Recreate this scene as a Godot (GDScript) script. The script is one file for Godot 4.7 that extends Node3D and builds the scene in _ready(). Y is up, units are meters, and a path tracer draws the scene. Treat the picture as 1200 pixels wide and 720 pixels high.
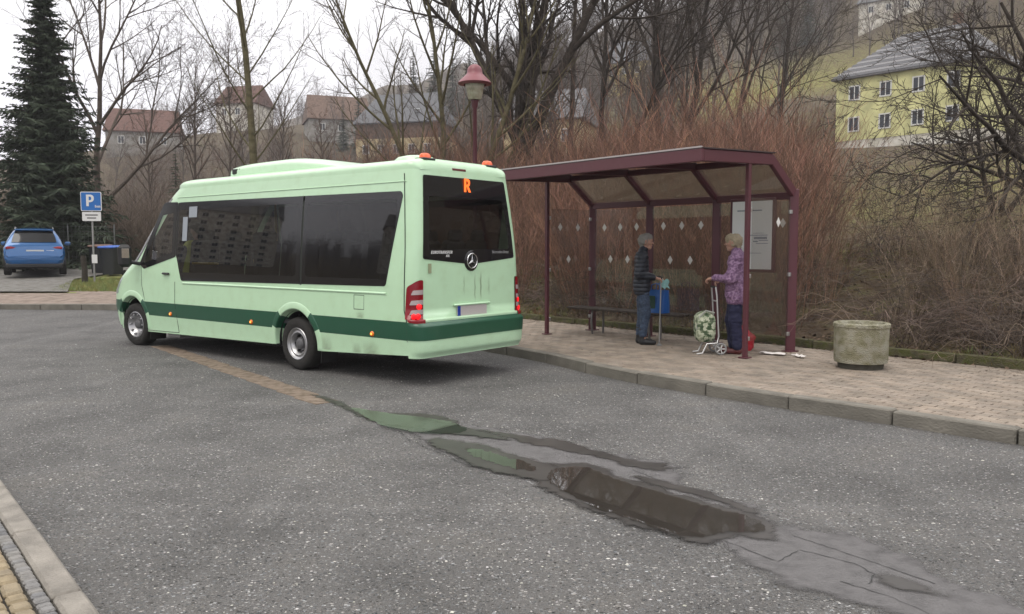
extends Node3D
# A small bus at a stop below a bare winter hillside. Units are metres, y is up.
# The kerb frame: a runs along the kerb (away, to the left), b runs from the road to the hillside; its origin is the shelter's near front post.

const FR := Vector3(3.124, 0.0, -10.909)
const U := Vector3(-0.6398, 0.0, -0.7685)
const V := Vector3(0.7685, 0.0, -0.6398)
const EDGE := 1.75

var rng := RandomNumberGenerator.new()
var names := {}
var mats := {}
var texs := {}
var ground_noise := FastNoiseLite.new()

class MB:
	var v := PackedVector3Array()
	var n := PackedVector3Array()
	var c := PackedColorArray()
	var uv := PackedVector2Array()
	var ix := PackedInt32Array()
	var col := Color.WHITE
	func vert(p: Vector3, nn: Vector3, t := Vector2.ZERO) -> int:
		v.append(p); n.append(nn); c.append(col); uv.append(t)
		return v.size() - 1
	# corners run counter-clockwise seen from outside
	func tri(a: Vector3, b: Vector3, d: Vector3) -> void:
		var nn := (b - a).cross(d - a).normalized()
		var i := vert(a, nn); vert(b, nn); vert(d, nn)
		ix.append_array([i, i + 2, i + 1])
	func quad(a: Vector3, b: Vector3, d: Vector3, e: Vector3) -> void:
		var nn := (d - a).cross(e - b).normalized()
		var i := vert(a, nn, Vector2(0, 0)); vert(b, nn, Vector2(1, 0)); vert(d, nn, Vector2(1, 1)); vert(e, nn, Vector2(0, 1))
		ix.append_array([i, i + 2, i + 1, i, i + 3, i + 2])
	func box(t: Transform3D, s: Vector3, bev := 0.0) -> void:
		var h := s * 0.5
		var m := minf(minf(h.x, h.y), h.z)
		bev = minf(bev, m * 0.95)
		if bev <= 0.0:
			for ax in 3:
				for sg in [-1.0, 1.0]:
					face(t, h, ax, sg, 0.0)
			return
		for ax in 3:
			for sg in [-1.0, 1.0]:
				face(t, h, ax, sg, bev)
		for ax in 3:
			var b := (ax + 1) % 3
			var d := (ax + 2) % 3
			for s1 in [-1.0, 1.0]:
				for s2 in [-1.0, 1.0]:
					var p := []
					for k in 4:
						var q := Vector3.ZERO
						q[ax] = (h[ax] - bev) * (-1.0 if k == 0 or k == 3 else 1.0)
						q[b] = s1 * (h[b] - (bev if k >= 2 else 0.0))
						q[d] = s2 * (h[d] - (0.0 if k >= 2 else bev))
						p.append(t * q)
					oriented(p[0], p[1], p[2], p[3], t.origin)
		for sx in [-1.0, 1.0]:
			for sy in [-1.0, 1.0]:
				for sz in [-1.0, 1.0]:
					var a := t * Vector3(sx * h.x, sy * (h.y - bev), sz * (h.z - bev))
					var b := t * Vector3(sx * (h.x - bev), sy * h.y, sz * (h.z - bev))
					var d := t * Vector3(sx * (h.x - bev), sy * (h.y - bev), sz * h.z)
					if (b - a).cross(d - a).dot(a - t.origin) > 0: tri(a, b, d)
					else: tri(a, d, b)
	func oriented(a: Vector3, b: Vector3, d: Vector3, e: Vector3, from: Vector3) -> void:
		if (d - a).cross(e - b).dot((a + b + d + e) * 0.25 - from) > 0: quad(a, b, d, e)
		else: quad(a, e, d, b)
	func face(t: Transform3D, h: Vector3, ax: int, sg: float, bev: float) -> void:
		var b := (ax + 1) % 3
		var d := (ax + 2) % 3
		var p := []
		for k in [[-1, -1], [1, -1], [1, 1], [-1, 1]]:
			var q := Vector3.ZERO
			q[ax] = sg * h[ax]; q[b] = k[0] * (h[b] - bev); q[d] = k[1] * (h[d] - bev)
			p.append(t * q)
		oriented(p[0], p[1], p[2], p[3], t.origin)
	func bar(a: Vector3, b: Vector3, w: float, h: float, up := Vector3.UP, bev := 0.0) -> void:
		var z := (b - a).normalized()
		if absf(z.dot(up)) > 0.99: up = Vector3.RIGHT if absf(z.x) < 0.9 else Vector3.BACK
		var x := up.cross(z).normalized()
		var y := z.cross(x)
		box(Transform3D(Basis(x, y, z), (a + b) * 0.5), Vector3(w, h, (b - a).length()), bev)
	func tube(pts: PackedVector3Array, rad: PackedFloat32Array, sides: int, cap := true, closed := false) -> void:
		var np := pts.size()
		var base := v.size()
		var side := Vector3.ZERO
		for k in np:
			var dir: Vector3
			if closed: dir = pts[(k + 1) % np] - pts[(k + np - 1) % np]
			else: dir = pts[mini(k + 1, np - 1)] - pts[maxi(k - 1, 0)]
			dir = dir.normalized()
			if side == Vector3.ZERO:
				side = dir.cross(Vector3.UP if absf(dir.y) < 0.9 else Vector3.RIGHT).normalized()
			else:
				side = (side - dir * side.dot(dir)).normalized()
			var up := dir.cross(side)
			for j in sides:
				var an := TAU * j / sides
				var o := side * cos(an) + up * sin(an)
				v.append(pts[k] + o * rad[k]); n.append(o); c.append(col); uv.append(Vector2(float(j) / sides, k))
		var last := np if closed else np - 1
		for k in last:
			var k2 := (k + 1) % np
			for j in sides:
				var j2 := (j + 1) % sides
				var a := base + k * sides + j
				var b := base + k * sides + j2
				var d := base + k2 * sides + j2
				var e := base + k2 * sides + j
				ix.append_array([a, d, b, a, e, d])
		if cap and not closed:
			for en in [0, np - 1]:
				var nn: Vector3 = (pts[0] - pts[1]).normalized() if en == 0 else (pts[np - 1] - pts[np - 2]).normalized()
				var i0 := v.size()
				for j in sides:
					v.append(v[base + en * sides + j]); n.append(nn); c.append(col); uv.append(Vector2.ZERO)
				for j in range(1, sides - 1):
					if en == 0: ix.append_array([i0, i0 + j, i0 + j + 1])
					else: ix.append_array([i0, i0 + j + 1, i0 + j])
	func rod(a: Vector3, b: Vector3, r: float, sides := 8, r2 := -1.0) -> void:
		tube(PackedVector3Array([a, b]), PackedFloat32Array([r, r if r2 < 0 else r2]), sides)
	# profile: Vector2(radius, height) from bottom to top round the transform's y axis
	func lathe(prof: Array, segs: int, t := Transform3D(), hard := 0.6) -> void:
		for k in prof.size() - 1:
			var p: Vector2 = prof[k]
			var q: Vector2 = prof[k + 1]
			var nn := Vector2(q.y - p.y, p.x - q.x).normalized()
			var n0 := nn
			var n1 := nn
			if k > 0:
				var r: Vector2 = prof[k - 1]
				var m := Vector2(p.y - r.y, r.x - p.x).normalized()
				if m.dot(nn) > hard: n0 = (m + nn).normalized()
			if k < prof.size() - 2:
				var r: Vector2 = prof[k + 2]
				var m := Vector2(r.y - q.y, q.x - r.x).normalized()
				if m.dot(nn) > hard: n1 = (m + nn).normalized()
			var base := v.size()
			for j in segs + 1:
				var an := TAU * j / segs
				var cx := cos(an)
				var sx := sin(an)
				vert(t * Vector3(p.x * cx, p.y, p.x * sx), (t.basis * Vector3(n0.x * cx, n0.y, n0.x * sx)).normalized(), Vector2(float(j) / segs, 0))
				vert(t * Vector3(q.x * cx, q.y, q.x * sx), (t.basis * Vector3(n1.x * cx, n1.y, n1.x * sx)).normalized(), Vector2(float(j) / segs, 1))
			for j in segs:
				var a := base + j * 2
				ix.append_array([a, a + 2, a + 3, a, a + 3, a + 1])
	# a flat polygon (x, y), extruded along z by depth, optionally with a bevelled front rim
	func prism(poly: PackedVector2Array, depth: float, t := Transform3D(), bev := 0.0) -> void:
		if Geometry2D.is_polygon_clockwise(poly): poly.reverse()
		var tris := Geometry2D.triangulate_polygon(poly)
		var top := poly
		if bev > 0.0:
			var off := Geometry2D.offset_polygon(poly, -bev, Geometry2D.JOIN_MITER)
			if off.size() == 1 and off[0].size() == poly.size(): top = align_poly(off[0], poly)
			else: bev = 0.0
		for k in range(0, tris.size(), 3):
			var a := tris[k]; var b := tris[k + 1]; var d := tris[k + 2]
			if (poly[b] - poly[a]).cross(poly[d] - poly[a]) < 0:
				var s := b; b = d; d = s
			tri(t * Vector3(top[a].x, top[a].y, depth), t * Vector3(top[b].x, top[b].y, depth), t * Vector3(top[d].x, top[d].y, depth))
			tri(t * Vector3(poly[a].x, poly[a].y, 0), t * Vector3(poly[d].x, poly[d].y, 0), t * Vector3(poly[b].x, poly[b].y, 0))
		for k in poly.size():
			var p := poly[k]
			var q := poly[(k + 1) % poly.size()]
			quad(t * Vector3(p.x, p.y, 0), t * Vector3(q.x, q.y, 0), t * Vector3(q.x, q.y, depth - bev), t * Vector3(p.x, p.y, depth - bev))
			if bev > 0.0:
				var p2 := top[k]
				var q2 := top[(k + 1) % poly.size()]
				quad(t * Vector3(p.x, p.y, depth - bev), t * Vector3(q.x, q.y, depth - bev), t * Vector3(q2.x, q2.y, depth), t * Vector3(p2.x, p2.y, depth))
	static func align_poly(o: PackedVector2Array, poly: PackedVector2Array) -> PackedVector2Array:
		if Geometry2D.is_polygon_clockwise(o): o.reverse()
		var best := 0
		var bd := 1e9
		for k in o.size():
			var d := o[k].distance_squared_to(poly[0])
			if d < bd: bd = d; best = k
		var r := PackedVector2Array()
		for k in o.size(): r.append(o[(best + k) % o.size()])
		return r
	# a sheet of points, rows of equal length; normals from the neighbours; seen from the side where columns run right and rows run up
	func sheet(rows: Array, tint: Array = []) -> void:
		var nr := rows.size()
		var nc: int = rows[0].size()
		var base := v.size()
		for r in nr:
			for k in nc:
				var dx: Vector3 = rows[r][mini(k + 1, nc - 1)] - rows[r][maxi(k - 1, 0)]
				var dy: Vector3 = rows[mini(r + 1, nr - 1)][k] - rows[maxi(r - 1, 0)][k]
				var nn := dx.cross(dy).normalized()
				if tint: col = tint[r][k]
				vert(rows[r][k], nn, Vector2(k, r))
		for r in nr - 1:
			for k in nc - 1:
				var a := base + r * nc + k
				ix.append_array([a, a + nc + 1, a + 1, a, a + nc, a + nc + 1])
	func mesh() -> ArrayMesh:
		var m := ArrayMesh.new()
		if v.is_empty(): return m
		var ar := []
		ar.resize(Mesh.ARRAY_MAX)
		ar[Mesh.ARRAY_VERTEX] = v; ar[Mesh.ARRAY_NORMAL] = n; ar[Mesh.ARRAY_COLOR] = c; ar[Mesh.ARRAY_TEX_UV] = uv; ar[Mesh.ARRAY_INDEX] = ix
		m.add_surface_from_arrays(Mesh.PRIMITIVE_TRIANGLES, ar)
		return m

# ---------- naming, placing ----------
func numbered(called: String) -> String:
	var k: int = names.get(called, -1) + 1
	names[called] = k
	return called if k == 0 else "%s_%03d" % [called, k]

func put(called: String, m, material: Material, parent: Node = null) -> MeshInstance3D:
	var o := MeshInstance3D.new()
	o.mesh = m.mesh() if m is MB else m
	o.material_override = material
	if parent == null:
		o.name = numbered(called); add_child(o)
	else:
		o.name = called; parent.add_child(o, true)
	return o

# one part for each connected piece of the mesh
func put_split(called: String, m: MB, material: Material, parent: Node) -> Array:
	var at := {}
	var up := PackedInt32Array()
	up.resize(m.v.size())
	for k in m.v.size():
		var key := Vector3i((m.v[k] * 2000.0).round())
		if not at.has(key): at[key] = k
		up[k] = at[key]
	var find := func(x: int) -> int:
		while up[x] != x:
			up[x] = up[up[x]]
			x = up[x]
		return x
	for k in range(0, m.ix.size(), 3):
		var r: int = find.call(m.ix[k])
		for j in [1, 2]:
			var q: int = find.call(m.ix[k + j])
			if q != r: up[q] = r
	var bits := {}
	for k in range(0, m.ix.size(), 3):
		var r: int = find.call(m.ix[k])
		if not bits.has(r): bits[r] = [MB.new(), {}]
		var b: MB = bits[r][0]
		for j in 3:
			var i: int = m.ix[k + j]
			if not bits[r][1].has(i):
				bits[r][1][i] = b.v.size()
				b.col = m.c[i]
				b.vert(m.v[i], m.n[i], m.uv[i])
			b.ix.append(bits[r][1][i])
	var made := []
	for r in bits: made.append(put(called, bits[r][0], material, parent))
	return made

func tag(o: Node, label: String, category: String, group := "") -> Node:
	o.set_meta("label", label); o.set_meta("category", category)
	if group: o.set_meta("group", group)
	return o

func thing(called: String, label: String, category: String, at := Vector3.ZERO, turn := 0.0, group := "") -> Node3D:
	var o := Node3D.new()
	o.name = numbered(called); add_child(o)
	o.position = at; o.rotation.y = turn
	tag(o, label, category, group)
	return o

func part(called: String, parent: Node, at := Vector3.ZERO) -> Node3D:
	var o := Node3D.new()
	o.name = called; parent.add_child(o, true); o.position = at
	return o

func setting(called: String, m, material: Material) -> MeshInstance3D:
	var o := put(called, m, material)
	o.set_meta("kind", "structure")
	return o

func stuff(o: Node, label := "", category := "") -> Node:
	o.set_meta("kind", "stuff")
	if label: tag(o, label, category)
	return o

func scatter(called: String, mesh: Mesh, material: Material, xf: Array, cols: Array, label: String, category: String, parent: Node = null) -> MultiMeshInstance3D:
	var mm := MultiMesh.new()
	mm.transform_format = MultiMesh.TRANSFORM_3D
	mm.use_colors = cols.size() > 0
	mm.mesh = mesh
	mm.instance_count = xf.size()
	for k in xf.size():
		mm.set_instance_transform(k, xf[k])
		if cols: mm.set_instance_color(k, cols[k])
	var o := MultiMeshInstance3D.new()
	o.multimesh = mm
	o.material_override = material
	if parent: o.name = called; parent.add_child(o, true)
	else: o.name = numbered(called); add_child(o)
	stuff(o, label, category)
	return o

# ---------- materials ----------
func lin(r: float, g: float, b: float) -> Color:
	return Color(r, g, b).linear_to_srgb()

func mat(called: String, colour: Color, rough := 0.8, metal := 0.0) -> StandardMaterial3D:
	if mats.has(called): return mats[called]
	var m := StandardMaterial3D.new()
	m.resource_name = called
	m.albedo_color = colour; m.roughness = rough; m.metallic = metal
	mats[called] = m
	return m

func noise_tex(called: String, sd: int, freq: float, stops: Array, size := 512, octaves := 4, normal := 0.0, kind := FastNoiseLite.TYPE_SIMPLEX_SMOOTH) -> NoiseTexture2D:
	if texs.has(called): return texs[called]
	var f := FastNoiseLite.new()
	f.seed = sd; f.frequency = freq; f.noise_type = kind; f.fractal_octaves = octaves
	var t := NoiseTexture2D.new()
	t.width = size; t.height = size; t.seamless = true; t.noise = f
	if normal > 0.0:
		t.as_normal_map = true; t.bump_strength = normal
	elif stops:
		var g := Gradient.new()
		g.offsets = PackedFloat32Array(stops.map(func(s): return s[0]))
		g.colors = PackedColorArray(stops.map(func(s): return s[1]))
		t.color_ramp = g
	texs[called] = t
	return t

func grey(x: float) -> Color:
	return Color(x, x, x)

# a material with a world-space mottle (multiplied), grain and fine relief
func surf(called: String, colour: Color, rough: float, scale: float, tex: Texture2D, nrm: Texture2D = null, nscale := 1.0, world := true) -> StandardMaterial3D:
	if mats.has(called): return mats[called]
	var m := mat(called, colour, rough)
	m.albedo_texture = tex
	m.uv1_triplanar = true
	m.uv1_world_triplanar = world
	m.uv1_scale = Vector3.ONE * scale
	if nrm:
		m.normal_enabled = true; m.normal_texture = nrm; m.normal_scale = nscale
	return m

func glass(called: String, colour: Color, alpha: float, rough := 0.02) -> StandardMaterial3D:
	if mats.has(called): return mats[called]
	var m := mat(called, Color(colour.r, colour.g, colour.b, alpha), rough)
	m.transparency = BaseMaterial3D.TRANSPARENCY_ALPHA
	return m

func glow(called: String, colour: Color, energy: float) -> StandardMaterial3D:
	if mats.has(called): return mats[called]
	var m := mat(called, colour, 0.4)
	m.emission_enabled = true; m.emission = colour; m.emission_energy_multiplier = energy
	return m

# ---------- places ----------
func kf(a: float, b: float, y := 0.0) -> Vector3:
	return FR + U * a + V * b + Vector3(0, y, 0)

func beyond(x: float, z: float) -> float:
	return (x - FR.x) * V.x + (z - FR.z) * V.z - EDGE

func rise(x: float, z: float) -> float:
	return 0.045 * clampf(-z - 16.0, 0.0, 20.0) * (1.0 - smoothstep(-6.0, -2.5, x))

# the other side of the valley, far to the left
func across(x: float) -> float:
	return maxf(0.0, -x - 110.0) * 0.1

func terrain(x: float, z: float) -> float:
	var w := beyond(x, z)
	var base := rise(x, z)
	if w <= 0.0: return base + across(x)
	var c := minf(w, 235.0)
	var h := 0.09 * c + 0.00125 * c * c + 0.8 * smoothstep(0.0, 5.0, w)
	h += ground_noise.get_noise_2d(x, z) * minf(w * 0.06, 5.0)
	if w > 235.0: h -= (w - 235.0) * 0.1
	h += 18.0 * exp(-(pow(x + 90.0, 2) + pow(z + 190.0, 2)) / 7200.0) * smoothstep(0.0, 20.0, w)
	# level ground cut for the yellow house
	h = lerpf(9.2, h, smoothstep(9.0, 22.0, Vector2(x - 34.0, z + 73.0).length()))
	return maxf(base, 0.1 + h)

func on_ground(x: float, z: float) -> Vector3:
	return Vector3(x, terrain(x, z), z)

func rand(a: float, b: float) -> float:
	return rng.randf_range(a, b)

func spline(p: Array, step: float) -> PackedVector3Array:
	var cv := Curve3D.new()
	for k in p.size():
		var t: Vector3 = (p[mini(k + 1, p.size() - 1)] - p[maxi(k - 1, 0)]) / 6.0
		cv.add_point(p[k], -t, t)
	cv.bake_interval = step
	return cv.get_baked_points()

# ---------- the whole scene ----------
func _ready() -> void:
	rng.seed = 20240117
	ground_noise.seed = 5; ground_noise.frequency = 0.02; ground_noise.fractal_octaves = 3
	camera_and_sky()
	make_textures()
	make_ground()
	make_road()
	make_right_pavement()
	make_left_pavement()
	make_far_side()
	make_bus()
	make_shelter()
	make_stop_things()
	make_people()
	make_parking()
	make_houses()
	make_trees()
	make_thicket()
	make_litter()

func camera_and_sky() -> void:
	var cam := Camera3D.new()
	cam.name = "camera"
	add_child(cam)
	cam.position = Vector3(0, 1.6, 0)
	cam.rotation_degrees = Vector3(-4.15, 0, 0)
	cam.fov = 2.0 * rad_to_deg(atan(360.0 / 960.0))
	cam.near = 0.05; cam.far = 1500.0
	cam.current = true
	var env := Environment.new()
	var sky := Sky.new()
	var sm := ProceduralSkyMaterial.new()
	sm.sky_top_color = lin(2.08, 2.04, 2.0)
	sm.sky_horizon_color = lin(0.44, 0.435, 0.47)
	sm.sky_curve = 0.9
	sm.ground_bottom_color = lin(0.2, 0.2, 0.2)
	sm.ground_horizon_color = lin(0.6, 0.6, 0.63)
	var cover := noise_tex("cloud", 11, 0.006, [[0.0, Color(1, 1, 1, 0.0)], [0.35, Color(1, 1, 1, 0.0)], [0.75, Color(0.9, 0.9, 0.94, 0.35)], [1.0, Color(0.86, 0.86, 0.9, 0.5)]], 1024, 5)
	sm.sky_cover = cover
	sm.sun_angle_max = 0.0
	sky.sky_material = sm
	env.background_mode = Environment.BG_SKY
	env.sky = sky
	env.tonemap_mode = Environment.TONE_MAPPER_LINEAR
	env.tonemap_exposure = 1.5
	env.fog_enabled = true
	env.fog_density = 0.0007
	env.fog_light_color = lin(0.74, 0.74, 0.78)
	env.sdfgi_enabled = true; env.ssao_enabled = true; env.ssil_enabled = true
	var we := WorldEnvironment.new()
	we.name = "sky_and_air"
	we.environment = env
	add_child(we)
	var sun := DirectionalLight3D.new()
	sun.name = "sun"
	add_child(sun)
	sun.light_energy = 0.45
	sun.light_angular_distance = 40.0
	sun.light_color = Color(1.0, 0.98, 0.95)
	sun.shadow_enabled = true
	sun.rotation_degrees = Vector3(-62, -35, 0)

func make_textures() -> void:
	noise_tex("mottle", 3, 0.008, [[0.0, grey(0.72)], [0.5, grey(0.88)], [1.0, grey(1.0)]], 512, 5)
	noise_tex("grain", 4, 0.11, [[0.0, grey(0.7)], [0.5, grey(0.9)], [1.0, grey(1.0)]], 512, 3)
	noise_tex("grain_n", 4, 0.11, [], 512, 3, 6.0)
	noise_tex("dirt", 9, 0.012, [[0.0, Color(0.62, 0.6, 0.55)], [0.45, Color(0.86, 0.85, 0.82)], [1.0, Color(1, 1, 1)]], 512, 6)
	noise_tex("soft_n", 14, 0.03, [], 512, 4, 5.0)

# ---------- ground and road ----------
func make_ground() -> void:
	var aa := []
	var a := -160.0
	while a < 520.0:
		aa.append(a)
		a += 0.7 if a > -9.0 and a < 16.0 else (2.0 if a > -30.0 and a < 50.0 else 9.0)
	var ww := [-420.0, -330.0, -250.0, -190.0, -160.0, -130.0, -90.0, -60.0, -45.0, -34.0, -26.0, -20.0, -15.0, -11.0, -8.0, -6.0, -4.0, -2.0, -0.5, -0.02, 0.0]
	var w := 0.0
	while w < 320.0:
		w += 0.35 if w < 4.0 else (0.9 if w < 12.0 else (3.0 if w < 60.0 else 8.0))
		ww.append(w)
	var rows := []
	for wi in ww.size():
		var row := PackedVector3Array()
		for ai in aa:
			var p := kf(ai, EDGE + ww[wi])
			if ww[wi] < 0.0: p.y = rise(p.x, p.z) + across(p.x) - 0.06
			else: p.y = maxf(0.1, terrain(p.x, p.z)) + ground_noise.get_noise_2d(p.x * 40.0, p.z * 40.0) * 0.05 * minf(ww[wi], 1.0)
			row.append(p)
		row.reverse()
		rows.append(row)
	var m := MB.new()
	var tint := []
	for row in rows:
		var tr := []
		for p in row: tr.append(Color(0.38, 0.38, 0.38).lerp(Color(0.8, 1.0, 0.45), meadow(p.x, p.z)))
		tint.append(tr)
	m.sheet(rows, tint)
	var t := noise_tex("winter_soil", 21, 0.01, [[0.0, Color(0.32, 0.255, 0.19)], [0.4, Color(0.45, 0.36, 0.265)], [0.6, Color(0.51, 0.44, 0.305)], [0.8, Color(0.54, 0.53, 0.32)], [1.0, Color(0.64, 0.58, 0.4)]], 1024, 6)
	var g := surf("winter grass and soil", Color.WHITE, 0.95, 0.12, t, noise_tex("soil_n", 22, 0.06, [], 512, 5, 10.0), 1.0)
	g.vertex_color_use_as_albedo = true
	setting("hillside", m, g)

func chip_texture() -> ImageTexture:
	# dark binder with light and dark stone chips, tileable, 2048 pixels for 3.4 m
	var n := 2048
	var im := Image.create(n, n, false, Image.FORMAT_RGB8)
	im.fill(Color(0.43, 0.426, 0.42))
	var r := RandomNumberGenerator.new()
	r.seed = 77
	for k in 100000:
		var s := 1 + int(r.randf() * r.randf() * 9.0)
		var x := r.randi_range(0, n - 1)
		var y := r.randi_range(0, n - 1)
		var b := 0.435 + r.randfn(0.0, 0.14)
		if r.randf() < 0.03: b = r.randf_range(0.55, 0.8)
		b = clampf(b, 0.2, 0.8)
		var warm := r.randf_range(-0.016, 0.016)
		im.fill_rect(Rect2i(x, y, s + r.randi_range(0, 2), s), Color(b + warm, b, b - warm))
	return ImageTexture.create_from_image(im)

func make_road() -> void:
	var m := MB.new()
	# the carriageway: one sheet that follows the slight rise at the far end
	var rows := []
	var zs := [40.0, 20.0, 8.0, 0.0, -4.0, -8.0, -12.0, -14.0, -16.0, -17.0, -18.0, -19.0, -20.0, -21.0, -23.0, -26.0, -30.0]
	for z in zs:
		var row := PackedVector3Array()
		for x in [-90.0, -60.0, -40.0, -25.0, -16.0, -12.0, -9.0, -7.0, -6.0, -5.0, -4.0, -3.0, -2.5, -1.0, 1.0, 3.0, 5.0, 8.0, 12.0, 20.0]:
			if beyond(x, z) > -0.3:
				# keep inside the pavement's back edge
				var over := beyond(x, z) + 0.3
				row.append(Vector3(x - V.x * over, rise(x, z), z - V.z * over))
			else:
				row.append(Vector3(x, rise(x, z), z))
		rows.append(row)
	m.sheet(rows)
	var t := chip_texture()
	var asphalt := surf("asphalt", lin(0.95, 0.94, 0.93), 0.82, 1.0 / 3.4, t, noise_tex("asphalt_n", 31, 0.22, [], 1024, 3, 9.0), 1.0)
	asphalt.uv1_triplanar_sharpness = 8.0
	asphalt.detail_enabled = true
	asphalt.detail_blend_mode = BaseMaterial3D.BLEND_MODE_MUL
	asphalt.detail_albedo = noise_tex("asphalt_patch", 33, 0.007, [[0.0, grey(0.8)], [0.35, grey(0.91)], [0.6, grey(0.97)], [1.0, Color(1.0, 0.99, 0.97)]], 1024, 5)
	asphalt.detail_uv_layer = BaseMaterial3D.DETAIL_UV_2
	asphalt.uv2_triplanar = true; asphalt.uv2_world_triplanar = true; asphalt.uv2_scale = Vector3.ONE / 8.3
	setting("road", m, asphalt)
	# loose light chippings lying on the road
	var st := MB.new()
	var ico := [Vector3(1, 0, 0), Vector3(0, 0, 1), Vector3(-1, 0, 0), Vector3(0, 0, -1)]
	for k in 4:
		st.tri(Vector3(0, 0.55, 0), ico[k], ico[(k + 1) % 4])
	var xf := []
	var cols := []
	for k in 12000:
		var z := -2.0 - 11.5 * pow(rng.randf(), 0.9)
		var x := rand(-0.75, 0.75) * -z + rand(-0.4, 0.4)
		var p := Vector3(x, 0, z)
		var b := (p - FR).dot(V)
		if b > -2.35 or b < -8.3 or (b > -5.95 and b < -5.0 and p.dot(U) - FR.dot(U) < 1.4 and rng.randf() < 0.85): continue
		var s := rand(0.0025, 0.0065)
		if rng.randf() < 0.08: s *= 1.7
		xf.append(Transform3D(Basis(Vector3.UP, rand(0, TAU)).scaled(Vector3(s * rand(0.8, 1.6), s, s)), Vector3(x, 0.001, z)))
		var g := rand(0.25, 0.6)
		cols.append(Color(g, g * rand(0.94, 1.0), g * rand(0.86, 0.98)))
	var cm := mat("stone chips", Color.WHITE, 0.7)
	cm.vertex_color_use_as_albedo = true
	scatter("road_chippings", st.mesh(), cm, xf, cols, "loose pale stone chippings scattered over the grey road", "gravel")
	make_gutter()

# a closed outline through points in the kerb frame, smoothed and frayed
func frayed(pts: Array, sd: int, fray := 0.012) -> PackedVector2Array:
	var f := FastNoiseLite.new()
	f.seed = sd; f.frequency = 3.0; f.fractal_octaves = 4
	var r := PackedVector2Array()
	var n := pts.size()
	for k in n:
		var p := []
		for j in 4: p.append(Vector2(pts[(k + j + n - 1) % n][0], pts[(k + j + n - 1) % n][1]))
		for j in 16:
			var q: Vector2 = p[1].cubic_interpolate(p[2], p[0], p[3], j / 16.0)
			r.append(q + Vector2(f.get_noise_2d(q.x * 4.0, q.y * 4.0), f.get_noise_2d(q.x * 4.0 + 50.0, q.y * 4.0)) * fray * 2.5)
	return r

func flat_poly(m: MB, poly: PackedVector2Array, y: float) -> void:
	var tris := Geometry2D.triangulate_polygon(poly)
	for k in range(0, tris.size(), 3):
		var p := kf(poly[tris[k]].x, poly[tris[k]].y, y)
		var q := kf(poly[tris[k + 1]].x, poly[tris[k + 1]].y, y)
		var s := kf(poly[tris[k + 2]].x, poly[tris[k + 2]].y, y)
		if (q - p).cross(s - p).y > 0: m.tri(p, q, s)
		else: m.tri(p, s, q)

# a thin layer whose rim wears out raggedly: its cover thins to nothing over the given width
func soft_patch(poly: PackedVector2Array, y: float, rim: float, sd: int) -> MB:
	var f := FastNoiseLite.new()
	f.seed = sd; f.frequency = 4.0; f.fractal_octaves = 5
	var bb := Rect2(poly[0], Vector2.ZERO)
	for p in poly: bb = bb.expand(p)
	bb = bb.grow(rim)
	var st := 0.028
	var nx := int(bb.size.x / st) + 1
	var ny := int(bb.size.y / st) + 1
	var rows := []
	var tint := []
	for j in ny + 1:
		var row := PackedVector3Array()
		var tr := []
		for i in nx + 1:
			var q := bb.position + Vector2(i, j) * st
			var d := 1e9
			for k in range(0, poly.size(), 3):
				d = minf(d, q.distance_squared_to(Geometry2D.get_closest_point_to_segment(q, poly[k], poly[(k + 3) % poly.size()])))
			d = sqrt(d) * (1.0 if Geometry2D.is_point_in_polygon(q, poly) else -1.0)
			d += f.get_noise_2d(q.x, q.y) * rim * 1.1
			row.append(kf(q.x, q.y, y))
			tr.append(Color(1, 1, 1, smoothstep(-rim * 0.45, rim * 0.55, d)))
		row.reverse(); tr.reverse()
		rows.append(row); tint.append(tr)
	var m := MB.new()
	m.sheet(rows, tint)
	return m

func soft_edged(m: StandardMaterial3D) -> StandardMaterial3D:
	m.vertex_color_use_as_albedo = true
	m.transparency = BaseMaterial3D.TRANSPARENCY_ALPHA
	return m

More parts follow.
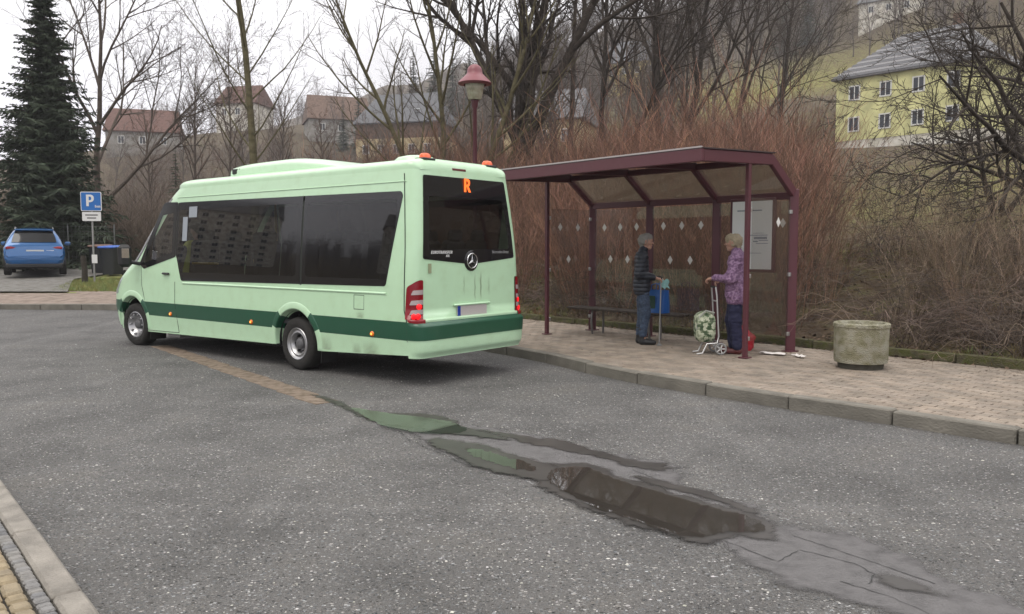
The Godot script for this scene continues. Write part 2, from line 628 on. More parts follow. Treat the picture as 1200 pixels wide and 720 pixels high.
func make_gutter() -> void:
	# a row of flat brownish slabs between the bay and the lane, under the bus's front
	var slab := surf("brown gutter slab", lin(0.25, 0.195, 0.155), 0.8, 1.1, texs["dirt"], texs["grain_n"], 0.6)
	var g := Node3D.new()
	g.name = "gutter"
	add_child(g)
	g.set_meta("kind", "structure")
	var a := 1.25
	while a < 7.4:
		var ln := rand(0.44, 0.5)
		var m := MB.new()
		var c := kf(a + ln * 0.5, -5.5 + 0.034 * (a - 1.3) + rand(-0.008, 0.008), 0.001)
		m.box(Transform3D(Basis(V, Vector3.UP, -U).rotated(Vector3.UP, 0.034 + rand(-0.01, 0.01)), c), Vector3(0.27, 0.014, ln - 0.01), 0.004)
		put("slab", m, slab, g)
		a += ln
	# the smooth repair strip that carries on from the slabs, broken by cracks
	var smooth := surf("old repair asphalt", lin(0.118, 0.113, 0.114), 0.6, 0.7, noise_tex("repair", 41, 0.02, [[0.0, grey(0.8)], [0.5, grey(0.94)], [1.0, grey(1.0)]], 512, 5), texs["grain_n"], 0.4)
	var s1 := frayed([[-0.27, -5.291], [-0.62, -4.978], [-1.37, -4.838], [-2.09, -4.774], [-2.58, -4.655], [-2.96, -5.04], [-3.52, -5.079], [-3.77, -5.273], [-3.61, -5.7], [-2.97, -5.75], [-2.29, -5.7], [-2.06, -5.66], [-1.64, -5.72], [-1.11, -5.72], [-0.76, -5.65]], 51, 0.02)
	var s2 := frayed([[-3.72, -5.682], [-3.79, -5.311], [-3.92, -5.205], [-4.22, -5.058], [-4.46, -5.165], [-4.77, -5.306], [-5.6, -5.4], [-6.4, -5.38], [-6.6, -5.6], [-6.0, -5.9], [-5.3, -5.85], [-4.9, -5.862], [-4.6, -5.883], [-4.3, -5.952], [-3.92, -5.817]], 52, 0.02)
	put("repair_patch", soft_patch(s1, 0.006, 0.10, 51), soft_edged(smooth), g)
	put("repair_patch", soft_patch(s2, 0.0065, 0.10, 52), smooth, g)
	# cracks drawn as flat dark strips in place of narrow gaps
	var crack_dark := mat("dark crack strip", lin(0.03, 0.03, 0.03), 0.7)
	for line in [[[-3.78, -5.705], [-4.13, -5.742], [-4.11, -5.512], [-4.39, -5.470], [-4.52, -5.524], [-4.58, -5.693]], [[-3.98, -5.348], [-4.26, -5.365], [-4.43, -5.381], [-4.8, -5.42]], [[-4.46, -5.739], [-4.68, -5.719], [-4.89, -5.767], [-5.4, -5.73]], [[-0.3, -5.62], [-0.7, -5.75], [-1.2, -5.8], [-1.7, -5.86]], [[-2.5, -5.02], [-3.0, -5.1], [-3.5, -5.17]]]:
		var left := PackedVector2Array()
		var right := PackedVector2Array()
		for k in line.size() - 1:
			var p := Vector2(line[k][0], line[k][1])
			var q := Vector2(line[k + 1][0], line[k + 1][1])
			var nrm := (q - p).normalized().orthogonal()
			var n := maxi(2, int(p.distance_to(q) / 0.035))
			for j in n:
				var c := p.lerp(q, float(j) / n) + nrm * rand(-0.006, 0.006)
				var w := rand(0.0012, 0.0045)
				left.append(c + nrm * w); right.append(c - nrm * w)
		var m := MB.new()
		for k in left.size() - 1:
			m.quad(kf(left[k].x, left[k].y, 0.0085), kf(right[k].x, right[k].y, 0.0085), kf(right[k + 1].x, right[k + 1].y, 0.0085), kf(left[k + 1].x, left[k + 1].y, 0.0085))
		put("crack", m, crack_dark, g)
	# wet patches and standing water
	var wet := soft_edged(surf("wet asphalt", lin(0.06, 0.055, 0.05), 0.36, 0.6, texs["mottle"]))
	var water := glass("puddle water", Color(0.2, 0.18, 0.15), 0.4, 0.012)
	var wp := [[[1.86, -5.409], [1.57, -5.375], [1.08, -5.391], [0.84, -5.447], [0.45, -5.308], [0.07, -5.05], [-0.34, -5.02], [-0.6, -5.3], [0.03, -5.6], [0.57, -5.56], [0.98, -5.483], [1.51, -5.455]],
		[[-0.81, -5.074], [-1.07, -4.957], [-1.35, -4.913], [-1.49, -4.797], [-1.85, -4.811], [-2.22, -4.818], [-2.52, -4.728], [-2.67, -4.839], [-2.5, -4.96], [-2.15, -4.95], [-1.86, -5.0], [-1.5, -5.06], [-1.17, -5.07]],
		[[-1.91, -5.573], [-2.02, -5.333], [-2.21, -5.14], [-2.53, -5.2], [-3.02, -5.22], [-3.41, -5.22], [-3.64, -5.18], [-3.85, -5.34], [-3.94, -5.488], [-3.82, -5.56], [-3.76, -5.72], [-3.74, -5.84], [-3.6, -5.86], [-3.39, -5.9], [-3.12, -5.9], [-2.89, -5.9], [-2.59, -5.83], [-2.27, -5.75]],
		[[-2.61, -5.151], [-2.93, -5.06], [-3.26, -5.05], [-3.57, -5.13], [-3.56, -5.2], [-3.22, -5.16], [-2.91, -5.21]],
		[[-4.55, -5.543], [-4.65, -5.48], [-4.78, -5.49], [-4.84, -5.535], [-4.74, -5.6], [-4.62, -5.61]],
		[[-0.8, -5.55], [-1.1, -5.42], [-1.46, -5.40], [-1.8, -5.40], [-2.1, -5.42], [-2.3, -5.65], [-2.01, -5.8], [-1.67, -5.81], [-1.25, -5.75], [-0.9, -5.7]],
		[[-0.2, -5.2], [-0.7, -5.1], [-1.2, -5.12], [-1.0, -5.25], [-0.5, -5.45]]]
	for k in wp.size():
		put("wet_patch", soft_patch(frayed(wp[k], 61 + k, 0.014), 0.0095 + 0.0008 * k, 0.05, 61 + k), wet, g)
	var pp := [[[0.78, -5.45], [0.47, -5.36], [0.17, -5.27], [-0.05, -5.17], [-0.29, -5.12], [-0.54, -5.11], [-0.76, -5.2], [-0.74, -5.38], [-0.68, -5.5], [-0.45, -5.62], [-0.2, -5.66], [0.1, -5.62], [0.45, -5.56]],
		[[-2.15, -5.495], [-2.25, -5.25], [-2.64, -5.3], [-3.07, -5.30], [-3.42, -5.30], [-3.66, -5.27], [-3.84, -5.42], [-3.72, -5.6], [-3.66, -5.798], [-3.42, -5.86], [-3.16, -5.85], [-2.95, -5.863], [-2.7, -5.796], [-2.4, -5.72]],
		[[-1.25, -5.55], [-1.5, -5.51], [-1.8, -5.5], [-2.02, -5.53], [-2.06, -5.62], [-1.9, -5.68], [-1.65, -5.68], [-1.4, -5.65]]]
	var pl := ["shallow puddle mirroring the pale green bus tail, beyond the brown slabs", "longest brown puddle in the worn strip, nearest the photographer", "middle faint brown puddle between the two larger ones"]
	for k in pp.size():
		var m := MB.new()
		var rim := 0.02
		while m.v.is_empty() and rim > 0.0:
			flat_poly(m, frayed(pp[k], 71 + k, rim), 0.0165 + 0.0005 * k)
			rim -= 0.003
		tag(put("puddle", m, water), pl[k], "puddle", "puddles in the worn strip of road")

# ---------- pavements ----------
const KERB := [[14.0, 6.5], [10.0, 1.3], [7.4, -2.15], [5.1, -5.25], [4.137, -6.52], [3.42, -7.3], [2.87, -7.85], [2.33, -8.5], [1.62, -9.35], [0.96, -10.36], [0.28, -11.62], [-0.46, -12.6], [-1.9, -14.55], [-3.3, -16.4], [-4.8, -17.9], [-6.8, -18.8], [-9.5, -19.1], [-14.0, -19.3], [-24.0, -19.6], [-45.0, -20.2]]
const BACK := [[14.6, 0.2], [4.469, -12.03], [1.27, -15.87], [-0.65, -18.17], [-2.6, -20.5], [-4.2, -21.6], [-7.0, -22.1], [-14.0, -22.5], [-24.0, -22.8], [-45.0, -23.4]]

func kerb_line(off: float) -> PackedVector2Array:
	var p := []
	for k in KERB: p.append(Vector3(k[0], 0, k[1]))
	var s := spline(p, 0.5)
	var r := PackedVector2Array()
	for k in s.size():
		var d := (s[mini(k + 1, s.size() - 1)] - s[maxi(k - 1, 0)]).normalized()
		r.append(Vector2(s[k].x - d.z * off, s[k].z + d.x * off))
	return r

func inset_quad(q: PackedVector2Array, g: float) -> PackedVector2Array:
	var o := Geometry2D.offset_polygon(q, -g, Geometry2D.JOIN_MITER)
	return o[0] if o.size() > 0 else PackedVector2Array()

# a paving stone from its outline seen from above (x, z): bevelled top
func stone(m: MB, poly: PackedVector2Array, y0: float, y1: float, bev: float) -> void:
	var pl := PackedVector2Array()
	for p in poly: pl.append(Vector2(p.x, -p.y))
	m.prism(pl, y1 - y0, Transform3D(Basis(Vector3(1, 0, 0), Vector3(0, 0, -1), Vector3(0, 1, 0)), Vector3(0, y0, 0)), bev)

func make_right_pavement() -> void:
	var root := Node3D.new()
	root.name = "pavement"
	add_child(root)
	root.set_meta("kind", "structure")
	var inner := kerb_line(0.16)
	var poly := PackedVector2Array()
	for p in inner: poly.append(p)
	for k in range(BACK.size() - 1, -1, -1): poly.append(Vector2(BACK[k][0], BACK[k][1]))
	# bed of sandy dirt under the stones
	var bed := MB.new()
	var wide := kerb_line(0.05)
	var rows := [PackedVector3Array(), PackedVector3Array()]
	for k in wide.size():
		var t := float(k) / (wide.size() - 1)
		var p := wide[k]
		# nearest point on the back edge
		var best := Vector2.ZERO
		var bd := 1e9
		for j in BACK.size() - 1:
			var q := Geometry2D.get_closest_point_to_segment(p, Vector2(BACK[j][0], BACK[j][1]), Vector2(BACK[j + 1][0], BACK[j + 1][1]))
			if q.distance_to(p) < bd: bd = q.distance_to(p); best = q
		rows[0].append(Vector3(p.x, rise(p.x, p.y) + 0.1, p.y))
		rows[1].append(Vector3(best.x, rise(best.x, best.y) + 0.1, best.y))
	rows.reverse()
	bed.sheet(rows)
	put("pavement_bed", bed, surf("joint dirt", lin(0.05, 0.045, 0.036), 0.95, 1.2, texs["dirt"], texs["grain_n"]), root)
	# stones in a running bond; the largest in view are parts, the rest one mass
	var tones := []
	for k in 5:
		var c: Array = [[0.325, 0.265, 0.21], [0.30, 0.25, 0.2], [0.345, 0.285, 0.23], [0.29, 0.245, 0.2], [0.33, 0.275, 0.225]][k]
		tones.append(surf("pinkish paving stone %d" % k, lin(c[0], c[1], c[2]), 0.85, 0.5, texs["mottle"], texs["grain_n"], 0.5))
	var rest := []
	for k in 5: rest.append(MB.new())
	var list := []
	var L := 0.2
	var W := 0.1
	for j in range(-28, 20):
		for i in range(-40, 75):
			var a := i * L + (0.1 if posmod(j, 2) == 1 else 0.0)
			var b := EDGE - 0.07 - (19 - j) * W + 0.0
			if b < -2.9 or b + W > EDGE: continue
			var q := PackedVector2Array()
			for e in [[0.025, 0.015], [0.975, 0.015], [0.975, 0.985], [0.025, 0.985]]:
				var p := kf(a + e[0] * L, b + e[1] * W)
				q.append(Vector2(p.x, p.z))
			list.append([q, kf(a + L * 0.5, b + W * 0.5)])
	var made := []
	for e in list:
		var inside := Geometry2D.intersect_polygons(e[0], poly)
		if inside.size() == 0: continue
		var q := inset_quad(inside[0], 0.0012)
		if q.size() < 3: continue
		var c: Vector3 = e[1]
		var seen := absf(c.x) < -c.z * 0.64
		made.append([c.length() if seen else 100.0 + c.length(), q, c])
	made.sort_custom(func(x, y): return x[0] < y[0])
	for k in made.size():
		var c: Vector3 = made[k][2]
		var y := 0.12 + rise(c.x, c.z) + rand(-0.0025, 0.0025)
		var tone := rng.randi_range(0, 4)
		if k < 300:
			var m := MB.new()
			stone(m, made[k][1], 0.06 + rise(c.x, c.z), y, 0.004)
			put("paving_stone", m, tones[tone], root)
		else:
			stone(rest[tone], made[k][1], 0.06 + rise(c.x, c.z), y, 0.004)
	for k in 5: stuff(put("paving_stones", rest[k], tones[k], root))
	# the far arm of the pavement, too far to tell its stones apart
	var far := MB.new()
	var fr := [PackedVector3Array(), PackedVector3Array()]
	for p in inner:
		if p.x > -3.6: continue
		fr[0].append(Vector3(p.x, rise(p.x, p.y) + 0.118, p.y))
		var bz := -22.2 + 0.03 * (p.x + 4.0) if p.x < -5.0 else lerpf(-21.0, -22.2, (-3.6 - p.x) / 1.4)
		fr[1].append(Vector3(p.x, rise(p.x, bz) + 0.118, bz))
	fr.reverse()
	far.sheet(fr)
	put("far_paving", far, surf("pinkish far paving", lin(0.29, 0.23, 0.2), 0.85, 0.4, texs["dirt"], texs["grain_n"], 0.5), root)
	# kerb stones
	var kerb := Node3D.new()
	kerb.name = "kerb"
	add_child(kerb)
	kerb.set_meta("kind", "structure")
	var km := surf("kerb concrete", lin(0.215, 0.2, 0.17), 0.88, 0.6, texs["mottle"], texs["grain_n"], 0.35)
	var o := kerb_line(0.0)
	var cv := Curve2D.new()
	for p in o: cv.add_point(p)
	var total := cv.get_baked_length()
	var s := cv.get_closest_offset(Vector2(3.43, -7.3))
	while s > 1.0: s -= 1.0
	while s + 1.0 < total:
		var p := cv.sample_baked(s)
		var q := cv.sample_baked(s + 1.0)
		var m := MB.new()
		var mid := (p + q) * 0.5
		var d := Vector3(q.x - p.x, 0, q.y - p.y).normalized()
		var side := Vector3(-d.z, 0, d.x)
		var up := 0.135 + rand(-0.008, 0.008)
		var c := Vector3(mid.x, 0, mid.y) + side * (0.078 + rand(-0.006, 0.006))
		c.y = rise(mid.x, mid.y) + up - 0.13
		m.box(Transform3D(Basis(side, Vector3.UP, -d).rotated(Vector3.UP, rand(-0.008, 0.008)), c), Vector3(0.15, 0.26, (q - p).length() - rand(0.008, 0.02)), 0.012)
		put("kerb_stone", m, km, kerb)
		s += 1.0
	# low edging against the hillside
	var edging := Node3D.new()
	edging.name = "edging"
	add_child(edging)
	edging.set_meta("kind", "structure")
	var em := surf("mossy edging", lin(0.15, 0.145, 0.105), 0.92, 0.8, noise_tex("moss", 55, 0.014, [[0.0, Color(0.5, 0.48, 0.42)], [0.5, Color(0.85, 0.83, 0.75)], [0.62, Color(0.75, 0.79, 0.5)], [1.0, Color(0.62, 0.67, 0.38)]], 512, 5), texs["grain_n"], 1.0)
	var a2 := -14.0
	while a2 < 12.0:
		var m := MB.new()
		m.box(Transform3D(Basis(V, Vector3.UP, -U).rotated(Vector3.UP, rand(-0.012, 0.012)), kf(a2 + 0.5, EDGE - 0.03 + rand(-0.01, 0.01), 0.11 + rand(-0.012, 0.012))), Vector3(0.07, 0.26, 0.985), 0.012)
		put("edging_stone", m, em, edging)
		a2 += 1.0

func make_left_pavement() -> void:
	# the near corner where the photographer stands: kerb, a strip of setts, beige stones
	var root := Node3D.new()
	root.name = "near_pavement"
	add_child(root)
	root.set_meta("kind", "structure")
	var b0 := -9.38 + 0.78
	var h := 0.11
	var bed := MB.new()
	bed.sheet([PackedVector3Array([kf(30, b0 - 0.08, h - 0.015), kf(-25, b0 - 0.08, h - 0.015)]), PackedVector3Array([kf(30, b0 - 4.0, h - 0.015), kf(-25, b0 - 4.0, h - 0.015)])].map(func(r): r.reverse(); return r))
	put("pavement_bed", bed, mats["joint dirt"], root)
	var km := surf("near kerb concrete", lin(0.31, 0.285, 0.25), 0.85, 0.8, texs["mottle"], texs["grain_n"], 0.6)
	var a := -6.385 - 6.15
	while a < 20.0:
		var m := MB.new()
		m.box(Transform3D(Basis(V, Vector3.UP, -U).rotated(Vector3.UP, rand(-0.004, 0.004)), kf(a + 0.5, b0 - 0.06, h - 0.12 + 0.008)), Vector3(0.12, 0.25, 0.993), 0.014)
		put("kerb_stone", m, km, root)
		a += 1.0
	var sm := []
	for k in 3: sm.append(surf("grey sett %d" % k, [lin(0.26, 0.255, 0.25), lin(0.21, 0.21, 0.215), lin(0.29, 0.28, 0.265)][k], 0.8, 1.6, texs["mottle"], texs["grain_n"], 0.9))
	var bm := []
	for k in 4: bm.append(surf("beige stone %d" % k, [lin(0.36, 0.29, 0.185), lin(0.39, 0.31, 0.2), lin(0.33, 0.27, 0.18), lin(0.37, 0.305, 0.21)][k], 0.85, 1.4, texs["mottle"], texs["grain_n"], 0.7))
	for row in 1:
		a = -4.3
		while a < 0.6:
			var ln := rand(0.05, 0.068)
			var m := MB.new()
			m.box(Transform3D(Basis(V, Vector3.UP, -U).rotated(Vector3.UP, rand(-0.06, 0.06)), kf(a + ln * 0.5, b0 - 0.157, h - 0.02 + rand(-0.003, 0.003))), Vector3(rand(0.054, 0.062), 0.05, ln - 0.012), 0.008)
			put("sett", m, sm[rng.randi_range(0, 2)], root)
			a += ln
	for j in 6:
		a = -4.5 + (0.05 if j % 2 else 0.0)
		while a < 0.7:
			var ln := 0.1
			if rng.randf() < 0.35: ln = 0.145
			var m := MB.new()
			m.box(Transform3D(Basis(V, Vector3.UP, -U).rotated(Vector3.UP, rand(-0.03, 0.03)), kf(a + ln * 0.5, b0 - 0.235 - j * 0.085, h - 0.02 + rand(-0.003, 0.003))), Vector3(0.076, 0.05, ln - 0.012), 0.012)
			put("paving_stone", m, bm[rng.randi_range(0, 3)], root)
			a += ln

func make_far_side() -> void:
	# grass between the far pavement and the trees, and the drive with the parked car
	var grass := surf("thin winter grass", Color.WHITE, 0.95, 0.35, noise_tex("thin_grass", 23, 0.02, [[0.0, Color(0.33, 0.3, 0.2)], [0.4, Color(0.42, 0.42, 0.24)], [0.7, Color(0.47, 0.5, 0.27)], [1.0, Color(0.52, 0.52, 0.33)]], 512, 5), texs["soft_n"], 1.0)
	var m := MB.new()
	var rows := []
	for z in [-21.9, -23.0, -24.0, -25.0, -26.0, -27.0, -28.0, -30.0, -34.0, -40.0, -50.0]:
		var row := PackedVector3Array()
		for k in 26:
			var x := lerpf(-60.0, -3.4, k / 25.0)
			row.append(Vector3(x, rise(x, z) + 0.11 + 0.05 * ground_noise.get_noise_2d(x * 20, z * 20), z))
		rows.append(row)
	m.sheet(rows)
	setting("far_verge", m, grass)
	var d := MB.new()
	rows = []
	for z in [-21.9, -23.0, -24.0, -25.0, -26.0, -27.0, -28.0, -30.0, -32.0]:
		var row := PackedVector3Array()
		var t: float = clampf((-z - 21.9) / 4.0, 0.0, 1.0)
		for x in [-60.0, -40.0, -30.0, -22.0, -18.0, lerpf(-11.9, -13.9, t)]:
			row.append(Vector3(x, rise(x, z) + 0.165, z))
		rows.append(row)
	d.sheet(rows)
	setting("car_park", d, surf("pale worn asphalt", lin(0.2, 0.195, 0.19), 0.85, 0.5, texs["dirt"], texs["grain_n"], 0.6))
	# grass blades on the verge and the mossy bank
	var bl := MB.new()
	var r := RandomNumberGenerator.new()
	r.seed = 8
	for k in 14:
		var an := r.randf() * TAU
		var o := Vector3(cos(an), 0, sin(an)) * r.randf() * 0.05
		var lean := Vector3(cos(an), 0, sin(an)) * r.randf_range(0.01, 0.06)
		var w := Vector3(-sin(an), 0, cos(an)) * 0.004
		var h := r.randf_range(0.03, 0.09)
		bl.tri(o - w, o + w, o + lean + Vector3(0, h, 0))
	var xf := []
	var cols := []
	for k in 5200:
		var x := rand(-14.0, -5.0)
		var z := rand(-26.5, -22.3)
		if x < -12.5 - 1.3 * clampf((-z - 22.0) / 4.0, 0, 1): continue
		xf.append(Transform3D(Basis(Vector3.UP, rand(0, TAU)).scaled(Vector3.ONE * rand(0.8, 1.7)), Vector3(x, rise(x, z) + 0.1, z)))
		cols.append(Color(rand(0.13, 0.24), rand(0.17, 0.24), rand(0.05, 0.08)))
	for k in 9000:
		var w := pow(rng.randf(), 1.5) * 7.0 + 0.03
		var p := kf(rand(-13.0, 11.0), EDGE + w)
		if ground_noise.get_noise_2d(p.x * 12.0, p.z * 12.0) < -0.05: continue
		xf.append(Transform3D(Basis(Vector3.UP, rand(0, TAU)).scaled(Vector3.ONE * rand(0.7, 1.9)), Vector3(p.x, terrain(p.x, p.z) - 0.01, p.z)))
		cols.append(Color(rand(0.12, 0.26), rand(0.13, 0.21), rand(0.05, 0.08)))
	var gm := mat("grass blades", Color.WHITE, 0.8)
	gm.vertex_color_use_as_albedo = true
	scatter("grass", bl.mesh(), gm, xf, cols, "short yellowish green grass along the verges and bank", "grass")

# ---------- the bus ----------
# local axes: x forward, y up, z to its right; x = 0 at the rear axle, z = 0 on the centre line
const WHEEL_R := 0.345
const FA := 4.325

func half_width(h: float) -> float:
	# the flank: slightly drawn in below the stripe, upright to the waist, leaning in above
	if h < 0.75: return lerpf(0.965, 0.995, smoothstep(0.25, 0.75, h))
	if h < 1.12: return lerpf(0.995, 0.985, (h - 0.75) / 0.37)
	return 0.985 - 0.105 * pow((h - 1.12) / 1.3, 1.35)

func nose(h: float) -> float:
	var p := [[0.22, 5.12], [0.4, 5.26], [0.65, 5.31], [0.9, 5.27], [1.05, 5.16], [1.2, 4.98], [1.32, 4.74], [1.45, 4.55], [1.8, 4.2], [2.1, 3.9], [2.3, 3.67], [2.42, 3.5], [2.5, 3.36]]
	for k in p.size() - 1:
		if h <= p[k + 1][0]: return lerpf(p[k][1], p[k + 1][1], clampf((h - p[k][0]) / (p[k + 1][0] - p[k][0]), 0, 1))
	return p[-1][1]

func tail(h: float) -> float:
	if h < 0.78: return -2.24
	if h < 1.5: return lerpf(-2.2, -2.195, (h - 0.78) / 0.72)
	return lerpf(-2.195, -2.1, pow((h - 1.5) / 1.0, 1.3))

const CAP := 0.62
const RR := 0.14

# flank point; s beyond the corner lines is clamped to them
func flank(s: float, h: float, sg: float, off := 0.0) -> Vector3:
	return Vector3(s, h, sg * (half_width(h) + off))

# q in -1..1 across the rounded front, from the left corner to the right
func front_pt(q: float, h: float, off := 0.0) -> Vector3:
	var an := q * PI * 0.5
	var ca := pow(maxf(cos(an), 0.0), 0.72)
	var sa := signf(sin(an)) * pow(absf(sin(an)), 0.72)
	return Vector3(nose(h) - CAP + (CAP + off) * ca, h, sa * (half_width(h) + off))

# q in -1..1 across the tail: flat with rounded corners
func rear_pt(q: float, h: float, off := 0.0) -> Vector3:
	var hw := half_width(h)
	var flat := hw - RR
	var quarter := RR * PI * 0.5
	var d := absf(q) * (flat + quarter)
	var sg := signf(q) if q != 0.0 else 1.0
	if d <= flat: return Vector3(tail(h) - off, h, sg * d)
	var an := (d - flat) / RR
	return Vector3(tail(h) + RR - (RR + off) * cos(an), h, sg * (flat + (RR + off) * sin(an)))

# lay 2D regions on a curved wall: cells of the region are clipped and mapped
func lay(m: MB, polys: Array, cuts: Array, fx: Callable, us: Array, hs: Array, flip: bool) -> void:
	for poly in polys:
		var bb := Rect2(poly[0], Vector2.ZERO)
		for p in poly: bb = bb.expand(p)
		for i in us.size() - 1:
			if us[i + 1] <= bb.position.x or us[i] >= bb.end.x: continue
			for j in hs.size() - 1:
				if hs[j + 1] <= bb.position.y or hs[j] >= bb.end.y: continue
				var cell := PackedVector2Array([Vector2(us[i], hs[j]), Vector2(us[i + 1], hs[j]), Vector2(us[i + 1], hs[j + 1]), Vector2(us[i], hs[j + 1])])
				var bits: Array = Geometry2D.intersect_polygons(cell, poly)
				for cut in cuts:
					var cb := Rect2(cut[0], Vector2.ZERO)
					for p in cut: cb = cb.expand(p)
					if not cb.grow(0.001).intersects(Rect2(cell[0], cell[2] - cell[0])): continue
					var nx := []
					for b in bits:
						var res := Geometry2D.clip_polygons(b, cut)
						nx.append_array(res)
					bits = nx
				for b in bits:
					if b.size() < 3: continue
					var t := Geometry2D.triangulate_polygon(b)
					var base := m.v.size()
					for p in b:
						var e := 0.01
						var a0: Vector3 = fx.call(p.x, p.y)
						var dx: Vector3 = fx.call(p.x + e, p.y) - fx.call(p.x - e, p.y)
						var dy: Vector3 = fx.call(p.x, p.y + e) - fx.call(p.x, p.y - e)
						var nn := dx.cross(dy).normalized() * (-1.0 if flip else 1.0)
						m.vert(a0, nn, p)
					for k in range(0, t.size(), 3):
						var a: int = t[k]
						var bb2: int = t[k + 1]
						var d: int = t[k + 2]
						var ccw: bool = (b[bb2] - b[a]).cross(b[d] - b[a]) > 0.0
						if ccw != flip: m.ix.append_array([base + a, base + d, base + bb2])
						else: m.ix.append_array([base + a, base + bb2, base + d])

func steps(a: float, b: float, n: int) -> Array:
	var r := []
	for k in n + 1: r.append(lerpf(a, b, float(k) / n))
	return r

func ring_poly(cx: float, cy: float, r: float, n := 32) -> PackedVector2Array:
	var p := PackedVector2Array()
	for k in n: p.append(Vector2(cx + r * cos(TAU * k / n), cy + r * sin(TAU * k / n)))
	return p

# a polygon with its corners rounded
func rounded(poly: Array, r: float) -> PackedVector2Array:
	var o := PackedVector2Array()
	var n := poly.size()
	for k in n:
		var p: Vector2 = poly[k]
		var a: Vector2 = poly[(k + n - 1) % n]
		var b: Vector2 = poly[(k + 1) % n]
		var rr := minf(r, minf(p.distance_to(a), p.distance_to(b)) * 0.45)
		var s := p + (a - p).normalized() * rr
		var e := p + (b - p).normalized() * rr
		for j in 5:
			var t := j / 4.0
			o.append(s.lerp(p, t).lerp(p.lerp(e, t), t))
	return o

func v2(l: Array) -> Array:
	return l.map(func(p): return Vector2(p[0], p[1]))

# thin slab that stands proud of a wall along a region: face plus rim
func plate(polys: Array, cuts: Array, fx: Callable, us: Array, hs: Array, flip: bool, m: MB = null) -> MB:
	if m == null: m = MB.new()
	lay(m, polys, cuts, fx, us, hs, flip)
	return m

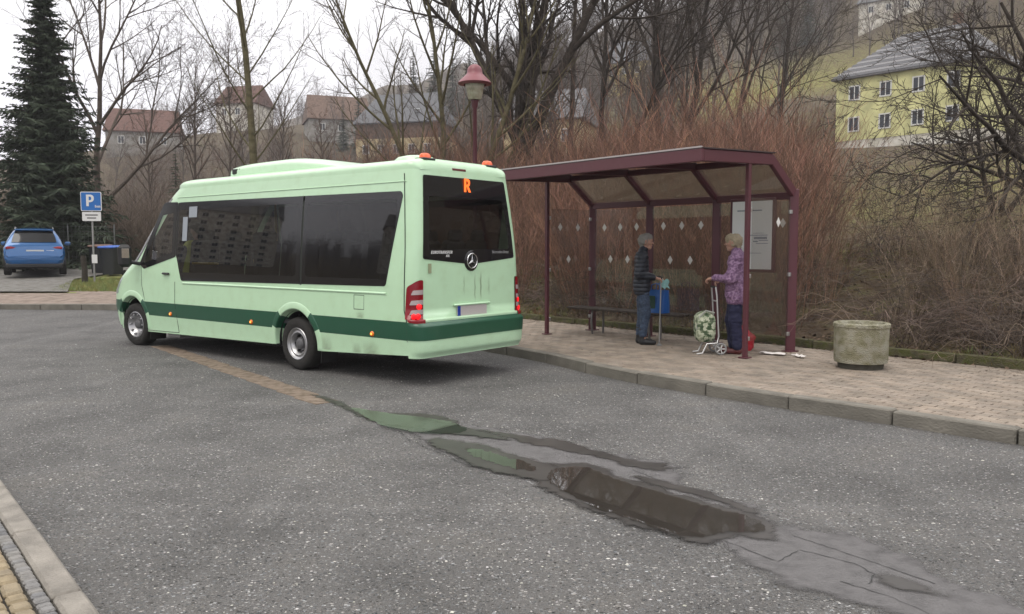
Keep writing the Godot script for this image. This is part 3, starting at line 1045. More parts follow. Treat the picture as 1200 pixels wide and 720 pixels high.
func make_bus() -> void:
	var fwd := Vector3(-0.7785835, 0, -0.62754103)
	var bus := thing("bus", "pale green small bus with dark green stripe standing at the kerb", "bus", Vector3(-2.2103, 0, -11.3954), atan2(-fwd.z, fwd.x))
	var paint := surf("pale green paint", lin(0.52, 0.755, 0.515), 0.3, 0.45, noise_tex("film", 61, 0.02, [[0.0, Color(0.96, 0.957, 0.94)], [0.4, Color(0.985, 0.985, 0.98)], [1.0, Color(1, 1, 1)]], 512, 6), null, 1.0, false)
	paint.clearcoat_enabled = true; paint.clearcoat = 0.5; paint.clearcoat_roughness = 0.12
	var dark := surf("dark green paint", lin(0.012, 0.085, 0.045), 0.35, 0.45, texs["film"], null, 1.0, false)
	dark.clearcoat_enabled = true; dark.clearcoat = 0.4; dark.clearcoat_roughness = 0.15
	var black := mat("black plastic", lin(0.015, 0.015, 0.016), 0.55)
	var gloss := mat("black glazing rim", lin(0.012, 0.012, 0.013), 0.08)
	var tint := glass("tinted bus glass", Color(0.035, 0.035, 0.04), 0.8, 0.012)
	var clear := glass("cab glass", Color(0.05, 0.055, 0.055), 0.3, 0.015)
	var seam := mat("seam rubber", lin(0.02, 0.025, 0.02), 0.8)
	var steel := mat("wheel steel", lin(0.42, 0.42, 0.43), 0.38, 0.85)
	var rubber := surf("tyre rubber", lin(0.022, 0.021, 0.02), 0.85, 3.0, texs["dirt"], null, 1.0, false)

	var hs := [0.2, 0.3, 0.4, 0.52, 0.64, 0.755, 0.9, 1.0, 1.12, 1.25, 1.4, 1.55, 1.7, 1.85, 2.0, 2.1, 2.2, 2.28, 2.36, 2.44, 2.5]
	var us := [-2.1, -1.6, -1.0, -0.4, 0.2, 0.8, 1.6, 2.4, 3.0, 3.4, 3.8, 4.2, 4.8]
	var TOP := 2.5
	# side outline
	var out := [Vector2(-2.06, 0.33)]
	out = [Vector2(tail(0.34) + RR, 0.36)]
	out.append(Vector2(-0.5, 0.29))
	out.append(Vector2(0.42, 0.31))
	out.append(Vector2(3.85, 0.26))
	out.append(Vector2(nose(0.26) - CAP, 0.26))
	for h in hs:
		if h > 0.27: out.append(Vector2(nose(h) - CAP, h))
	var back := hs.duplicate(); back.reverse()
	for h in back:
		if h > 0.37: out.append(Vector2(tail(h) + RR, h))
	var outline := PackedVector2Array(out)
	var arch_r := ring_poly(0.0, 0.36, 0.44, 40)
	var arch_f := ring_poly(FA, 0.36, 0.45, 40)
	var band := PackedVector2Array([Vector2(-2.5, 0.535), Vector2(5.4, 0.525), Vector2(5.4, 0.74), Vector2(-2.5, 0.75)])
	# openings in the flank
	var glazing := rounded(v2([[-1.74, 1.15], [2.80, 1.10], [2.93, 1.44], [2.965, 1.48], [2.965, 2.28], [2.9, 2.285], [-1.93, 2.25], [-1.965, 2.2]]), 0.04)
	var cab_open := rounded(v2([[3.02, 1.5], [3.9, 1.31], [4.0, 1.36], [3.36, 2.21], [3.02, 2.25]]), 0.05)
	var body := MB.new()
	var stripe := MB.new()
	for sg in [-1.0, 1.0]:
		var fx := func(s, h): return flank(s, h, sg)
		var fl: bool = sg < 0
		# seen from the left the front is to the left, so the flank is mirrored
		lay(body, [outline], [band, arch_r, arch_f, glazing, cab_open], fx, us, hs, not fl)
		lay(stripe, Geometry2D.intersect_polygons(band, outline), [arch_r, arch_f], fx, us, hs, not fl)
	# front
	var qs := steps(-1.0, 1.0, 20)
	var ff := func(q, h): return front_pt(q, h)
	var shield := rounded(v2([[-0.93, 1.36], [0.93, 1.36], [0.9, 2.36], [-0.9, 2.36]]), 0.05)
	var grille := rounded(v2([[-0.42, 0.86], [0.42, 0.86], [0.5, 1.1], [-0.5, 1.1]]), 0.03)
	lay(body, [PackedVector2Array([Vector2(-1, 0.26), Vector2(1, 0.26), Vector2(1, TOP), Vector2(-1, TOP)])], [PackedVector2Array([Vector2(-1.1, 0.525), Vector2(1.1, 0.525), Vector2(1.1, 0.74), Vector2(-1.1, 0.74)]), shield], ff, qs, hs, true)
	lay(stripe, [PackedVector2Array([Vector2(-1, 0.525), Vector2(1, 0.525), Vector2(1, 0.74), Vector2(-1, 0.74)])], [], ff, qs, hs, true)
	# roof: from the top of one flank over to the other, rounded shoulders
	var roof := MB.new()
	var xs := [tail(2.5), tail(2.5) + 0.004, tail(2.5) + 0.015, tail(2.5) + 0.035, tail(2.5) + 0.06, tail(2.5) + 0.1, tail(2.5) + 0.14, -1.9, -1.0, 0.5, 1.5, 2.3, 2.6, 2.8, 2.95, 3.08, 3.18, 3.26, 3.32, 3.355]
	var rows := []
	for x in xs:
		var row := PackedVector3Array()
		var hw := half_width(2.5)
		var w := hw
		if x < tail(2.5) + RR: w = hw - RR + sqrt(maxf(0.0, RR * RR - pow(tail(2.5) + RR - x, 2)))
		var fe := nose(2.5) - CAP
		var crown := 0.15
		if x > fe:
			var t := clampf((x - fe) / CAP, 0, 1)
			w = hw * pow(maxf(0.0, 1.0 - pow(t, 2.78)), 0.36)
			crown *= pow(maxf(0.0, 1.0 - pow(t, 2.2)), 0.6)
		crown *= sqrt(maxf(0.0, 1.0 - pow(clampf((tail(2.5) + 0.1 - x) / 0.1, 0, 1), 2)))
		for k in 41:
			var an := (-1.0 + k / 20.0) * PI * 0.5
			var z := signf(an) * pow(absf(sin(an)), 0.42) * w
			row.append(Vector3(x, 2.5 + crown * pow(maxf(cos(an), 0.0), 0.55), z))
		rows.append(row)
	rows.reverse()
	roof.sheet(rows.map(func(r): r.reverse(); return r))
	put_split("body_panel", body, paint, bus)
	put_split("stripe", stripe, dark, bus)
	var rf := put("roof", roof, paint, bus)
	# gutter crease along the roof edge, air conditioner
	for sg in [-1.0, 1.0]:
		var cr := MB.new()
		var l := PackedVector3Array()
		for x in steps(-2.0, 3.0, 14): l.append(Vector3(x, 2.36, sg * (half_width(2.36) + 0.002)))
		cr.tube(l, fill(0.007, l.size()), 5)
		put("roof_crease", cr, paint, rf)
	var ac := MB.new()
	rows = []
	for k in 15:
		var t := k / 14.0
		var x := lerpf(-0.72, 1.98, t)
		var lift := 0.2 * pow(smoothstep(0.0, 0.5, t), 0.6) * (1.0 - 0.12 * pow(t, 6))
		if k == 0: lift = 0.0
		var wd := 0.72 * (1.0 - 0.14 * pow(absf(t - 0.5) * 2.0, 4))
		var row := PackedVector3Array()
		for j in 17:
			var an := lerpf(-1.0, 1.0, j / 16.0) * PI * 0.5
			row.append(Vector3(x, 2.6 + (lift + 0.03) * pow(maxf(cos(an), 0.0), 0.4), signf(sin(an)) * pow(absf(sin(an)), 0.5) * wd))
		rows.append(row)
	var wall := []
	for p in rows[-1]: wall.append(Vector3(p.x + 0.015, 2.6, p.z))
	rows.append(PackedVector3Array(wall))
	rows.reverse()
	ac.sheet(rows.map(func(r): r.reverse(); return r))
	var acn := put("air_conditioner", ac, paint, bus)
	for k in 2:
		var v := MB.new()
		v.box(Transform3D(Basis(), Vector3(1.80 - k * 0.17, 2.70, -0.62)), Vector3(0.13, 0.075, 0.1), 0.008)
		put("vent", v, black, acn)
	var hump := MB.new()
	hump.lathe([Vector2(0.24, 0.0), Vector2(0.235, 0.05), Vector2(0.19, 0.1), Vector2(0.1, 0.125), Vector2(0.001, 0.13)], 24, Transform3D(Basis().scaled(Vector3(1.2, 0.9, 1.1)), Vector3(-1.5, 2.62, -0.25)))
	put("roof_vent", hump, paint, bus)

	# glazing: a continuous dark band with bonded panes
	var cabin_panes := [[-1.965, -0.15], [-0.115, 2.98]]
	for sg in [-1.0, 1.0]:
		var fx := func(s, h): return flank(s, h, sg, 0.004)
		var fl: bool = sg < 0
		var nm := 0
		for pn in cabin_panes:
			var m := MB.new()
			var slot := PackedVector2Array([Vector2(pn[0], 1.0), Vector2(pn[1], 1.0), Vector2(pn[1], 2.4), Vector2(pn[0], 2.4)])
			var whole: Array = Geometry2D.intersect_polygons(slot, glazing)
			var inner := rounded(v2([[pn[0] + 0.09, 1.23], [pn[1] - 0.07, 1.23], [pn[1] - 0.07, 2.17], [pn[0] + 0.09, 2.17]]), 0.06)
			var clipped: Array = Geometry2D.intersect_polygons(inner, Geometry2D.offset_polygon(glazing, -0.03)[0])
			lay(m, clipped, [], fx, steps(-2.0, 3.0, 8), hs, not fl)
			var pane := put("side_window", m, tint, bus)
			var rim := MB.new()
			lay(rim, whole, clipped, fx, steps(-2.0, 3.0, 8), hs, not fl)
			put("rim", rim, gloss, pane)
			nm += 1
		var join := MB.new()
		for s in [-0.1325]:
			for j in hs.size() - 1:
				if hs[j] < 1.12 or hs[j + 1] > 2.25: continue
				join.quad(flank(s - 0.0175 * sg, hs[j], sg, 0.001), flank(s + 0.0175 * sg, hs[j], sg, 0.001), flank(s + 0.0175 * sg, hs[j + 1], sg, 0.001), flank(s - 0.0175 * sg, hs[j + 1], sg, 0.001))
		put_split("window_joint", join, seam, bus)
		# cab door window: black frame, quarter light and sliding pane
		var cw := MB.new()
		var frame := [rounded(v2([[2.968, 1.46], [3.93, 1.26], [4.07, 1.34], [3.39, 2.28], [3.3, 2.3], [2.968, 2.29]]), 0.03)]
		var quarter := rounded(v2([[3.66, 1.41], [3.93, 1.36], [3.66, 1.72]]), 0.02)
		var pane_poly := rounded(v2([[3.08, 1.53], [3.60, 1.42], [3.60, 1.80], [3.40, 2.1], [3.08, 2.13]]), 0.03)
		lay(cw, frame, [quarter, pane_poly], fx, us, hs, not fl)
		var cf := put("cab_window", cw, gloss, bus)
		for pp in [quarter, pane_poly]:
			var g := MB.new()
			lay(g, [pp], [], fx, us, hs, not fl)
			put("pane", g, clear, cf)
		# seams of the cab door
		var sm := MB.new()
		for ln in [[[2.98, 1.08], [2.985, 0.76], [2.93, 0.3]], [[3.92, 0.28], [3.86, 0.6], [3.93, 0.82], [4.0, 1.0], [4.02, 1.3]], [[2.93, 0.3], [3.92, 0.28]]]:
			var pts := PackedVector3Array()
			for p in ln: pts.append(flank(p[0], p[1], sg, -0.001))
			sm.tube(pts, fill(0.0055, pts.size()), 5)
		var fl2 := PackedVector3Array()
		for p in [[-1.18, 0.86], [-1.18, 1.03], [-1.36, 1.03], [-1.36, 0.86], [-1.18, 0.86]]: fl2.append(flank(p[0], p[1], sg, -0.002))
		if sg < 0: sm.tube(fl2, fill(0.005, 5), 5)
		put_split("door_seam", sm, seam, bus)
		var hd := MB.new()
		hd.box(Transform3D(Basis(), flank(3.22, 1.2, sg, 0.02)), Vector3(0.19, 0.032, 0.035), 0.012)
		put("door_handle", hd, black, bus)
		# waist crease pressed into the flank
		var wc := MB.new()
		var wl := PackedVector3Array()
		for s in steps(-1.75, 2.75, 10): wl.append(flank(s, 1.065, sg, -0.006))
		wc.tube(wl, fill(0.018, wl.size()), 8)
		put("waist_crease", wc, paint, bus)
		# lit side marker lamps
		for s in [3.13, 0.98, -1.5]:
			var lm := MB.new()
			lm.lathe([Vector2(0.034, 0.0), Vector2(0.03, 0.012), Vector2(0.015, 0.017), Vector2(0.0005, 0.018)], 14, Transform3D(Basis(Vector3.RIGHT, sg * PI * 0.5), flank(s, 0.578, sg, 0.0)))
			var lp := put("marker_lamp", lm, mat("amber lens", lin(0.75, 0.2, 0.03), 0.25), bus)
			var led := MB.new()
			led.lathe([Vector2(0.014, 0.0), Vector2(0.012, 0.004), Vector2(0.0005, 0.005)], 10, Transform3D(Basis(Vector3.RIGHT, sg * PI * 0.5), flank(s, 0.578, sg, 0.0175)))
			put("bulb", led, glow("lit amber lamp", Color(1.0, 0.62, 0.25), 1.6), lp)
		# flared wheel arches
		for wx in [0.0, FA]:
			var ro: float = 0.44 if wx == 0.0 else 0.45
			var profile := [[ro - 0.03, -0.10], [ro, -0.03], [ro + 0.003, 0.008], [ro + 0.02, 0.013], [ro + 0.085, 0.010], [ro + 0.10, -0.003]]
			for sec in [[-0.1, 0.40, 0], [0.40, 0.87, 1], [0.87, PI - 0.87, 2], [PI - 0.87, PI - 0.40, 1], [PI - 0.40, PI + 0.1, 0]]:
				var r0 := []
				for pr in profile:
					var row := PackedVector3Array()
					for k in 13:
						var an: float = lerpf(sec[0], sec[1], k / 12.0)
						var p := Vector2(wx + pr[0] * cos(an), 0.36 + pr[0] * sin(an))
						row.append(flank(p.x, p.y, sg, pr[1]) if p.x < nose(p.y) - CAP else front_at(p.x, p.y, sg, pr[1]))
					if sg > 0: row.reverse()
					r0.append(row)
				var arc := MB.new()
				arc.sheet(r0)
				put("wheel_arch", arc, dark if sec[2] == 1 else paint, bus)
			var well := MB.new()
			var rw := []
			for dz in [0.0, 0.34]:
				var row := PackedVector3Array()
				for k in 25:
					var an := lerpf(-0.15, PI + 0.15, k / 24.0)
					row.append(Vector3(wx + (ro - 0.02) * cos(an), 0.36 + (ro - 0.02) * sin(an), sg * (0.93 - dz)))
				rw.append(row)
			well.sheet(rw)
			put("wheel_well", well, black, bus)
			var flap := MB.new()
			flap.box(Transform3D(Basis(Vector3.BACK, 0.08), Vector3(wx - 0.49, 0.24, sg * 0.82)), Vector3(0.012, 0.22, 0.26), 0.0)
			put("mud_flap", flap, black, bus)
		# wheels
		for wx in [0.0, FA]:
			var turn: float = 0.0 if wx == 0.0 else 0.12
			var w := part("wheel", bus, Vector3(wx, WHEEL_R, sg * 0.84))
			w.rotation.y = turn
			var bt := Basis(Vector3.RIGHT, sg * PI * 0.5)
			var ty := MB.new()
			ty.lathe([Vector2(0.205, -0.1), Vector2(0.215, -0.125), Vector2(0.3, -0.13), Vector2(0.33, -0.112), Vector2(0.345, -0.09), Vector2(0.345, 0.09), Vector2(0.33, 0.112), Vector2(0.3, 0.128), Vector2(0.25, 0.13), Vector2(0.22, 0.122), Vector2(0.208, 0.1)], 40, Transform3D(bt, Vector3.ZERO), 0.75)
			put("tyre", ty, rubber, w)
			var rm := MB.new()
			if wx == 0.0:
				# deep dished rear rim with a chrome trim
				rm.lathe([Vector2(0.001, 0.0), Vector2(0.06, 0.0), Vector2(0.07, 0.015), Vector2(0.1, 0.02), Vector2(0.115, 0.03), Vector2(0.13, 0.085), Vector2(0.15, 0.105), Vector2(0.175, 0.1), Vector2(0.19, 0.118), Vector2(0.205, 0.124), Vector2(0.213, 0.115), Vector2(0.213, 0.09)].map(func(p): return Vector2(p.x, p.y)), 40, Transform3D(bt, Vector3.ZERO), 0.8)
			else:
				rm.lathe([Vector2(0.001, 0.02), Vector2(0.1, 0.02), Vector2(0.13, 0.035), Vector2(0.15, 0.06), Vector2(0.18, 0.09), Vector2(0.2, 0.118), Vector2(0.212, 0.114), Vector2(0.212, 0.09)], 40, Transform3D(bt, Vector3.ZERO), 0.8)
			put("rim", rm, steel, w)
			var hub := MB.new()
			hub.lathe([Vector2(0.075, 0.0), Vector2(0.075, 0.075), Vector2(0.065, 0.088), Vector2(0.03, 0.094), Vector2(0.0005, 0.095)], 24, Transform3D(bt, Vector3.ZERO))
			put("hub_cap", hub, mat("hub plastic", lin(0.1, 0.1, 0.105), 0.45), w)
			var nuts := MB.new()
			for k in 10 if wx > 0 else 6:
				var an := TAU * k / (10.0 if wx > 0 else 6.0)
				var rr: float = 0.162 if wx > 0 else 0.105
				nuts.box(Transform3D(Basis(Vector3.BACK, an), Vector3(cos(an) * rr, sin(an) * rr, sg * (0.09 if wx > 0 else 0.05))), Vector3(0.028, 0.022, 0.05), 0.005)
			put_split("wheel_nut", nuts, steel if wx > 0 else black, w)
	# fuel flap, underbody
	var ub := MB.new()
	ub.box(Transform3D(Basis(), Vector3(1.5, 0.42, 0)), Vector3(6.6, 0.16, 1.3), 0.02)
	ub.box(Transform3D(Basis(), Vector3(2.2, 0.36, 0)), Vector3(3.2, 0.2, 1.8), 0.02)
	ub.rod(Vector3(0, WHEEL_R, -0.8), Vector3(0, WHEEL_R, 0.8), 0.07)
	ub.rod(Vector3(FA, WHEEL_R, -0.8), Vector3(FA, WHEEL_R, 0.8), 0.05)
	put_split("chassis", ub, mat("chassis black", lin(0.012, 0.012, 0.012), 0.8), bus)
	var stp := MB.new()
	stp.box(Transform3D(Basis(), Vector3(3.2, 0.235, -0.8)), Vector3(0.34, 0.05, 0.22), 0.01)
	put("step", stp, mat("dull alloy", lin(0.3, 0.3, 0.3), 0.5, 0.6), bus)
	# front glass, lamps
	var fo := func(q, h): return front_pt(q, h, 0.004)
	var ws := MB.new()
	lay(ws, [shield], [], fo, qs, hs, true)
	put("windscreen", ws, clear, bus)
	var gr := MB.new()
	lay(gr, [grille], [], fo, qs, hs, true)
	put("grille", gr, black, bus)
	for sg in [-1.0, 1.0]:
		var hl := MB.new()
		lay(hl, [rounded(v2([[sg * 0.6, 0.82], [sg * 0.93, 0.84], [sg * 0.9, 1.12], [sg * 0.62, 1.05]]), 0.03)], [], fo, qs, hs, true)
		put("headlight", hl, glass("lamp glass", Color(0.6, 0.62, 0.64), 0.6, 0.05), bus)
		# mirrors: two-part housing on an arm
		var mr := MB.new()
		mr.box(Transform3D(Basis(Vector3.UP, sg * 0.25), Vector3(4.12, 1.47, sg * 1.19)), Vector3(0.12, 0.36, 0.2), 0.05)
		var mi := put("mirror", mr, black, bus)
		var arm := MB.new()
		arm.rod(Vector3(4.05, 1.33, sg * 0.93), Vector3(4.12, 1.38, sg * 1.15), 0.03)
		put("arm", arm, black, mi)
		var ml := MB.new()
		ml.box(Transform3D(Basis(Vector3.UP, sg * 0.25), Vector3(4.062, 1.51, sg * 1.205)), Vector3(0.008, 0.15, 0.11), 0.002)
		put("mirror_glass", ml, mat("mirror", lin(0.8, 0.8, 0.8), 0.03, 1.0), mi)
	make_bus_tail(bus, paint, dark, black, gloss, tint, seam)
	make_bus_inside(bus, black)

func front_at(s: float, h: float, sg: float, off: float) -> Vector3:
	# the point of the rounded front that lies at x = s
	var c := clampf((s - (nose(h) - CAP)) / CAP, 0.0, 1.0)
	var ca := pow(c, 1.0 / 0.72)
	var sa := pow(maxf(0.0, 1.0 - ca * ca), 0.36)
	return Vector3(s, h, sg * (half_width(h) * sa + off))

func fill(x: float, n: int) -> PackedFloat32Array:
	var r := PackedFloat32Array()
	r.resize(n); r.fill(x)
	return r

func text(parent: Node, called: String, words: String, size: float, at: Vector3, basis: Basis, material: Material, depth := 0.003, bold := true, serif := false) -> MeshInstance3D:
	var t := TextMesh.new()
	var f := SystemFont.new()
	f.font_names = PackedStringArray(["Droid Serif" if serif else "Droid Sans"])
	if bold: f.font_weight = 700
	t.font = f
	t.text = words
	t.font_size = 48
	t.pixel_size = size / 36.0
	t.depth = depth
	var o := put(called, t, material, parent)
	o.transform = Transform3D(basis, at)
	return o

func make_bus_tail(bus: Node3D, paint: Material, dark: Material, black: Material, gloss: Material, tint: Material, seam: Material) -> void:
	var hs := [0.3, 0.34, 0.42, 0.52, 0.6, 0.66, 0.76, 0.778, 0.782, 0.9, 1.1, 1.3, 1.5, 1.7, 1.9, 2.1, 2.25, 2.36, 2.44, 2.5]
	var qs := [-1.0, -0.97, -0.94, -0.91, -0.88, -0.85, -0.82, -0.6, -0.3, 0.0, 0.3, 0.6, 0.82, 0.85, 0.88, 0.91, 0.94, 0.97, 1.0]
	var rp := func(q, h): return rear_pt(q, h)
	var ro := func(q, h): return rear_pt(q, h, 0.005)
	# tailgate: q runs from the bus's left (-1) to its right
	var win := rounded(v2([[-0.79, 1.47], [-0.12, 1.41], [0.12, 1.41], [0.79, 1.47], [0.76, 2.44], [-0.76, 2.44]]), 0.03)
	var door := MB.new()
	var all := PackedVector2Array([Vector2(-1, 0.36), Vector2(1, 0.36), Vector2(1, 2.5), Vector2(-1, 2.5)])
	var view := rounded(v2([[-0.7, 1.58], [0.7, 1.58], [0.68, 2.2], [-0.68, 2.2]]), 0.04)
	var lampl := rounded(v2([[-0.985, 0.75], [-0.79, 0.72], [-0.79, 1.235], [-0.86, 1.22], [-0.965, 1.15]]), 0.03)
	var lampr := PackedVector2Array()
	for p in lampl: lampr.append(Vector2(-p.x, p.y))
	lampr.reverse()
	lay(door, [all], [win, lampl, lampr], rp, qs, hs, true)
	# top of the tail, closing to the roof
	var tg := put("tailgate", door, paint, bus)
	var rw := MB.new()
	lay(rw, [win], [view], ro, qs, hs, true)
	var frame := put("rear_window", rw, gloss, bus)
	var vg := MB.new()
	lay(vg, [view], [], ro, qs, hs, true)
	put("pane", vg, glass("rear bus glass", Color(0.03, 0.03, 0.033), 0.6, 0.012), frame)
	# the dome under the emblem
	var dome := MB.new()
	var out_b := Basis(Vector3(0, 0, 1), Vector3(-1, 0, 0), Vector3(0, -1, 0))
	# lathe axis (y) points backwards from the tail
	dome.lathe([Vector2(0.125, 0.0), Vector2(0.125, 0.006), Vector2(0.11, 0.016), Vector2(0.001, 0.02)], 32, Transform3D(out_b, Vector3(-2.196, 1.44, 0.0)))
	put("emblem_base", dome, gloss, frame)
	var chrome := mat("chrome", lin(0.75, 0.75, 0.76), 0.12, 1.0)
	var star := MB.new()
	var rp2 := PackedVector3Array()
	for k in 28: rp2.append(Vector3(-2.217, 1.44 + 0.088 * sin(TAU * k / 28), 0.088 * cos(TAU * k / 28)))
	star.tube(rp2, fill(0.008, 28), 8, false, true)
	for k in 3:
		var an := PI * 0.5 + TAU * k / 3
		var tip := Vector3(0, sin(an), cos(an))
		var sd := Vector3(0, cos(an), -sin(an))
		var c := Vector3(-2.218, 1.44, 0)
		var ridge := c + Vector3(-0.014, 0, 0)
		for sgn in [-1.0, 1.0]:
			# two facets to each arm
			var a := c + tip * 0.084
			var b: Vector3 = c + (sd * sgn * 0.5 * 0.034 + tip * 0.0098)
			if sgn > 0: star.tri(ridge, a, b); star.tri(ridge, b, a)
			else: star.tri(ridge, b, a); star.tri(ridge, a, b)
	put("star_emblem", star, chrome, frame)
	# route letter in orange lamps, lettering on the glass. Seen from behind, the bus's right is to the right
	var face := Basis(Vector3(0, 0, 1), Vector3(0, 1, 0), Vector3(-1, 0, 0))
	text(frame, "route_letter", "R", 0.165, Vector3(-2.135, 2.35, 0.0), face, glow("orange lamps", Color(1.0, 0.42, 0.16), 0.9), 0.006)
	var white := mat("white lettering", lin(0.7, 0.7, 0.7), 0.5)
	var shear := Basis(face.x, face.y + face.x * 0.2, face.z)
	text(frame, "lettering", "EUROTRANSFER", 0.036, Vector3(-2.206, 1.545, -0.52), shear, white, 0.002)
	text(frame, "lettering", "XXL", 0.028, Vector3(-2.206, 1.503, -0.42), shear, white, 0.002)
	text(frame, "lettering", "Mercedes-Benz", 0.034, Vector3(-2.206, 1.545, 0.55), face, mat("grey lettering", lin(0.35, 0.35, 0.36), 0.4), 0.002, false, true)
	# brown run marks of road dirt on the tailgate and behind the rear wheel
	var grime := soft_edged(mat("road dirt", lin(0.16, 0.13, 0.08), 0.8))
	for q in [[0.06, 1.3, 0.93, 0.012, 0.5], [0.16, 1.3, 0.95, 0.016, 0.6], [-0.12, 1.28, 1.02, 0.01, 0.3], [0.3, 1.25, 1.0, 0.02, 0.25], [-0.05, 0.9, 0.93, 0.25, 0.3]]:
		var rows := []
		var shares := []
		for j in 9:
			var row := PackedVector3Array()
			var tr := []
			for i in 5:
				var t := j / 8.0
				row.append(rear_pt((q[0] + (i - 2) * 0.5 * q[3] + 0.004 * sin(j * 2.0)) / 0.97, lerpf(q[2], q[1], t), 0.0025))
				tr.append(Color(1, 1, 1, q[4] * [0.0, 0.7, 1.0, 0.7, 0.0][i] * sin(PI * clampf(t, 0.02, 0.98)) * rand(0.6, 1.0)))
			row.reverse(); tr.reverse()
			rows.append(row); shares.append(tr)
		var dm := MB.new()
		dm.sheet(rows.map(func(r): r.reverse(); return r), shares.map(func(r): r.reverse(); return r))
		put("dirt_streak", dm, grime, tg)
	for q in [[-1.45, 0.33, 0.5, 0.16], [-1.2, 0.33, 0.46, 0.1], [-0.62, 0.32, 0.5, 0.12], [-1.3, 0.76, 0.86, 0.08]]:
		var rows := []
		var shares := []
		for j in 7:
			var row := PackedVector3Array()
			var tr := []
			for i in 7:
				row.append(flank(q[0] - (i - 3) / 3.0 * q[3], lerpf(q[1], q[2], j / 6.0), -1.0, 0.0025))
				tr.append(Color(1, 1, 1, 0.42 * sin(PI * i / 6.0) * (1.0 - j / 6.0) * rand(0.5, 1.0)))
			rows.append(row); shares.append(tr)
		var dm := MB.new()
		dm.sheet(rows, shares)
		put("dirt_streak", dm, grime, bus)
	# seam between tail and flank, third brake light, beacons
	for sg in [-1.0, 1.0]:
		var sm := MB.new()
		var pts := PackedVector3Array()
		for h in steps(0.52, 2.45, 16): pts.append(flank(tail(h) + RR + 0.005, h, sg, 0.0))
		sm.tube(pts, fill(0.007, pts.size()), 6)
		put("tail_seam", sm, seam, bus)
		var bc := MB.new()
		bc.lathe([Vector2(0.075, 0.0), Vector2(0.07, 0.04), Vector2(0.05, 0.062), Vector2(0.001, 0.07)], 18, Transform3D(Basis().scaled(Vector3(0.8, 1.0, 1.1)), Vector3(-1.98, 2.64, sg * 0.56)))
		var bn := put("roof_lamp", bc, mat("orange lens", lin(0.8, 0.13, 0.04), 0.3), bus)
		var bb := MB.new()
		bb.box(Transform3D(Basis(), Vector3(-1.98, 2.633, sg * 0.56)), Vector3(0.16, 0.03, 0.2), 0.01)
		put("base", bb, black, bn)
	var tb := MB.new()
	tb.box(Transform3D(Basis(Vector3.BACK, -0.1), Vector3(-2.085, 2.535, -0.1)), Vector3(0.03, 0.045, 0.26), 0.012)
	put("brake_light", tb, mat("dull red lens", lin(0.12, 0.03, 0.03), 0.25), bus)
	# bumper: dark green upper moulding, pale lower apron, both proud of the tail
	var up := MB.new()
	lay(up, [PackedVector2Array([Vector2(-1, 0.54), Vector2(1, 0.54), Vector2(1, 0.745), Vector2(-1, 0.745)])], [], func(q, h): return rear_pt(q, h, 0.012 + 0.05 * smoothstep(0.745, 0.7, h) * smoothstep(1.0, 0.78, absf(q))), qs, [0.53, 0.57, 0.6, 0.66, 0.69, 0.705, 0.72, 0.735, 0.75], true)
	var bp := put("bumper", up, dark, bus)
	var ap := MB.new()
	lay(ap, [PackedVector2Array([Vector2(-1, 0.33), Vector2(1, 0.33), Vector2(1, 0.54), Vector2(-1, 0.54)])], [], func(q, h): return rear_pt(q, h, 0.006 + 0.05 * smoothstep(0.33, 0.42, h) * smoothstep(1.0, 0.78, absf(q))), qs, [0.32, 0.35, 0.38, 0.42, 0.48, 0.55], true)
	put("apron", ap, paint, bp)
	# tail lights: red lens with clear bands, wrapped round the corner
	var red := mat("red lens", lin(0.22, 0.008, 0.015), 0.12)
	for sg in [-1.0, 1.0]:
		var tl := MB.new()
		lay(tl, [lampl if sg < 0 else lampr], [], func(q, h): return rear_pt(q, h, 0.016), qs, hs, true)
		var lens := put("tail_light", tl, red, bus)
		for k in 3:
			var y: float = [1.09, 0.975, 0.865][k]
			var bd := MB.new()
			var q0 := -0.935 if k > 0 else -0.92
			lay(bd, [rounded(v2([[sg * 0.795, y - 0.025], [sg * absf(q0), y - 0.03], [sg * (absf(q0) - 0.02), y + 0.022], [sg * 0.795, y + 0.03]]), 0.01)], [], func(q, h): return rear_pt(q, h, 0.021), qs, hs, true)
			put("clear_band", bd, mat("silvery lens", lin(0.5, 0.42, 0.42), 0.2, 0.3), lens)
		for k in 3:
			var lp := MB.new()
			var pq := rear_pt(sg * 0.845, [0.92, 0.81, 0.92][k] if k < 2 else 0.92, 0.02)
			pq = rear_pt(sg * ([0.84, 0.85, 0.89][k]), [0.925, 0.815, 0.815][k], 0.02)
			var nv := Vector3(-1, 0, sg * 0.35).normalized()
			lp.lathe([Vector2(0.035, 0.0), Vector2(0.03, 0.004), Vector2(0.001, 0.006)], 14, Transform3D(Basis(nv.cross(Vector3.UP).normalized(), nv, Vector3.UP), pq))
			put("bulb", lp, glow("lit red lamp", Color(0.9, 0.08, 0.11), 0.75), lens)
	# number plate in its recess with a painted lip above
	var lip := MB.new()
	lip.box(Transform3D(Basis(), Vector3(-2.215, 0.915, 0.0)), Vector3(0.04, 0.025, 0.66), 0.01)
	put("plate_lip", lip, paint, tg)
	var pb := MB.new()
	pb.box(Transform3D(Basis(), Vector3(-2.21, 0.84, 0.0)), Vector3(0.016, 0.125, 0.54), 0.004)
	var plate := put("number_plate", pb, mat("plate white", lin(0.5, 0.46, 0.45), 0.4), bus)
	var pe := MB.new()
	pe.box(Transform3D(Basis(), Vector3(-2.219, 0.84, -0.243)), Vector3(0.006, 0.118, 0.05), 0.001)
	put("blue_band", pe, mat("plate blue", lin(0.01, 0.04, 0.3), 0.4), plate)
	var st := MB.new()
	st.box(Transform3D(Basis(), Vector3(-2.202, 1.36, -0.72)), Vector3(0.004, 0.11, 0.05), 0.0)
	put("sticker", st, mat("sticker", lin(0.3, 0.33, 0.2), 0.5), tg)

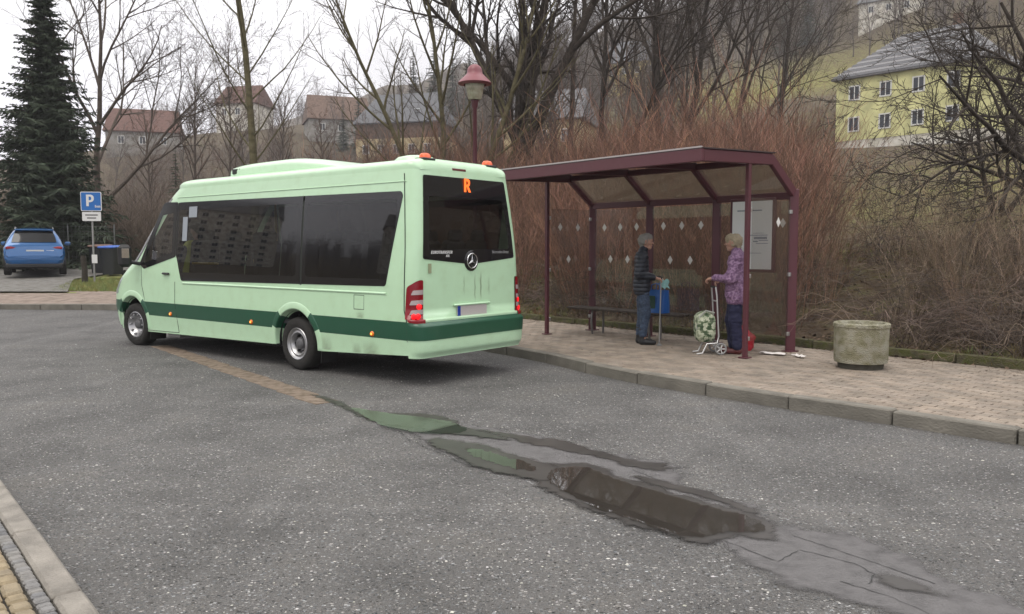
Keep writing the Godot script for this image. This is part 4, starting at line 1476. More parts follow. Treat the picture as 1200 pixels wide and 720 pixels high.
func make_bus_inside(bus: Node3D, black: Material) -> void:
	var cloth := surf("seat cloth", lin(0.035, 0.037, 0.045), 0.9, 2.0, texs["grain"], null, 1.0, false)
	var fm := MB.new()
	fm.box(Transform3D(Basis(), Vector3(1.3, 0.62, 0)), Vector3(6.6, 0.05, 1.82), 0.0)
	put("cabin_floor", fm, mat("cabin floor", lin(0.05, 0.05, 0.055), 0.7), bus)
	var lining := MB.new()
	lining.box(Transform3D(Basis(), Vector3(0.45, 2.33, 0)), Vector3(4.9, 0.03, 1.6), 0.0)
	put("ceiling_lining", lining, mat("ceiling lining", lin(0.18, 0.18, 0.18), 0.8), bus)
	for row in 5:
		for z in [-0.72, -0.28, 0.28, 0.72]:
			if row == 4 and z > 0: continue
			var x := -1.55 + row * 0.86
			var s := part("seat", bus, Vector3(x, 0.62, z))
			var c := MB.new()
			c.box(Transform3D(Basis(), Vector3(0.22, 0.42, 0)), Vector3(0.44, 0.12, 0.42), 0.04)
			put("cushion", c, cloth, s)
			var b := MB.new()
			b.box(Transform3D(Basis(Vector3.BACK, 0.16), Vector3(-0.05, 0.75, 0)), Vector3(0.1, 0.66, 0.42), 0.045)
			put("backrest", b, cloth, s)
			var h := MB.new()
			h.box(Transform3D(Basis(Vector3.BACK, 0.16), Vector3(-0.12, 1.13, 0)), Vector3(0.09, 0.16, 0.26), 0.04)
			put("headrest", h, cloth, s)
			var l := MB.new()
			l.box(Transform3D(Basis(), Vector3(0.2, 0.19, 0)), Vector3(0.3, 0.36, 0.06), 0.01)
			put("leg", l, black, s)
	var rail := mat("yellow rail", lin(0.75, 0.55, 0.04), 0.4)
	for p in [[[1.05, 1.45, -0.5], [1.12, 1.5, -0.5], [1.55, 1.5, -0.5], [1.6, 1.42, -0.5], [1.6, 0.64, -0.5]], [[2.25, 1.36, -0.7], [2.95, 1.36, -0.7]], [[2.2, 0.64, 0.3], [2.2, 2.3, 0.3]]]:
		var m := MB.new()
		var pts := PackedVector3Array()
		for q in p: pts.append(Vector3(q[0], q[1], q[2]))
		m.tube(pts, fill(0.018, pts.size()), 8)
		put("grab_rail", m, rail, bus)
	# paper notices outside the front window (glass dimming put into their colour), cab bulkhead and seat, dashboard
	var paper := mat("dimmed notice paper", lin(0.3, 0.33, 0.37), 0.6)
	for q in [[2.52, 2.13, 0.22, 0.16], [2.72, 1.88, 0.13, 0.36]]:
		var m := MB.new()
		m.box(Transform3D(Basis(Vector3.RIGHT, 0.085), Vector3(q[0], q[1], -(half_width(q[1]) + 0.008))), Vector3(q[2], q[3], 0.003), 0.0)
		put("notice", m, paper, bus)
	var cs := part("driver_seat", bus, Vector3(3.1, 0.62, -0.45))
	var c1 := MB.new()
	c1.box(Transform3D(Basis(), Vector3(0.24, 0.4, 0)), Vector3(0.5, 0.14, 0.48), 0.05)
	c1.box(Transform3D(Basis(Vector3.BACK, 0.2), Vector3(-0.06, 0.76, 0)), Vector3(0.12, 0.7, 0.48), 0.05)
	c1.box(Transform3D(Basis(Vector3.BACK, 0.2), Vector3(-0.14, 1.17, 0)), Vector3(0.1, 0.18, 0.28), 0.04)
	put("cushion", c1, cloth, cs)
	var db := MB.new()
	db.box(Transform3D(Basis(), Vector3(4.25, 1.2, 0)), Vector3(0.5, 0.3, 1.7), 0.08)
	put("dashboard", db, black, bus)
	var wh := MB.new()
	var wl := PackedVector3Array()
	for k in 20: wl.append(Vector3(3.92, 1.32, -0.45) + Basis(Vector3.BACK, 0.5) * Vector3(0, 0.2 * sin(TAU * k / 20), 0.2 * cos(TAU * k / 20)))
	wh.tube(wl, fill(0.016, 20), 6, false, true)
	put("steering_wheel", wh, black, bus)

# ---------- the shelter ----------
func make_shelter() -> void:
	var maroon := surf("maroon enamel", lin(0.098, 0.027, 0.038), 0.42, 1.3, texs["film"], null, 1.0, false)
	var pane := glass("dusty shelter glass", Color(0.34, 0.30, 0.26), 0.16, 0.03)
	var sloped := glass("weathered roof pane", Color(0.5, 0.46, 0.4), 0.5, 0.06)
	sloped.backlight_enabled = true; sloped.backlight = Color(0.2, 0.18, 0.15)
	var sticker := mat("pale sticker", lin(0.72, 0.71, 0.68), 0.7)
	var steel := mat("clamp steel", lin(0.6, 0.6, 0.6), 0.3, 0.8)
	var turn := atan2(0.7685, -0.6398)
	var s := thing("bus_shelter", "maroon steel bus shelter with glass walls and flat canopy", "bus shelter", kf(0, 0, 0.12), turn)
	var L := 3.95
	var bays := [0.0, 1.3, 2.63, 3.95]
	# frames: canopy beam, slanting rafter, back post
	for i in 4:
		var a: float = bays[i]
		var w := 0.075
		var bm := MB.new()
		var edge := i == 0 or i == 3
		bm.bar(Vector3(a, 2.625, -1.0), Vector3(a, 2.675, 0.51), w, 0.15 if edge else 0.1, Vector3.UP, 0.008)
		put("canopy_beam", bm, maroon, s)
		var rb := MB.new()
		rb.bar(Vector3(a, 2.69, 0.49), Vector3(a, 2.245, 1.08), w - 0.004, 0.13, Vector3.UP, 0.008)
		put("rafter", rb, maroon, s)
		var pb := MB.new()
		pb.bar(Vector3(a, -0.02, 1.10), Vector3(a, 2.30, 1.10), w, 0.13, V, 0.008)
		put("back_post", pb, maroon, s)
		var ft := MB.new()
		ft.box(Transform3D(Basis(), Vector3(a, 0.008, 1.1)), Vector3(0.16, 0.014, 0.2), 0.003)
		put("foot_plate", ft, maroon, s)
	for a in [0.0, L]:
		var fp := MB.new()
		fp.bar(Vector3(a, -0.02, 0.0), Vector3(a, 2.6, 0.0), 0.06, 0.06, Vector3.BACK, 0.006)
		put("front_post", fp, maroon, s)
		var ft := MB.new()
		ft.box(Transform3D(Basis(), Vector3(a, 0.008, 0.0)), Vector3(0.13, 0.014, 0.13), 0.003)
		put("foot_plate", ft, maroon, s)
	var fa := MB.new()
	fa.bar(Vector3(-0.045, 2.625, -1.03), Vector3(L + 0.045, 2.625, -1.03), 0.06, 0.16, Vector3.UP, 0.008)
	put("fascia", fa, maroon, s)
	for q in [[0.53, 2.665, 0.09], [1.07, 2.21, 0.1]]:
		for i in 3:
			var m := MB.new()
			m.bar(Vector3(bays[i] + 0.04, q[1], q[0]), Vector3(bays[i + 1] - 0.04, q[1], q[0]), 0.06, q[2], Vector3.UP, 0.006)
			put("cross_rail", m, maroon, s)
	# canopy sheet with a pale edge, dark underside
	var rs := MB.new()
	rs.bar(Vector3(L * 0.5, 2.712, -1.05), Vector3(L * 0.5, 2.765, 0.55), L + 0.1, 0.016, Vector3.UP, 0.0)
	var rn := put("canopy", rs, mat("canopy sheet", lin(0.05, 0.03, 0.03), 0.6), s)
	var tr := MB.new()
	tr.bar(Vector3(-0.05, 2.722, -1.062), Vector3(L + 0.05, 2.722, -1.062), 0.014, 0.02)
	put("edge_trim", tr, mat("pale trim", lin(0.42, 0.38, 0.38), 0.4, 0.3), rn)
	for i in 3:
		var a0: float = bays[i] + 0.04
		var a1: float = bays[i + 1] - 0.04
		var sp := MB.new()
		sp.bar(Vector3((a0 + a1) * 0.5, 2.66, 0.54), Vector3((a0 + a1) * 0.5, 2.26, 1.065), a1 - a0, 0.006)
		put("roof_pane", sp, sloped, s)
		var gp := MB.new()
		gp.box(Transform3D(Basis(), Vector3((a0 + a1) * 0.5, 1.18, 1.1)), Vector3(a1 - a0, 1.92, 0.008), 0.0)
		var g := put("wall_pane", gp, pane, s)
		for k in 5:
			var up := k < 3
			if i == 0 and k != 0: continue
			var m := MB.new()
			var a: float = lerpf(a0, a1, [0.2, 0.5, 0.8, 0.36, 0.68][k])
			if i == 0: a = 0.16
			m.prism(PackedVector2Array([Vector2(0.05, 0), Vector2(0, 0.07), Vector2(-0.05, 0), Vector2(0, -0.07)]), 0.002, Transform3D(Basis(Vector3(-1, 0, 0), Vector3(0, 1, 0), Vector3(0, 0, -1)), Vector3(a, 1.83 if up else 1.28, 1.0945)))
			put("diamond_sticker", m, sticker, g)
	for a in [0.0, L]:
		var gp := MB.new()
		gp.box(Transform3D(Basis(), Vector3(a, 1.18, 0.56)), Vector3(0.008, 1.92, 0.92), 0.0)
		var g := put("end_pane", gp, pane, s)
		for k in 3:
			if a == 0.0 and k != 1: continue
			var m := MB.new()
			m.prism(PackedVector2Array([Vector2(0.05, 0), Vector2(0, 0.07), Vector2(-0.05, 0), Vector2(0, -0.07)]), 0.002, Transform3D(Basis(Vector3(0, 0, 1), Vector3(0, 1, 0), Vector3(-1, 0, 0)), Vector3(a - 0.0045, [1.83, 1.83, 1.28][k], [0.3, 0.72, 0.5][k])))
			put("diamond_sticker", m, sticker, g)
		for h in [0.26, 1.1, 1.98]:
			for b in [0.045, 1.02]:
				var c := MB.new()
				c.box(Transform3D(Basis(), Vector3(a - 0.012, h, b)), Vector3(0.03, 0.055, 0.05), 0.006)
				put("clamp", c, steel, g)
	# notice case on the back wall
	var nc := MB.new()
	nc.box(Transform3D(Basis(), Vector3(0.62, 1.66, 1.045)), Vector3(0.76, 1.08, 0.05), 0.008)
	var case := put("notice_case", nc, maroon, s)
	var bd := MB.new()
	bd.box(Transform3D(Basis(), Vector3(0.62, 1.66, 1.018)), Vector3(0.67, 0.99, 0.006), 0.0)
	var board := put("notice_board", bd, mat("notice white", lin(0.8, 0.82, 0.82), 0.35), case)
	var ink := mat("notice ink", lin(0.28, 0.32, 0.38), 0.6)
	for q in [[0.5, 1.66, 0.3, 0.012], [0.47, 1.62, 0.22, 0.035], [0.42, 1.585, 0.16, 0.012], [0.55, 1.57, 0.08, 0.02], [0.44, 1.54, 0.2, 0.01], [0.68, 1.63, 0.07, 0.03], [0.5, 1.69, 0.18, 0.008], [0.66, 2.02, 0.42, 0.02], [0.6, 1.4, 0.3, 0.008]]:
		var m := MB.new()
		m.box(Transform3D(Basis(), Vector3(q[0], q[1], 1.0145)), Vector3(q[2], q[3], 0.002), 0.0)
		put("print", m, ink, board)
	# bench
	var wood := surf("dark bench wood", lin(0.06, 0.045, 0.035), 0.7, 2.0, texs["dirt"], texs["grain_n"], 0.5, false)
	var bn := thing("bench", "long low dark bench along the back of the shelter", "bench", kf(2.85, 0.78, 0.12), turn)
	for k in 3:
		var m := MB.new()
		m.box(Transform3D(Basis(), Vector3(0, 0.43, -0.13 + k * 0.13)), Vector3(2.5, 0.035, 0.115), 0.008)
		put("seat_slat", m, wood, bn)
	for a in [-0.62, 0.66]:
		var m := MB.new()
		m.tube(PackedVector3Array([Vector3(a, 0.0, -0.12), Vector3(a, 0.22, -0.15), Vector3(a, 0.4, -0.13), Vector3(a, 0.41, 0.13), Vector3(a, 0.2, 0.15), Vector3(a, 0.0, 0.14)]), fill(0.02, 6), 8)
		put("leg", m, mat("bench leg steel", lin(0.2, 0.19, 0.19), 0.4, 0.6), bn)

func make_stop_things() -> void:
	# concrete litter bin: a thick open drum on a set-back foot
	var conc := surf("washed concrete", lin(0.39, 0.38, 0.335), 0.9, 0.9, noise_tex("lichen", 71, 0.012, [[0.0, Color(0.66, 0.65, 0.52)], [0.35, Color(0.82, 0.81, 0.7)], [0.6, Color(0.94, 0.93, 0.88)], [1.0, Color(1, 1, 0.97)]], 512, 6), noise_tex("pebble_n", 72, 0.12, [], 512, 2, 12.0), 1.0, false)
	var bin := thing("litter_bin", "round weathered concrete litter bin on the pavement beside the shelter", "litter bin", kf(-1.42, 0.36, 0.12))
	var drum := MB.new()
	drum.lathe([Vector2(0.28, 0.07), Vector2(0.305, 0.075), Vector2(0.312, 0.1), Vector2(0.318, 0.5), Vector2(0.33, 0.515), Vector2(0.33, 0.55), Vector2(0.318, 0.562), Vector2(0.28, 0.56), Vector2(0.27, 0.545), Vector2(0.262, 0.16), Vector2(0.001, 0.15)], 48, Transform3D(), 0.8)
	put("drum", drum, conc, bin)
	var foot := MB.new()
	foot.lathe([Vector2(0.26, 0.0), Vector2(0.27, 0.075)], 40)
	put("foot", foot, surf("dark concrete", lin(0.09, 0.085, 0.07), 0.9, 1.5, texs["dirt"], null, 1.0, false), bin)  # foot coloured much darker than the drum
	# crumpled white paper
	var paper := mat("wet paper", lin(0.68, 0.64, 0.62), 0.8)
	var f := FastNoiseLite.new()
	f.seed = 91; f.frequency = 5.0
	for q in [[-0.05, 0.58, 0.34, 0.13, 0.4], [-0.42, 0.62, 0.2, 0.1, -0.2]]:
		var rows := []
		for j in 7:
			var row := PackedVector3Array()
			for k in 9:
				var p := Vector3((k / 8.0 - 0.5) * q[2], 0, (j / 6.0 - 0.5) * q[3])
				p.x += f.get_noise_2d(p.z * 3.0 + q[0], 4.0) * 0.05
				p.z += f.get_noise_2d(p.x * 3.0, 9.0 + q[0]) * 0.05
				p.y = 0.012 + 0.05 * absf(f.get_noise_2d(p.x * 3.0 + q[0] * 9.0, p.z * 5.0))
				row.append(p)
			row.reverse()
			rows.append(row)
		var m := MB.new()
		m.sheet(rows)
		var o := put("paper_scrap", m, paper)
		o.position = kf(q[0], q[1], 0.125); o.rotation.y = 2.2 + q[4]
		tag(o, "larger crumpled white paper lying on the pavement by the shelter post" if q[2] > 0.3 else "smaller white paper scrap lying nearer the concrete bin", "paper", "paper litter on the pavement")
	# street lamp
	var maroon: Material = mats["maroon enamel"]
	var lp := thing("street_lamp", "maroon street lamp with wide cap behind the bus", "street lamp", Vector3(-0.68, 0.12, -15.2))
	var post := MB.new()
	post.lathe([Vector2(0.075, 0.0), Vector2(0.075, 0.9), Vector2(0.06, 0.95), Vector2(0.04, 1.0), Vector2(0.036, 4.02), Vector2(0.05, 4.04), Vector2(0.06, 4.12), Vector2(0.075, 4.16), Vector2(0.07, 4.18), Vector2(0.001, 4.18)], 20)
	put("post", post, maroon, lp)
	var lg := MB.new()
	lg.lathe([Vector2(0.105, 4.17), Vector2(0.125, 4.2), Vector2(0.185, 4.48), Vector2(0.18, 4.5), Vector2(0.001, 4.5)], 28)
	put("lantern_glass", lg, surf("milky lantern", lin(0.5, 0.47, 0.38), 0.35, 1.4, texs["dirt"], null, 1.0, false), lp)
	var cap := MB.new()
	cap.lathe([Vector2(0.2, 4.44), Vector2(0.3, 4.455), Vector2(0.31, 4.47), Vector2(0.26, 4.53), Vector2(0.2, 4.585), Vector2(0.155, 4.63), Vector2(0.14, 4.66), Vector2(0.138, 4.7), Vector2(0.118, 4.755), Vector2(0.08, 4.79), Vector2(0.03, 4.81), Vector2(0.001, 4.812)], 32, Transform3D(), 0.5)
	put("cap", cap, surf("faded maroon cap", lin(0.22, 0.062, 0.078), 0.4, 1.0, texs["film"], null, 1.0, false), lp)
	# blue shopping bag on the bench
	var bag := thing("shopping_bag", "blue printed shopping bag standing on the bench", "bag", kf(2.12, 0.72, 0.568), atan2(0.7685, -0.6398))
	var bb := MB.new()
	var rows := []
	for k in 6:
		var t := k / 5.0
		var row := PackedVector3Array()
		for j in 25:
			var an := TAU * j / 24.0
			var c := Vector2(cos(an), sin(an))
			var sq := 1.0 / maxf(absf(c.x), absf(c.y))
			sq = lerpf(1.0, sq, 0.8)
			row.append(Vector3(c.x * sq * lerpf(0.17, 0.185, t), t * 0.36, c.y * sq * lerpf(0.1, 0.07, t) * (1.0 + 0.1 * sin(an * 3.0 + t * 4.0))))
		row.reverse()
		rows.append(row)
	bb.sheet(rows)
	put("bag_body", bb, mat("bag blue", lin(0.02, 0.12, 0.42), 0.35), bag)
	var pr := MB.new()
	pr.box(Transform3D(Basis(), Vector3(0.05, 0.17, -0.102)), Vector3(0.16, 0.2, 0.006), 0.002)
	put("print", pr, mat("bag print", lin(0.02, 0.07, 0.05), 0.4), bag)
	var p2 := MB.new()
	p2.box(Transform3D(Basis(), Vector3(0.1, 0.1, -0.106)), Vector3(0.06, 0.08, 0.004), 0.001)
	put("print", p2, mat("bag red print", lin(0.5, 0.05, 0.06), 0.4), bag)
	for z in [-0.06, 0.06]:
		var hn := MB.new()
		hn.tube(PackedVector3Array([Vector3(-0.09, 0.33, z), Vector3(-0.08, 0.44, z), Vector3(0.0, 0.47, z * 0.6), Vector3(0.08, 0.44, z), Vector3(0.09, 0.33, z)]), fill(0.008, 5), 6)
		put("handle", hn, mats["bag blue"], bag)

	make_trolley()
	# red carrier bag on the ground behind the person in purple
	var rb := thing("carrier_bag", "bright red carrier bag resting on the ground behind the purple coat", "bag", kf(0.52, 0.72, 0.12))
	var rm := MB.new()
	rows = []
	var g := FastNoiseLite.new()
	g.seed = 17; g.frequency = 2.0
	for k in 12:
		var t := k / 11.0
		var row := PackedVector3Array()
		for j in 29:
			var an := TAU * j / 28.0
			var r := 0.125 * (0.9 + 0.35 * sin(PI * minf(t * 1.15, 1.0))) * (1.0 - 0.75 * smoothstep(0.55, 1.0, t))
			r *= 1.0 + 0.35 * g.get_noise_3d(cos(an) * 1.5, t * 2.0, sin(an) * 1.5)
			row.append(Vector3(cos(an) * r, t * 0.36, sin(an) * r * 0.75))
		row.reverse()
		rows.append(row)
	rm.sheet(rows)
	put("bag_body", rm, mat("bag red", lin(0.5, 0.025, 0.045), 0.35), rb)
	var hn := MB.new()
	hn.tube(PackedVector3Array([Vector3(-0.03, 0.34, 0), Vector3(-0.05, 0.42, 0), Vector3(0, 0.46, 0), Vector3(0.05, 0.42, 0), Vector3(0.03, 0.34, 0)]), fill(0.007, 5), 6)
	put("handle", hn, mats["bag red"], rb)

func make_trolley() -> void:
	# two-wheeled shopper: bag hangs on a tilted tube frame. local x points where it is pulled from (to the right in the view)
	var tr := thing("shopping_trolley", "wheeled shopping trolley with green and white leaf-patterned bag", "trolley", Vector3(2.86, 0.12, -11.4), 0.0)
	var alloy := mat("trolley alloy", lin(0.6, 0.6, 0.6), 0.35, 0.7)
	var black := mat("trolley black", lin(0.02, 0.02, 0.02), 0.6)
	var leaf := surf("leaf print cloth", lin(0.95, 0.95, 0.92), 0.75, 1.3, noise_tex("leaf_print", 81, 0.018, [[0.0, Color(0.1, 0.18, 0.11)], [0.36, Color(0.24, 0.33, 0.22)], [0.5, Color(0.5, 0.55, 0.44)], [0.58, Color(0.82, 0.83, 0.76)], [1.0, Color(0.62, 0.66, 0.55)]], 512, 3), null, 1.0, false)
	for z in [-0.13, 0.13]:
		var fm := MB.new()
		fm.tube(PackedVector3Array([Vector3(-0.3, 0.01, z), Vector3(-0.22, 0.02, z), Vector3(-0.16, 0.15, z), Vector3(-0.02, 0.16, z), Vector3(0.0, 0.25, z), Vector3(-0.035, 0.82, z), Vector3(-0.05, 0.94, z * 0.9)]), fill(0.0115, 7), 8)
		put("frame_tube", fm, alloy, tr)
		var w := part("wheel", tr, Vector3(0.02, 0.085, z * 1.35))
		var ty := MB.new()
		var ring := PackedVector3Array()
		for k in 24: ring.append(Vector3(0.072 * cos(TAU * k / 24), 0.072 * sin(TAU * k / 24), 0))
		ty.tube(ring, fill(0.013, 24), 8, false, true)
		put("tyre", ty, mat("grey tyre", lin(0.25, 0.25, 0.25), 0.7), w)
		for k in 5:
			var sp := MB.new()
			sp.bar(Vector3.ZERO, Vector3(0.066 * cos(TAU * k / 5), 0.066 * sin(TAU * k / 5), 0), 0.012, 0.014, Vector3.BACK)
			put("spoke", sp, mat("white plastic", lin(0.65, 0.65, 0.65), 0.5), w)
	var ax := MB.new()
	ax.rod(Vector3(0.02, 0.085, -0.18), Vector3(0.02, 0.085, 0.18), 0.008)
	put("axle", ax, alloy, tr)
	for h in [[-0.03, 0.74], [-0.05, 0.935]]:
		var cb := MB.new()
		cb.rod(Vector3(h[0], h[1], -0.12), Vector3(h[0], h[1], 0.12), 0.011 if h[1] < 0.9 else 0.016)
		put("cross_bar" if h[1] < 0.9 else "grip", cb, alloy if h[1] < 0.9 else black, tr)
	var bg := MB.new()
	var rows := []
	var f := FastNoiseLite.new()
	f.seed = 5; f.frequency = 2.5
	for k in 12:
		var t := k / 11.0
		var row := PackedVector3Array()
		var sc := (0.86 + 0.16 * sin(PI * t)) * (1.0 if t < 0.8 else sqrt(maxf(0.0, 1.0 - pow((t - 0.8) / 0.205, 2)))) * smoothstep(-0.12, 0.06, t)
		for j in 33:
			var an := TAU * j / 32.0
			var c := Vector2(cos(an), sin(an))
			var sq := lerpf(1.0, 1.0 / maxf(absf(c.x), absf(c.y)), 0.55)
			var n := 1.0 + 0.1 * f.get_noise_3d(c.x * 2, t * 3, c.y * 2)
			row.append(Vector3(-0.16 - 0.015 * t + c.x * sq * 0.14 * sc * n, 0.17 + t * 0.43, c.y * sq * 0.15 * sc * n))
		row.reverse()
		rows.append(row)
	bg.sheet(rows)
	put("bag", bg, leaf, tr)
	var strap := MB.new()
	strap.tube(PackedVector3Array([Vector3(-0.3, 0.35, 0.1), Vector3(-0.27, 0.52, 0.12), Vector3(-0.18, 0.61, 0.12), Vector3(-0.06, 0.58, 0.12)]), fill(0.012, 4), 6)
	put("piping", strap, mat("grey piping", lin(0.35, 0.37, 0.33), 0.7), tr)

# ---------- people ----------
# bones: [a, b, radius at a, radius at b]. Smoothly joined, then meshed as surface nets.
func sdf(bones: Array, cell: float, k: float, fold = null) -> MB:
	var lo := Vector3.INF
	var hi := -Vector3.INF
	for b in bones:
		for e in 2:
			lo = lo.min(b[e] - Vector3.ONE * (b[2 + e] + cell * 3 + k))
			hi = hi.max(b[e] + Vector3.ONE * (b[2 + e] + cell * 3 + k))
	var nx := int((hi.x - lo.x) / cell) + 2
	var ny := int((hi.y - lo.y) / cell) + 2
	var nz := int((hi.z - lo.z) / cell) + 2
	var g := PackedFloat32Array()
	g.resize(nx * ny * nz)
	g.fill(1.0)
	for b in bones:
		var a: Vector3 = b[0]
		var ab: Vector3 = b[1] - a
		var l2 := maxf(ab.length_squared(), 1e-9)
		var ra: float = b[2]
		var rb: float = b[3]
		var m := maxf(ra, rb) + k + cell * 2.5
		var bl: Vector3 = ((a.min(b[1]) - Vector3.ONE * m - lo) / cell).floor().max(Vector3.ZERO)
		var bh: Vector3 = ((a.max(b[1]) + Vector3.ONE * m - lo) / cell).ceil()
		for z in range(int(bl.z), mini(int(bh.z) + 1, nz)):
			for y in range(int(bl.y), mini(int(bh.y) + 1, ny)):
				var o := (z * ny + y) * nx
				for x in range(int(bl.x), mini(int(bh.x) + 1, nx)):
					var p := lo + Vector3(x, y, z) * cell - a
					var t := clampf(p.dot(ab) / l2, 0.0, 1.0)
					var d := (p - ab * t).length() - lerpf(ra, rb, t)
					var e := g[o + x]
					var h := maxf(k - absf(d - e), 0.0) / k
					g[o + x] = minf(d, e) - h * h * k * 0.25
	if fold != null:
		for z in nz:
			for y in ny:
				var o := (z * ny + y) * nx
				for x in nx:
					if absf(g[o + x]) < 0.06: g[o + x] += fold.call(lo + Vector3(x, y, z) * cell)
	var out := MB.new()
	var id := {}
	var step := [1, nx, nx * ny]
	for z in nz - 1:
		for y in ny - 1:
			for x in nx - 1:
				var o := (z * ny + y) * nx + x
				var s0 := g[o] < 0.0
				var mixed := false
				for c in [1, nx, nx + 1, nx * ny, nx * ny + 1, nx * ny + nx, nx * ny + nx + 1]:
					if (g[o + c] < 0.0) != s0: mixed = true; break
				if not mixed: continue
				var sum := Vector3.ZERO
				var cnt := 0
				for e in 12:
					var ax := e / 4
					var q := e % 4
					var b1 := (ax + 1) % 3
					var b2 := (ax + 2) % 3
					var base := Vector3.ZERO
					base[b1] = q & 1; base[b2] = q >> 1
					var i0: int = o + int(base.x) + int(base.y) * nx + int(base.z) * nx * ny
					var v0 := g[i0]
					var v1 := g[i0 + step[ax]]
					if (v0 < 0.0) == (v1 < 0.0): continue
					base[ax] = v0 / (v0 - v1)
					sum += base; cnt += 1
				var p := lo + (Vector3(x, y, z) + sum / cnt) * cell
				# gradient for the normal
				var gx := g[o + 1] - g[o] + g[o + nx + 1] - g[o + nx]
				var gy := g[o + nx] - g[o] + g[o + nx + 1] - g[o + 1]
				var gz := g[o + nx * ny] - g[o] + g[o + nx * ny + 1] - g[o + 1]
				id[o] = out.vert(p, Vector3(gx, gy, gz).normalized())
	for o in id:
		var s0: bool = g[o] < 0.0
		for ax in 3:
			if (g[o + step[ax]] < 0.0) == s0: continue
			var d1: int = step[(ax + 1) % 3]
			var d2: int = step[(ax + 2) % 3]
			if not (id.has(o - d1) and id.has(o - d2) and id.has(o - d1 - d2)): continue
			var a: int = id[o]
			var b: int = id[o - d1]
			var c: int = id[o - d1 - d2]
			var d: int = id[o - d2]
			if s0: out.ix.append_array([a, c, b, a, d, c])
			else: out.ix.append_array([a, b, c, a, c, d])
	return out

# a hand of palm and five fingers; x runs along the fingers, y to the back of the hand, side +1 puts the thumb towards +z
func hand_bones(t: Transform3D, side: float, curl: float) -> Array:
	var r := []
	r.append([Vector3(0, 0, -0.018), Vector3(0.07, 0, -0.025), 0.016, 0.015])
	r.append([Vector3(0, 0, 0.018), Vector3(0.07, 0, 0.025), 0.016, 0.014])
	r.append([Vector3(0.0, 0, 0), Vector3(0.07, 0, 0), 0.018, 0.015])
	for k in 4:
		var z := (-0.031 + k * 0.0205) * 1.0
		var ln: float = [0.055, 0.07, 0.076, 0.068][k]
		var p := Vector3(0.075, 0, z)
		var an := 0.0
		for j in 3:
			an -= curl * [0.7, 1.1, 0.8][j]
			var q: Vector3 = p + Vector3(cos(an), sin(an), 0) * ln * [0.45, 0.32, 0.25][j]
			r.append([p, q, 0.0095 - j * 0.0008, 0.009 - j * 0.0008])
			p = q
	r.append([Vector3(0.012, -0.005, 0.025), Vector3(0.045, -0.018, 0.05), 0.0125, 0.0105])
	r.append([Vector3(0.045, -0.018, 0.05), Vector3(0.075, -0.034, 0.046), 0.0105, 0.009])
	var o := []
	for b in r:
		o.append([t * Vector3(b[0].x, b[0].y, b[0].z * side), t * Vector3(b[1].x, b[1].y, b[1].z * side), b[2], b[3]])
	return o

func aim(from: Vector3, dir: Vector3, up: Vector3) -> Transform3D:
	var x := dir.normalized()
	var z := x.cross(up).normalized()
	return Transform3D(Basis(x, z.cross(x), z), from)

# head looking along +x, centre of the skull at c
func head_bones(c: Vector3) -> Array:
	return [
		[c + Vector3(-0.022, 0.02, 0), c + Vector3(0.012, 0.03, 0), 0.088, 0.08],
		[c + Vector3(0.02, -0.02, 0), c + Vector3(0.032, -0.07, 0), 0.066, 0.045],
		[c + Vector3(0.05, -0.085, 0), c + Vector3(0.058, -0.09, 0), 0.026, 0.024],
		[c + Vector3(0.084, 0.015, 0), c + Vector3(0.104, -0.022, 0), 0.009, 0.013],
		[c + Vector3(0.07, 0.03, 0.032), c + Vector3(0.07, 0.03, -0.032), 0.022, 0.022],
		[c + Vector3(0.06, -0.02, 0.042), c + Vector3(0.06, -0.02, -0.042), 0.022, 0.022],
		[c + Vector3(0.082, -0.056, 0.016), c + Vector3(0.082, -0.056, -0.016), 0.009, 0.009],
		[c + Vector3(-0.01, 0.012, 0.083), c + Vector3(-0.018, -0.02, 0.08), 0.015, 0.011],
		[c + Vector3(-0.01, 0.012, -0.083), c + Vector3(-0.018, -0.02, -0.08), 0.015, 0.011],
	]

func face_parts(body: Node, c: Vector3) -> void:
	var eye := mat("eye", lin(0.04, 0.035, 0.03), 0.2)
	for z in [-0.031, 0.031]:
		var m := MB.new()
		m.lathe([Vector2(0.001, -0.01), Vector2(0.009, -0.006), Vector2(0.011, 0.0), Vector2(0.009, 0.006), Vector2(0.001, 0.01)], 10, Transform3D(Basis(), c + Vector3(0.083, 0.012, z)))
		put("eye", m, eye, body)
	var mo := MB.new()
	mo.tube(PackedVector3Array([c + Vector3(0.086, -0.058, -0.022), c + Vector3(0.0925, -0.055, 0.0), c + Vector3(0.086, -0.058, 0.022)]), fill(0.004, 3), 6)
	put("mouth", mo, mat("lips", lin(0.3, 0.12, 0.1), 0.5), body)

